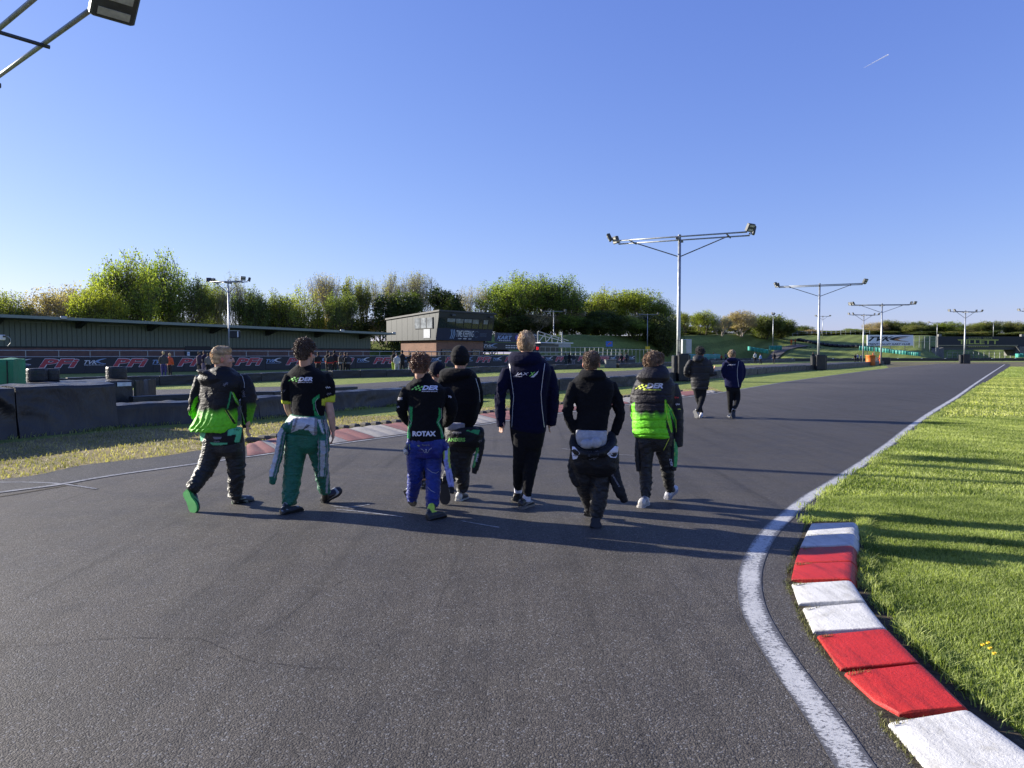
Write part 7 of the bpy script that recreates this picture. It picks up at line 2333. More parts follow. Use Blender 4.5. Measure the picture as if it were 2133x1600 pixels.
sleeve(p, [(931, 932, 7, 0), (930, 945, 7.5, -.03), (931, 962, 7.5, -.05), (935, 985, 7.5, -.06), (939, 1008, 7, -.06), (941, 1018, 6, -.06), (941, 1028, 5.5, -.06)], 6.75, (.30, .32, .62),
       [(.3, 1.5, 0, .45, (.40, .52, .08)), (-1.5, -.5, 0, .25, (.40, .52, .08)), (-2, 2, .86, 1.2, BLK), (-.1, .1, .2, .86, (.12, .13, .4))], 'white suit sleeve with a black cuff hanging at the right', 13, amp=.007)
J = Solid()
J.add(sections([(778, 866, 896, .8, .03), (792, 858, 905, .7, .03), (802, 846, 920, .6, .02), (812, 843, 930, .58, 0), (840, 848, 926, .58, 0), (870, 850, 922, .6, 0), (895, 849, 923, .62, 0), (915, 848, 928, .64, 0), (924, 850, 926, .62, 0)], 6.8, R(20)))
V, Fc, j1 = limb([(926, 812, 13, .02), (937, 832, 14, .02), (941, 855, 13, .05), (934, 876, 12, .2), (922, 885, 9, .33)], 6.8, .9); J.add((V, Fc))
V, Fc, j2 = limb([(850, 812, 13, .02), (840, 832, 12, .02), (836, 855, 11, .05), (844, 873, 10, .18), (858, 885, 9, .3)], 6.8, .9); J.add((V, Fc))
m = MB(); m.tube([W(880, 781, 6.83), W(882, 799, 6.82)], [.072, .115], 16); J.add((m.v, m.f))
o = p.garment('jacket', J, [j1, j2], paint(BLK, ([(853, 846), (859, 848), (859, 875), (857, 885), (853, 895), (855, 908), (852, 916), (847, 912), (848, 892), (854, 880)], GRN),
              ([(914, 848), (920, 856), (918, 872), (915, 878), (922, 895), (924, 912), (920, 914), (917, 896), (909, 880), (914, 866)], GRN)), MC['cotton'], .007, 15, (0.5, ease(.008, .5, .3, .4), .09, .12), seed=10)
bv = p.bvh(o)
der(p, bv, 879, 912, 812.5, 803)
p.text(bv, 'ROTAX', 859, 908, 909, 898, MP['white'], .05)
for L_ in ([(852, 848), (852, 874), (857, 880), (850, 893), (851, 908)], [(919, 850), (920, 870), (912, 880), (920, 896), (925, 910)]): p.patch(bv, line_poly(L_, .7), MP['silver'], 'piping')
p.text(bv, 'DER', 829, 838, 833, 828, MP['white'], 0, .3); p.scrawl(bv, 826, 832, 850, 846, MP['white'], .03); p.scrawl(bv, 933, 941, 829, 824, MP['white'], 0, .3, .4)
h2 = G(846, 1045) + Vector((0, .25, .10)); te = G(861, 1057.5)
p.shoe(W(845, 1022, 7.05), Vector((te.x, te.y, .015)), W(856, 1026, 7.08), .046, up=Vector((.5, .80, .35)), col=(.55, .57, .50), sole=(.03, .03, .03), stripe=((.45, .6, .05), 'other'))
h2 = G(893, 1086); p.shoe(h2, h2 + Vector((.145, .155, 0)), W(902, 1050, 6.68), .049, col=(.016, .017, .018), sole=(.015, .015, .015), stripe=((.42, .6, .05), 'tongue'), high=.006)

# ---------------------------------------------------------------- 4: beanie boy, black hoodie
p = Person(960, 1040, 'boy in a black beanie and black hoodie with a green lettered suit round his hips', 7.45, seed=40)
p.head(959, 748, R(15), 1.0, neck_to=(962, 785, .02), ear=0)
p.bodylimb([(960, 785, 18, .05), (958, 830, 26, .05), (958, 890, 22, .05), (958, 925, 22, 0)])
p.bodylimb([(946, 925, 16, .05), (944, 975, 12, -.02), (927, 1002, 9, -.22)])
p.bodylimb([(972, 925, 16, .0), (965, 975, 12, .02), (961, 1022, 9, .02)])
p.build_body()
# beanie
S = Solid(); S.add(ball(W(958, 742, 7.44), .098, .112, .118)); S.add(sections([(740, 938, 979, 1.1, 0), (752, 939, 978, 1.1, 0), (757, 943, 975, 1.1, 0)], 7.44, 0))
def ribs(V, Q, ):
    a = np.arctan2(V[:, 0] - W(958, 742, 7.44).x, V[:, 1] - 7.44)
    return .0012 * np.sin(a * 60) + .004 * np.exp(-((Q[:, 1] - 744) / 1.6) ** 2) * -1
p.garment('beanie', S, None, flatcol((.012, .012, .013)), MC['cotton'], .002, 20, seed=3, voxel=.008, disp=ribs)
S = Solid(); V, Fc, pa = limb([(946, 915, 22, 0), (945, 945, 18, 0), (943, 972, 16, -.03), (934, 992, 13, -.15), (925, 1004, 11, -.26)], 7.45); S.add((V, Fc))
V, Fc, pb_ = limb([(974, 915, 22, 0), (967, 945, 19, 0), (964, 975, 16, 0), (963, 1005, 14.5, 0), (963, 1022, 12, .02)], 7.45); S.add((V, Fc))
S.add(sections([(890, 926, 1004, .6, 0), (915, 926, 1006, .62, 0), (935, 930, 996, .6, 0), (945, 940, 986, .5, 0)], 7.45, R(20)))
p.garment('trousers', S, [pa, pb_], flatcol((.011, .011, .012)), MC['satin'], .004, 20, (0.7, ease(.014, 1.0, .3, .4), .08, .20), seed=14)
S = Solid(); S.add(sections([(888, 928, 996, .62, 0), (900, 926, 1006, .68, 0), (918, 926, 1008, .68, 0), (930, 930, 1002, .62, 0)], 7.42, R(20)))
S.add(ball(W(1000, 905, 7.4), .05, .08, .085))
o = p.garment('suit_waist', S, None, paint(BLK, ([(970, 897), (976, 895), (980, 898), (986, 895), (1000, 896), (996, 906), (983, 901)], (.05, .36, .12))), MC['nylon'], .008, 22, seed=15)
bv = p.bvh(o)
p.text(bv, 'ANDERS', 932.5, 969, 920, 912, MP['lime'], .035, 0, 0)
p.scrawl(bv, 942, 961, 905, 899, MP['grey'], .03); p.scrawl(bv, 996, 1006, 922, 916, MP['grey'], .0, 0, -.3)
S = Solid(); S.add(sections([(880, 926, 972, .6, 0), (889, 927, 970, .62, 0), (894, 929, 968, .62, 0), (898, 934, 958, .6, 0)], 7.38, R(12)))
p.garment('shirt_hem', S, None, flatcol((.30, .31, .36)), MC['cotton'], .004, 20, seed=16)
o = sleeve(p, [(1000, 902, 8, 0), (1001, 920, 9, -.04), (999, 940, 9, -.05), (994, 960, 8.5, -.05), (990, 975, 7.5, -.05), (987, 986, 6, -.05)], 7.4, BLK,
       [(-1.4, -.35, .25, .85, (.05, .34, .12)), (-.4, -.25, .2, .85, (.2, .55, .1))], 'black suit sleeve with green bars hanging at the right', 17, amp=.007)
bv = p.bvh(o); p.scrawl(bv, 985, 1003, 956, 951, MP['white'], .03, 0, -1.35)
J = Solid()
J.add(sections([(770, 940, 982, .8, .03), (777, 928, 990, .68, .03), (788, 918, 996, .6, .02), (810, 916, 1000, .6, 0), (840, 918, 1000, .64, 0), (865, 922, 996, .66, 0), (880, 926, 992, .64, 0), (888, 928, 986, .6, 0)], 7.45, R(20)))
V, Fc, j1 = limb([(988, 790, 12, .0), (994, 815, 12, .0), (995, 842, 12, .05), (988, 858, 10, .2), (976, 866, 8, .3)], 7.45, .9); J.add((V, Fc))
V, Fc, j2 = limb([(924, 790, 12, .0), (918, 815, 12, .0), (916, 842, 11, .05), (924, 858, 9, .2)], 7.45, .9); J.add((V, Fc))
J.add(sections([(767, 926, 980, 0.6, 0), (773, 914, 986, 0.55, -0.03), (782, 913, 984, 0.5, -0.06), (792, 917, 968, 0.46, -0.06), (802, 925, 944, 0.4, -0.03)], 7.45, R(15), 24, 2.0)); J.add(ball(W(960, 775, 7.42), .12, .11, .04))
o = p.garment('hoodie', J, [j1, j2], flatcol(BLK), MC['cotton'], .008, 15, (0.5, ease(.009, .6, .3, .4), .09, .12), seed=18, smooth=2)
bv = p.bvh(o); p.patch(bv, line_poly([(991, 788), (998, 812), (1000, 838)], 1.1), MP['silver'], 'piping')
te = W(927, 1040, 7.2); te.z = .015
p.shoe(W(926, 1000, 7.18), te, W(925, 997, 7.22), .052, up=Vector((.1, .98, .12)), col=(.36, .36, .33), sole=(.035, .032, .030), stripe=((.03, .03, .03), 'lines'))
h2 = G(953, 1045); p.shoe(h2, h2 + Vector((.075, .20, 0)), W(962, 1020, 7.47), .048, col=(.06, .06, .06), sole=(.40, .40, .38), stripe=((.50, .50, .48), 'heel'), high=.004)

# ---------------------------------------------------------------- 4b: cap boy half hidden between them
p = Person(912, 1012, 'boy in a dark cap, mostly hidden between the ROTAX jacket and the black hoodie', 8.1, seed=50)
p.head(912, 776, R(75), .95, neck_to=(908, 812, .02))
p.bodylimb([(907, 810, 16, .05), (907, 860, 22, .05), (907, 915, 22, 0)])
p.bodylimb([(898, 915, 14, .0), (888, 965, 10, .05), (882, 1000, 8, .0)])
p.bodylimb([(918, 915, 14, .0), (928, 955, 10, .0), (940, 980, 8, .0)])
p.build_body()
p.hair((.10, .06, .035), .02, 0, .006, -.04, 0, 9, 1200)
S = Solid(); S.add(ball(W(911, 770, 8.1), .094, .104, .098, Matrix.Rotation(-.15, 3, 'Y')))
m = MB()
for k in range(9):
    a = -1.0 + 2.0 * k / 8
c_ = W(911, 770, 8.1); fdir = Vector((math.sin(R(70)), math.cos(R(70)), -.12)); rdir = Vector((math.cos(R(70)), -math.sin(R(70)), 0))
S.add(ball(c_ + fdir * .12 + Vector((0, 0, .0)), .062, .088, .010, Matrix((rdir, fdir.normalized(), rdir.cross(fdir.normalized()))).transposed()))
p.garment('cap', S, None, flatcol((.012, .012, .020)), MC['cotton'], .001, 20, seed=3, voxel=.007, smooth=1)
J = Solid(); J.add(sections([(795, 895, 925, .8, .02), (803, 880, 938, .7, .02), (815, 872, 946, .6, 0), (850, 876, 944, .6, 0), (900, 880, 938, .6, 0)], 8.1, R(20)))
V, Fc, j1 = limb([(940, 815, 10, 0), (946, 845, 10, 0), (938, 875, 9, .1)], 8.1); J.add((V, Fc))
V, Fc, j2 = limb([(880, 815, 10, 0), (874, 845, 10, 0), (882, 875, 9, .1)], 8.1); J.add((V, Fc))
p.garment('jacket', J, [j1, j2], flatcol(BLK), MC['cotton'], .006, 15, seed=19)
S = Solid(); V, Fc, pa = limb([(897, 905, 19, 0), (892, 940, 16, 0), (888, 970, 13, .03), (884, 996, 10, .0)], 8.1); S.add((V, Fc))
V, Fc, pb_ = limb([(918, 905, 19, 0), (925, 940, 15, 0), (934, 965, 12, .02), (943, 982, 10, .05)], 8.1); S.add((V, Fc))
S.add(sections([(888, 878, 938, .6, 0), (925, 882, 934, .6, 0)], 8.1, R(20)))
p.garment('trousers', S, [pa, pb_], flatcol((.011, .011, .012)), MC['cotton'], .004, 20, (0.7, ease(.012), .08, .16), seed=20)
h2 = G(877, 1020); p.shoe(h2, h2 + Vector((.075, .16, 0)), W(883, 998, 8.15), .045, col=(.018, .018, .02), sole=(.02, .02, .02), stripe=((.3, .3, .3), 'other'))
h2 = W(941, 993, 8.3); h2.z = .05; p.shoe(h2, h2 + Vector((.08, .15, .05)), W(944, 982, 8.3), .042, col=(.018, .018, .02), sole=(.02, .02, .02), stripe=((.3, .3, .3), 'side'))

# ---------------------------------------------------------------- 5: tall JAXX man
p = Person(1095, 1055, 'tall fair haired man in a navy hooded JAXX jacket and black trousers', 7.15, seed=60)
p.head(1097, 717, R(16), 1.0, neck_to=(1098, 760, .03))
p.bodylimb([(1098, 760, 19, .05), (1098, 820, 28, .05), (1098, 880, 26, .03), (1098, 920, 24, 0)])
p.bodylimb([(1148, 785, 10, .03), (1152, 835, 9, .0), (1146, 878, 8, .02)])
hand_parts(p.body, W(1146, 877, 7.17), Vector((-.15, .5, -1)), Vector((0, 1, .2)), .9, .6)
p.bodylimb([(1050, 785, 10, .03), (1041, 835, 9, .0), (1044, 878, 8.5, -.02)])
hand_parts(p.body, W(1044, 876, 7.12), Vector((.06, .1, -1)), Vector((.75, -.65, 0)), .85, .45, 1)
p.bodylimb([(1085, 915, 17, .0), (1083, 970, 12, .04), (1078, 1026, 8.5, .22)])
p.bodylimb([(1112, 915, 17, .0), (1104, 975, 12, -.02), (1097, 1042, 8.5, -.05)])
p.build_body()
p.hair((0.42, 0.31, 0.18), .026, .10, .004, -.062, .040, 11, 4600, .012)
S = Solid(); V, Fc, pa = limb([(1086, 905, 20, 0), (1085, 940, 17, 0), (1082, 970, 14.5, .03), (1080, 1000, 12, .1), (1079, 1017, 9, .16)], 7.15); S.add((V, Fc))
V, Fc, pb_ = limb([(1112, 905, 20, 0), (1110, 940, 18, 0), (1105, 970, 15, -.02), (1100, 1005, 12.5, -.04), (1097, 1033, 9.5, -.05)], 7.15); S.add((V, Fc))
S.add(sections([(885, 1062, 1137, .6, 0), (910, 1064, 1134, .6, 0), (930, 1068, 1130, .58, 0), (940, 1075, 1122, .5, 0)], 7.15, R(20)))
p.garment('trousers', S, [pa, pb_], flatcol((.0095, .0095, .011)), MC['cotton'], .003, 20, (0.8, ease(.010, 1.0, .15, .15), .075, .20), seed=24)
J = Solid()
J.add(sections([(737, 1080, 1118, .8, .04), (745, 1068, 1130, .68, .03), (756, 1058, 1142, .6, .02), (772, 1054, 1148, .56, 0), (800, 1060, 1144, .56, 0), (840, 1062, 1138, .58, 0), (870, 1062, 1138, .6, 0), (895, 1062, 1138, .62, 0), (901, 1064, 1136, .6, 0)], 7.15, R(20)))
V, Fc, j1 = limb([(1140, 768, 13, .02), (1149, 795, 13.5, .0), (1152, 830, 12.5, 0), (1151, 860, 11.5, .01), (1149, 886, 10, .02)], 7.15, .9); J.add((V, Fc))
V, Fc, j2 = limb([(1058, 770, 13, .02), (1048, 798, 13, .0), (1043, 830, 11.5, 0), (1042, 860, 11, -.01), (1044, 888, 9.5, -.02)], 7.15, .9); J.add((V, Fc))
J.add(sections([(733, 1066, 1122, 0.7, 0.02), (741, 1058, 1128, 0.62, -0.02), (750, 1057, 1130, 0.56, -0.05), (759, 1062, 1126, 0.52, -0.06), (767, 1074, 1112, 0.5, -0.03)], 7.15, R(15), 24, 2.0))
o = p.garment('jacket', J, [j1, j2], flatcol(NAVY), MC['cotton'], .008, 13, (0.6, ease(.012, .5, .3, .4), .11, .12), seed=25, smooth=2)
bv = p.bvh(o)
p.patch(bv, line_poly([(1061, 758), (1063, 776), (1067, 803), (1070, 826), (1068, 850), (1066, 890)], 1.3), MP['silver'], 'piping')
p.patch(bv, line_poly([(1135, 757), (1131, 785), (1127, 820), (1129, 850), (1134, 890)], 1.3), MP['silver'], 'piping')
p.text(bv, 'JAX', 1072, 1102, 783.5, 776, MP['white'], .02, .35)
p.text(bv, 'X', 1102, 1115, 783.5, 775, MP['lime'], .03, .3)
p.patch(bv, [(1105, 786), (1113, 780), (1122, 772), (1119, 779), (1112, 786)], MP['white'], 'swoosh')
p.patch(bv, [(1069, 783), (1078, 783), (1077, 785.5), (1069, 785.5)], MP['grey'])
p.patch(bv, [(1078, 784), (1088, 784), (1088, 785), (1078, 785)], MP['white'])
for (x, y, Y) in ((1079, 1018, 7.34), (1097, 1036, 7.10)):
    S = Solid(); m = MB(); m.tube([W(x, y - 8, Y), W(x, y + 9, Y)], [.042, .040], 14); S.add((m.v, m.f))
    p.garment('sock', S, None, flatcol((.62, .62, .68)), MC['cotton'], .001, 20, seed=1, voxel=.008, smooth=1)
h2 = G(1072, 1046); p.shoe(h2 + Vector((0, 0, .01)), h2 + Vector((.04, .24, .0)), W(1078, 1024, 7.36), .047, col=(.012, .012, .013), sole=(.012, .012, .013))
h2 = G(1084, 1061.5); p.shoe(h2, h2 + Vector((.13, .19, 0)), W(1096, 1043, 7.12), .046, col=(.014, .014, .016), sole=(.13, .12, .11), stripe=((.16, .16, .16), 'side'))

# ---------------------------------------------------------------- 6: hoodie boy, nearest
p = Person(1236, 1090, 'boy in a plain black hoodie, grey shirt showing above a black suit, nearest the camera', 6.4, seed=70)
p.head(1232, 755, R(12), .90, neck_to=(1232, 800, .02))
p.bodylimb([(1232, 800, 18, .05), (1234, 850, 26, .05), (1234, 910, 26, .03), (1234, 950, 26, 0)])
p.bodylimb([(1222, 960, 18, .0), (1224, 1010, 12, .05), (1228, 1062, 9, .22)])
p.bodylimb([(1252, 960, 18, .0), (1248, 1025, 12, -.02), (1240, 1080, 9, -.06)])
p.build_body()
p.hair((0.115, 0.068, 0.035), .020, .08, .007, -.066, .018, 13, 4600, .006)
S = Solid(); V, Fc, pa = limb([(1216, 950, 27, 0), (1214, 985, 24, .02), (1219, 1015, 19, .06), (1224, 1042, 14, .12), (1228, 1066, 10, .2)], 6.4); S.add((V, Fc))
V, Fc, pb_ = limb([(1254, 950, 27, 0), (1253, 985, 22, 0), (1250, 1020, 19, -.02), (1246, 1050, 17.5, -.04), (1242, 1072, 14, -.05), (1240, 1080, 11, -.05)], 6.4); S.add((V, Fc))
S.add(sections([(925, 1190, 1284, .6, 0), (945, 1188, 1288, .64, 0), (965, 1190, 1284, .62, 0), (985, 1200, 1272, .5, 0)], 6.4, R(20)))
p.garment('trousers', S, [pa, pb_], flatcol((.011, .011, .0125)), MC['satin'], .005, 16, (0.8, ease(.014, 1.0, .22, .3), .09, .22), seed=34)
S = Solid(); S.add(sections([(895, 1200, 1264, .6, 0), (910, 1199, 1264, .66, -.01), (925, 1203, 1262, .70, -.02), (934, 1210, 1256, .66, -.02), (940, 1218, 1246, .6, -.02)], 6.36, R(15)))
S.add(ball(W(1222, 925, 6.2), .06, .04, .045)); S.add(ball(W(1242, 922, 6.2), .05, .04, .05))
p.garment('shirt_hem', S, None, flatcol((.34, .35, .38)), MC['nylon'], .007, 15, seed=35)
S = Solid()
S.add(sections([(936, 1190, 1286, .66, 0), (950, 1187, 1290, .68, 0), (968, 1186, 1288, .68, 0), (984, 1192, 1280, .62, 0), (992, 1206, 1268, .5, 0)], 6.38, R(18)))
V, Fc, _ = limb([(1197, 904, 7, .05), (1194, 920, 9, .0), (1198, 934, 10, -.06), (1212, 944, 9, -.16), (1232, 947, 8, -.2), (1254, 943, 9, -.18), (1270, 932, 11, -.1), (1274, 915, 11, 0), (1274, 900, 8, .05)], 6.38); S.add((V, Fc))
o = p.garment('suit_waist', S, None, flatcol(BLK), MC['nylon'], .013, 20, seed=36, smooth=2)
bv = p.bvh(o)
p.patch(bv, [(1192, 930), (1197, 931), (1208, 944), (1201, 956), (1193, 957), (1191, 944)], MP['white'], 'badge')
p.patch(bv, [(1264, 946), (1281, 929), (1288, 931), (1287, 945), (1283, 954), (1272, 953)], MP['white'], 'badge')
for L_ in ([(1270, 944), (1281, 933), (1286, 935), (1284, 947), (1276, 950), (1270, 944)], [(1277, 948), (1280, 938), (1283, 941), (1280, 949)], [(1195, 937), (1203, 944), (1199, 950), (1194, 949)]):
    p.patch(bv, line_poly(L_, .9), MP['black'], 'badge_line', .009)
p.scrawl(bv, 1223, 1246, 942.5, 937.5, MP['grey'], .03); p.patch(bv, line_poly([(1228, 958), (1237, 954), (1236, 958), (1245, 953)], .9), MP['grey'])
p.patch(bv, line_poly([(1227, 946), (1227, 958)], .7), MP['grey']); p.patch(bv, line_poly([(1246, 945), (1246, 953)], .7), MP['grey'])
o = sleeve(p, [(1274, 960, 14, 0), (1277, 980, 14, -.03), (1284, 1005, 13, -.05), (1293, 1028, 11.5, -.06), (1298, 1036, 9, -.06), (1301, 1046, 8, -.06)], 6.38, BLK, [], 'black suit sleeve hanging out to the right', 37, mat='nylon', amp=.006)
bv = p.bvh(o); p.text(bv, 'alpinestars', 1265, 1299, 1003, 997, MP['grey'], .04, .2, 1.05)
o = sleeve(p, [(1196, 950, 10, 0), (1192, 970, 10, -.02), (1197, 995, 11, -.03), (1206, 1012, 9, -.03)], 6.42, (.014, .013, .014), [], 'black suit sleeve bunched at the left', 38, mat='nylon', amp=.008)
J = Solid()
J.add(sections([(773, 1213, 1254, .8, .03), (786, 1200, 1264, .7, .03), (796, 1190, 1276, .6, .02), (812, 1192, 1278, .56, 0), (835, 1198, 1274, .58, 0), (862, 1202, 1268, .62, 0), (885, 1200, 1266, .64, 0), (900, 1200, 1264, .64, 0), (906, 1206, 1260, .6, 0)], 6.4, R(18)))
V, Fc, j1 = limb([(1272, 800, 12, .02), (1284, 828, 12.5, .0), (1292, 862, 11.5, 0), (1286, 885, 11, .02), (1279, 904, 9.5, .02)], 6.4, .9); J.add((V, Fc))
V, Fc, j2 = limb([(1197, 800, 12, .02), (1187, 828, 12, .0), (1183, 862, 11, 0), (1190, 885, 10, .02), (1200, 902, 9, .04)], 6.4, .9); J.add((V, Fc))
J.add(sections([(770, 1212, 1254, 0.8, 0), (777, 1206, 1260, 0.7, -0.02), (785, 1205, 1264, 0.6, -0.05), (792, 1213, 1257, 0.55, -0.05), (799, 1225, 1246, 0.5, -0.02)], 6.4, R(15), 24, 2.0))
p.garment('hoodie', J, [j1, j2], flatcol(BLK), MC['cotton'], .009, 13, (0.6, ease(.012, .55, .25, .35), .10, .12), seed=39, smooth=2)
te = G(1242, 1102); h2 = Vector((te.x - .02, te.y + .02, .10))
p.shoe(W(1241, 1078, 6.30), Vector((te.x, te.y, .012)), W(1240, 1074, 6.38), .050, up=Vector((0, .9, .45)), col=(.012, .012, .013), sole=(.012, .012, .012))
h2 = W(1223, 1066, 6.62); te = G(1226, 1080)
p.shoe(h2, Vector((te.x, te.y + .02, .012)), W(1226, 1062, 6.64), .042, up=Vector((.4, .8, .3)), col=(.34, .34, .33), sole=(.03, .03, .03))

# ---------------------------------------------------------------- 7: quilted green jacket, white trainers
p = Person(1362, 1055, 'boy in a quilted black jacket fading to bright green, wearing white trainers', 7.3, seed=80)
p.head(1362, 757, R(62), .98, neck_to=(1364, 795, .02), tilt=.12)
p.bodylimb([(1362, 795, 18, .05), (1362, 850, 26, .05), (1362, 900, 24, .03), (1362, 935, 22, 0)])
p.bodylimb([(1345, 935, 16, .0), (1345, 985, 12, .0), (1346, 1035, 9, -.1)])
p.bodylimb([(1378, 935, 16, .0), (1389, 975, 12, .05), (1396, 1022, 9, .22)])
p.build_body()
p.hair((0.17, 0.10, 0.05), .030, .08, .012, -.050, .022, 15, 4600, .020)
S = Solid(); V, Fc, pa = limb([(1346, 918, 20, 0), (1345, 950, 16.5, 0), (1345, 985, 14, -.02), (1345, 1012, 12.5, -.05), (1346, 1030, 10, -.08), (1348, 1038, 7.5, -.08)], 7.3); S.add((V, Fc))
V, Fc, pb_ = limb([(1378, 918, 20, 0), (1385, 950, 16.5, .02), (1390, 980, 14, .06), (1393, 1005, 12, .12), (1396, 1022, 9, .18)], 7.3); S.add((V, Fc))
S.add(sections([(898, 1322, 1402, .6, 0), (918, 1326, 1400, .6, 0), (930, 1330, 1396, .58, 0), (940, 1340, 1386, .5, 0)], 7.3, R(20)))
o = p.garment('trousers', S, [pa, pb_], flatcol((.013, .013, .014)), MC['satin'], .005, 20, (0.8, ease(.016, 1.0, .3, .45), .09, .20), seed=44)
bv = p.bvh(o)
p.patch(bv, line_poly([(1394, 913), (1388, 926), (1382, 938)], 1.0), MP['yellow'], 'piping')
o = sleeve(p, [(1403, 905, 8, 0), (1404, 925, 8.5, -.02), (1404, 950, 8.5, -.03), (1403, 980, 6.5, -.03)], 7.3, BLK, [(.15, 2, .2, .9, (.05, .36, .10)), (.0, .15, .1, .9, (.3, .5, .1))], 'black and green suit sleeve hanging at the right', 45, amp=.004)
bv = p.bvh(o); p.text(bv, 'DER', 1390, 1406, 966, 961, MP['white'], .03, .2, 1.35)
sleeve(p, [(1330, 905, 6, 0), (1328, 930, 6, -.02), (1327, 955, 5.5, -.03), (1330, 982, 4.5, -.03)], 7.3, (.014, .014, .014), [], 'black suit sleeve hanging at the left', 46, amp=.005)
J = Solid()
J.add(sections([(778, 1340, 1386, .8, .04), (788, 1330, 1398, .68, .03), (802, 1322, 1404, .62, .02), (825, 1318, 1402, .60, 0), (850, 1319, 1398, .62, 0), (880, 1319, 1398, .66, 0), (900, 1319, 1398, .68, 0), (909, 1321, 1396, .66, 0), (911, 1324, 1394, .6, 0)], 7.3, R(22)))
V, Fc, j1 = limb([(1400, 802, 13, .02), (1407, 830, 14, .0), (1411, 865, 13, 0), (1412, 900, 12, .0), (1412, 930, 10.5, .0)], 7.3, .9); J.add((V, Fc))
V, Fc, j2 = limb([(1330, 808, 12, .02), (1323, 830, 10, .05), (1321, 858, 9, .15), (1328, 880, 8, .3)], 7.3, .9); J.add((V, Fc))
J.add(sections([(761, 1346, 1382, 0.8, 0), (767, 1338, 1389, 0.8, -0.02), (776, 1329, 1394, 0.72, -0.04), (786, 1325, 1395, 0.66, -0.06), (794, 1330, 1390, 0.6, -0.06), (800, 1342, 1374, 0.6, -0.03)], 7.3, R(15), 24, 2.0))
def jacket7(V, Q, Nn):
    t = np.clip((Q[:, 1] - 857 + 3 * np.sin(Q[:, 0] * .3)) / 13, 0, 1)[:, None]
    t = t * ((Q[:, 0] < 1394)[:, None])
    C = np.array((.016, .0145, .019))[None] * (1 - t) + np.array((.17, .66, .02))[None] * t
    for poly, c in (([(1384, 832), (1388, 835), (1394, 855), (1399, 880), (1402, 902), (1394, 905), (1389, 880), (1385, 856)], LIME), ([(1386, 868), (1391, 880), (1399, 905), (1394, 908), (1388, 890)], BLK),
                    ([(1391, 842), (1401, 854), (1409, 876), (1409, 895), (1404, 880), (1396, 860)], (.06, .42, .05)), ([(1316, 842), (1322, 838), (1323, 880), (1320, 905), (1314, 880)], LIME)):
        m = in_poly(Q, poly) & (Nn[:, 1] < .5); C[m] = np.array(c)
    return C
def quilt7(V, Q):
    d = np.zeros(len(V))
    for y in (823, 841, 859, 876, 893, 906):
        d -= .011 * np.exp(-((Q[:, 1] - y - .8 * np.sin(Q[:, 0] * .2)) / 1.3) ** 2) * (Q[:, 0] < 1400)
    d += .006 * np.clip((Q[:, 1] - 803) / 14, 0, 1) * (Q[:, 0] < 1400)
    return d
o = p.garment('jacket', J, [j1, j2], jacket7, MC['nylon'], .008, 17, (0.6, ease(.006, .5, .3, .4), .10, .12), seed=47, smooth=2, disp=quilt7)
bv = p.bvh(o)
p.text(bv, 'DER', 1346, 1381, 809, 798, MP['white'], .045, .30)
p.checks(bv, 1324, 811, 1345, 801, MP['yellow'], 5, 3, 1.0)
p.text(bv, 'EDWARDS RACING', 1340, 1377, 813.5, 810.5, MP['yellow'], .02, .1)
p.patch(bv, line_poly([(1385, 834), (1388, 858), (1393, 884), (1401, 906)], .9), MP['yellow'], 'piping'); p.patch(bv, line_poly([(1391, 842), (1400, 856), (1408, 876), (1409, 900)], .9), MP['yellow'], 'piping')
p.scrawl(bv, 1405, 1414, 831, 826, MP['red'], .03, 0, .05); p.scrawl(bv, 1407, 1416, 845, 840, MP['white'], .0, .3); p.scrawl(bv, 1411, 1418, 854, 851, MP['yellow'], .0, .3)
h2 = G(1333, 1059); p.shoe(h2, h2 + Vector((.10, .20, 0)), W(1347, 1037, 7.24), .048, col=(.48, .46, .42), sole=(.42, .40, .37), stripe=((.20, .20, .22), 'tongue'))
h2 = G(1388, 1041.5); p.shoe(h2, h2 + Vector((.13, .15, .10)), W(1397, 1022, 7.5), .047, col=(.42, .42, .46), sole=(.30, .30, .34), stripe=((.12, .12, .25), 'lines'))

# ---------------------------------------------------------------- 8: walker in a black puffer jacket
p = Person(1457, 868, 'dark haired youth in a black padded jacket, left one of the two walking ahead', 17.3, seed=90)
p.head(1459, 736, R(40), 1.0, neck_to=(1460, 752, .02))
p.bodylimb([(1457, 752, 7, .05), (1457, 780, 11, .05), (1457, 812, 10, 0)])
p.bodylimb([(1476, 758, 4, 0), (1481, 777, 3.6, -.05), (1486, 773, 2.6, .05)])
hand_parts(p.body, W(1485.5, 773, 17.35), Vector((.35, .1, .9)), Vector((0, 1, 0)), .95, .15)
p.build_body(.009)
p.hair((.03, .022, .018), .035, .8, .016, -.05, .03, 17, 1800, .012)
S = Solid(); V, Fc, pa = limb([(1451, 808, 8, 0), (1453, 825, 6.5, .05), (1457, 842, 5, .1), (1461, 862, 3.8, .2)], 17.3); S.add((V, Fc))
V, Fc, pb_ = limb([(1465, 808, 8, 0), (1463, 828, 6.5, -.02), (1458, 846, 5, -.15), (1453, 856, 4, -.3)], 17.3); S.add((V, Fc))
S.add(sections([(800, 1443, 1473, .6, 0), (815, 1446, 1471, .6, 0), (820, 1450, 1468, .5, 0)], 17.3, R(20)))
p.garment('trousers', S, [pa, pb_], flatcol((.016, .016, .018)), MC['cotton'], .003, 20, (0.8, ease(.010), .09, .15), seed=54, voxel=.014)
J = Solid(); J.add(sections([(744, 1450, 1470, .8, .03), (750, 1440, 1476, .66, .02), (765, 1437, 1480, .62, 0), (785, 1439, 1478, .64, 0), (800, 1440, 1476, .66, 0), (812, 1441, 1474, .64, 0)], 17.3, R(20)))
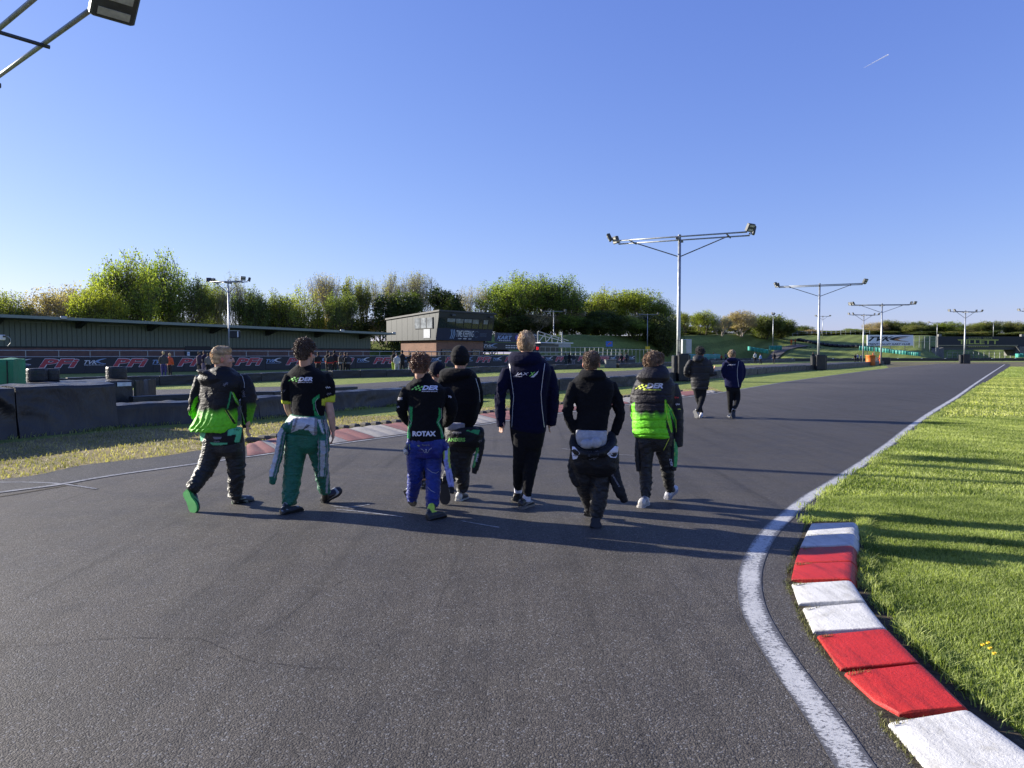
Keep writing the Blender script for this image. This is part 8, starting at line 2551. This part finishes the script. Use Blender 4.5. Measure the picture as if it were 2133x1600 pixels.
V, Fc, j1 = limb([(1475, 752, 6, 0), (1480, 766, 6.5, -.05), (1481, 779, 6, -.1), (1490, 778, 5, .05)], 17.3); J.add((V, Fc))
V, Fc, j2 = limb([(1440, 752, 6, 0), (1432, 764, 6, 0), (1429, 777, 5.5, .05), (1438, 784, 5, .3)], 17.3); J.add((V, Fc))
J.add(ball(W(1455, 746, 17.2), .15, .12, .085)); J.add(ball(W(1452, 750, 17.12), .10, .08, .06))
p.garment('jacket', J, [j1, j2], flatcol((.022, .022, .023)), MC['nylon'], .009, 15, seed=55, voxel=.014,
          disp=lambda V, Q: -.014 * sum(np.exp(-((Q[:, 1] - y) / .8) ** 2) for y in (762, 777, 793, 806)))
h2 = G(1458.5, 871); p.shoe(h2, h2 + Vector((.05, .24, 0)), W(1461, 861, 17.5), .046, col=(.45, .45, .46), sole=(.5, .5, .5))
te = G(1452, 871.5); p.shoe(W(1446, 855, 17.1), Vector((te.x, te.y, .012)), W(1452, 853, 17.1), .055, up=Vector((.5, .8, .3)), col=(.45, .45, .46), sole=(.12, .12, .12), stripe=((.08, .08, .08), 'lines'))

# ---------------------------------------------------------------- 9: walker in a navy jacket
p = Person(1527, 868, 'fair haired youth in a navy JAXX jacket, right one of the two walking ahead', 17.3, seed=100)
p.head(1525, 739, R(40), 1.0, neck_to=(1526, 756, .02))
p.bodylimb([(1526, 756, 7, .05), (1526, 780, 11, .05), (1526, 812, 10, 0)])
p.build_body(.009)
p.hair((.24, .17, .09), .028, .1, .010, -.05, .02, 19, 1500, .008)
S = Solid(); V, Fc, pa = limb([(1520, 806, 8, 0), (1521, 828, 6.5, .03), (1521, 845, 5.4, .1), (1522, 860, 4.2, .18)], 17.3); S.add((V, Fc))
V, Fc, pb_ = limb([(1533, 806, 8, 0), (1536, 828, 6.5, .0), (1533, 843, 5.2, -.1), (1528, 852, 4.2, -.25)], 17.3); S.add((V, Fc))
S.add(sections([(800, 1513, 1541, .6, 0), (815, 1514, 1540, .6, 0), (820, 1518, 1536, .5, 0)], 17.3, R(20)))
p.garment('trousers', S, [pa, pb_], flatcol((.011, .011, .013)), MC['cotton'], .003, 20, (0.8, ease(.009), .09, .15), seed=64, voxel=.014)
J = Solid(); J.add(sections([(746, 1518, 1536, .8, .03), (752, 1510, 1543, .66, .02), (768, 1508, 1547, .6, 0), (790, 1510, 1546, .62, 0), (808, 1511, 1542, .62, 0)], 17.3, R(20)))
V, Fc, j1 = limb([(1542, 755, 6, 0), (1548, 770, 5.8, 0), (1547, 784, 5.4, .02), (1541, 794, 5, .08)], 17.3); J.add((V, Fc))
V, Fc, j2 = limb([(1511, 756, 5.6, 0), (1507, 770, 5, 0), (1509, 784, 5, .03), (1515, 792, 4.6, .1)], 17.3); J.add((V, Fc))
J.add(ball(W(1525, 750, 17.2), .14, .12, .07))
o = p.garment('jacket', J, [j1, j2], flatcol((.009, .011, .045)), MC['cotton'], .007, 14, seed=65, voxel=.014)
bv = p.bvh(o)
p.patch(bv, line_poly([(1539, 752), (1536, 768), (1536, 785), (1539, 806)], .8), MP['silver'], 'piping')
p.text(bv, 'JAXX', 1515, 1533, 762, 758.5, MP['white'], .02, .35)
h2 = G(1520, 871); p.shoe(h2, h2 + Vector((.03, .24, 0)), W(1522, 861, 17.5), .046, col=(.02, .02, .02), sole=(.35, .35, .35))
te = G(1527, 872); p.shoe(W(1529, 853, 17.1), Vector((te.x, te.y, .012)), W(1529, 851, 17.05), .052, up=Vector((.1, .95, .2)), col=(.02, .02, .022), sole=(.03, .03, .03), stripe=((.5, .5, .5), 'heel'))

# ================================================================== DISTANT PEOPLE
MC['far'] = m_vcol('distant clothing', 0.8, 0.2, 0, 0, 100)
def far_person(px, foot, Y, H, top, legs, hair, label, group, seed=1, face=0.0, stride=.12, hivis=None, coat=False, z=None, name='person'):
    """small standing or walking figure, one continuous mesh with its own colours"""
    r = random.Random(seed)
    z0 = z if z is not None else 0.0
    c = Vector((onY(px, Y), Y, z0))
    k = H / 1.75
    S = Solid()
    ax = Matrix.Rotation(face, 3, 'Z')
    q = lambda x, y, zz: c + ax @ Vector((x * k, y * k, zz * k))
    def tb(pts, rad): m = MB(); m.tube(pts, [a * k for a in rad], 10); S.add((m.v, m.f))
    tb([q(-.09, 0, .88), q(-.10, stride * .4, .48), q(-.10, stride * .2 + .02, .06)], [.095, .068, .05])
    tb([q(.09, 0, .88), q(.10, -stride * .2, .48), q(.10, -stride, .06)], [.095, .068, .05])
    S.add(ball(q(-.10, stride * .2 + .07, .045), .05 * k, .13 * k, .045 * k, ax)); S.add(ball(q(.10, -stride + .05, .045), .05 * k, .13 * k, .045 * k, ax))
    wdt = 1.15 if coat else 1.0
    m = MB(); m.tube([q(0, 0, .62 if coat else .82), q(0, 0, .98), q(0, 0, 1.18), q(0, 0, 1.38), q(0, 0, 1.47)], [.17 * k * wdt, .165 * k * wdt, .17 * k, .185 * k, .075 * k], 14)
    cc = np.array([v[:] for v in m.v]); cc[:, 1] = c.y + (cc[:, 1] - c.y) * .68; S.add((cc.tolist(), m.f))
    e = r.uniform(-.1, .25)
    tb([q(-.19, 0, 1.36), q(-.25, .0, 1.08), q(-.20 + e * .3, .12 + e, .92)], [.062, .05, .04])
    tb([q(.19, 0, 1.36), q(.25, .0, 1.08), q(.20 - e * .3, .10 + e * .5, .90)], [.062, .05, .04])
    tb([q(0, 0, 1.42), q(0, .01, 1.56)], [.06, .055])
    S.add(ball(q(0, .01, 1.62), .085 * k, .105 * k, .125 * k, ax))
    me = remesh(S.v, S.f, .022 * k + .004, 1)
    V = vco(me); L = (V - np.array(c[:])) / k
    C = np.tile(np.array(legs), (len(V), 1)).astype(float)
    zt = .66 if coat else .90
    C[L[:, 2] > zt] = top
    if hivis is not None:
        C[(L[:, 2] > .95) & (L[:, 2] < 1.02)] = hivis
    C[L[:, 2] < .09] = (.04, .04, .04)
    C[L[:, 2] > 1.50] = np.array(SKIN) * .8
    C[(L[:, 2] > 1.60)] = hair; C[(L[:, 2] > 1.52) & ((ax.transposed() @ Matrix.Identity(3))[1][0] * L[:, 0] + (V[:, 1] - c.y) / k < -.02)] = hair
    hands = (np.abs(L[:, 0]) > .15) & (L[:, 2] < .93) & (L[:, 2] > .84); C[hands] = np.array(SKIN) * .8
    set_col(me, C); setco(me, V - np.array(c[:])); me.materials.clear(); me.materials.append(MC['far'])
    o = link(name, me, None, None, True); o.location = c
    return tag(o, label, 'person', group)
GS = 'spectators and drivers by the lettered hoarding'
DK, DN = (.018, .018, .022), (.02, .02, .03)
far_person(341, 0, 45, 1.74, (.06, .06, .07), (.05, .045, .16), (.45, .35, .2), 'blonde woman in a dark top and long purple trousers standing at the far wall', GS, 1, .3, .03)
far_person(354, 0, 46, 1.62, (.55, .10, .05), (.03, .03, .04), (.50, .36, .2), 'long haired blonde girl in an orange jacket beside the woman in purple', GS, 2, -.2, .04)
far_person(415, 0, 48, 1.72, (.05, .04, .07), (.02, .02, .03), (.08, .06, .05), 'person with purple trimmed dark top, first left of the blond boy', GS, 3, -.6, .05)
far_person(426, 0, 49, 1.78, (.03, .025, .05), (.14, .12, .22), (.05, .04, .04), 'person in lilac trousers just left of the blond boy', GS, 4, .9, .06)
far_person(434, 0, 48, 1.62, (.16, .15, .15), DK, (.05, .04, .04), 'stooping person in grey beside the blond boy', GS, 5, .2, .06)
far_person(663, 0, 49, 1.7, (.02, .02, .025), DN, (.02, .02, .02), 'dark figure with a red band just right of the T-shirt boy', GS, 6, .5, .16, (.4, .04, .03))
far_person(683, 0, 50, 1.78, DK, (.03, .03, .04), (.02, .02, .02), 'hooded driver with a red waist, left of the row of dark drivers', GS, 7, -.2, .10, (.5, .05, .04))
far_person(688, 0, 48.6, 1.66, (.03, .03, .035), (.03, .03, .04), (.03, .03, .03), 'shorter driver overlapping the leftmost hooded one', GS, 8, .4, .07, (.45, .05, .04))
far_person(696.5, 0, 49.4, 1.80, (.025, .02, .025), (.03, .03, .035), (.02, .02, .02), 'tall driver with a red hem, in the middle of the dark drivers', GS, 9, .1, .12, (.5, .05, .05))
far_person(709.5, 0, 48.8, 1.66, (.07, .06, .06), DK, (.12, .09, .06), 'driver with white shoes right of the tall red hemmed one', GS, 10, -.7, .16, (.3, .3, .3))
far_person(719, 0, 50, 1.70, DN, DK, (.04, .03, .03), 'dark driver behind the one with white shoes', GS, 11, .8, .05)
far_person(725, 0, 49, 1.64, (.04, .04, .05), DK, (.05, .04, .04), 'rightmost driver of the dark row', GS, 12, .2, .05, (.2, .2, .22))
far_person(820.5, 0, 54, 1.80, DK, (.25, .35, .04), (.02, .02, .02), 'person in black with yellow green trousers left of the ROTAX boy', GS, 13, -.3, .12)
far_person(827, 0, 52, 1.62, (.45, .46, .48), (.35, .36, .38), (.03, .03, .03), 'person in a white suit beside the yellow green trousers', GS, 14, .5, .16)
far_person(838, 0, 53, 1.84, DK, DK, (.02, .02, .02), 'tall figure all in black beside the white suit', GS, 15, .9, .16)
far_person(854, 0, 53, 1.66, DK, (.30, .32, .33), (.25, .16, .08), 'person in a black top and pale trousers near the ROTAX boy', GS, 16, -.5, .10)
far_person(868.5, 0, 54, 1.80, (.40, .30, .25), DK, (.5, .38, .25), 'person in pale clothes seen above the ROTAX boy', GS, 17, .2, .08)
far_person(1178.5, 0, 86, 1.62, (.03, .045, .045), (.03, .045, .045), (.02, .02, .02), 'figure in a long green black coat, left of the distant three', GS, 18, .2, .04, None, True)
far_person(1186, 0, 87, 1.72, DK, DK, (.02, .02, .02), 'dark figure in the middle of the distant three', GS, 19, .4, .06, None, True)
far_person(1194.5, 0, 86, 1.6, (.04, .04, .05), (.22, .2, .22), (.04, .03, .03), 'figure with pale legs, right of the distant three', GS, 20, -.3, .06)
far_person(1294.5, 0, 96, 1.62, DN, DN, (.02, .02, .02), 'dark figure left of a pair behind the grey block', GS, 21, .2, .06)
far_person(1304.5, 0, 96, 1.76, (.03, .04, .06), DN, (.04, .03, .03), 'dark figure right of a pair behind the grey block', GS, 22, -.4, .06)
G4 = 'people far down the circuit'
OR = (.55, .10, .02)
far_person(1486, 0, 141, 1.8, OR, OR, (.5, .12, .05), 'orange clad marshal behind the teal barrier, above the first walker', G4, 23, .2, .03, (.5, .5, .3))
far_person(1502.5, 0, 131, 1.45, (.35, .08, .03), DK, (.1, .06, .04), 'small figure with an orange bib left of the second walker', G4, 24, .2, .05)
far_person(1511.5, 0, 128, 1.75, (.12, .12, .14), DK, (.03, .03, .03), 'figure in black and white behind the second walker', G4, 25, .2, .05)
far_person(1572.5, 0, 112, 1.86, (.42, .44, .48), DK, (.05, .04, .04), 'person in a white top on the far track', G4, 26, .2, .14)
far_person(1584, 0, 107, 1.52, (.22, .34, .62), DK, (.10, .07, .05), 'child in a pale blue top on the far track', G4, 27, .5, .12)
far_person(1612, 0, 110, 1.80, DN, DN, (.05, .04, .04), 'person in dark clothes alone on the far track', G4, 28, -.4, .13)
far_person(1693.5, 0, 126, 1.85, DK, DK, (.03, .03, .03), 'dark figure left of the second tall lamp post', G4, 29, .2, .06)
far_person(1699, 0, 124, 1.70, (.05, .05, .05), DK, (.03, .03, .03), 'dark figure touching the second tall lamp post', G4, 30, .8, .06)
far_person(1647.5, 0, 184, 1.85, OR, OR, (.3, .1, .05), 'orange clad marshal on the far grass, left of two', G4, 31, .2, .08, None, False, TZ(1647, 184) + .1)
far_person(1655.5, 0, 184, 1.95, (.40, .09, .02), DK, (.05, .04, .04), 'orange topped marshal with dark trousers on the far grass, right of two', G4, 32, .8, .08, None, False, TZ(1655, 184) + .1)
far_person(1781, 0, 128, 1.55, DK, DK, (.03, .03, .03), 'dark figure, left of three by the third lamp post', G4, 33, .2, .06)
far_person(1786, 0, 128, 1.62, (.30, .32, .40), DN, (.03, .03, .03), 'figure in a white top, middle of three by the third lamp post', G4, 34, .2, .06)
far_person(1793, 0, 128, 1.50, (.16, .18, .24), DN, (.03, .03, .03), 'figure in grey, right of three by the third lamp post', G4, 35, .2, .06)
far_person(1818, 0, 97, 1.72, OR, OR, (.4, .1, .04), 'orange clad marshal behind the orange tub', G4, 36, .2, .06, None, True)
far_person(1833.5, 0, 96, 1.66, OR, OR, (.4, .1, .04), 'orange clad marshal leaning behind the black box', G4, 37, .9, .06, None, True)
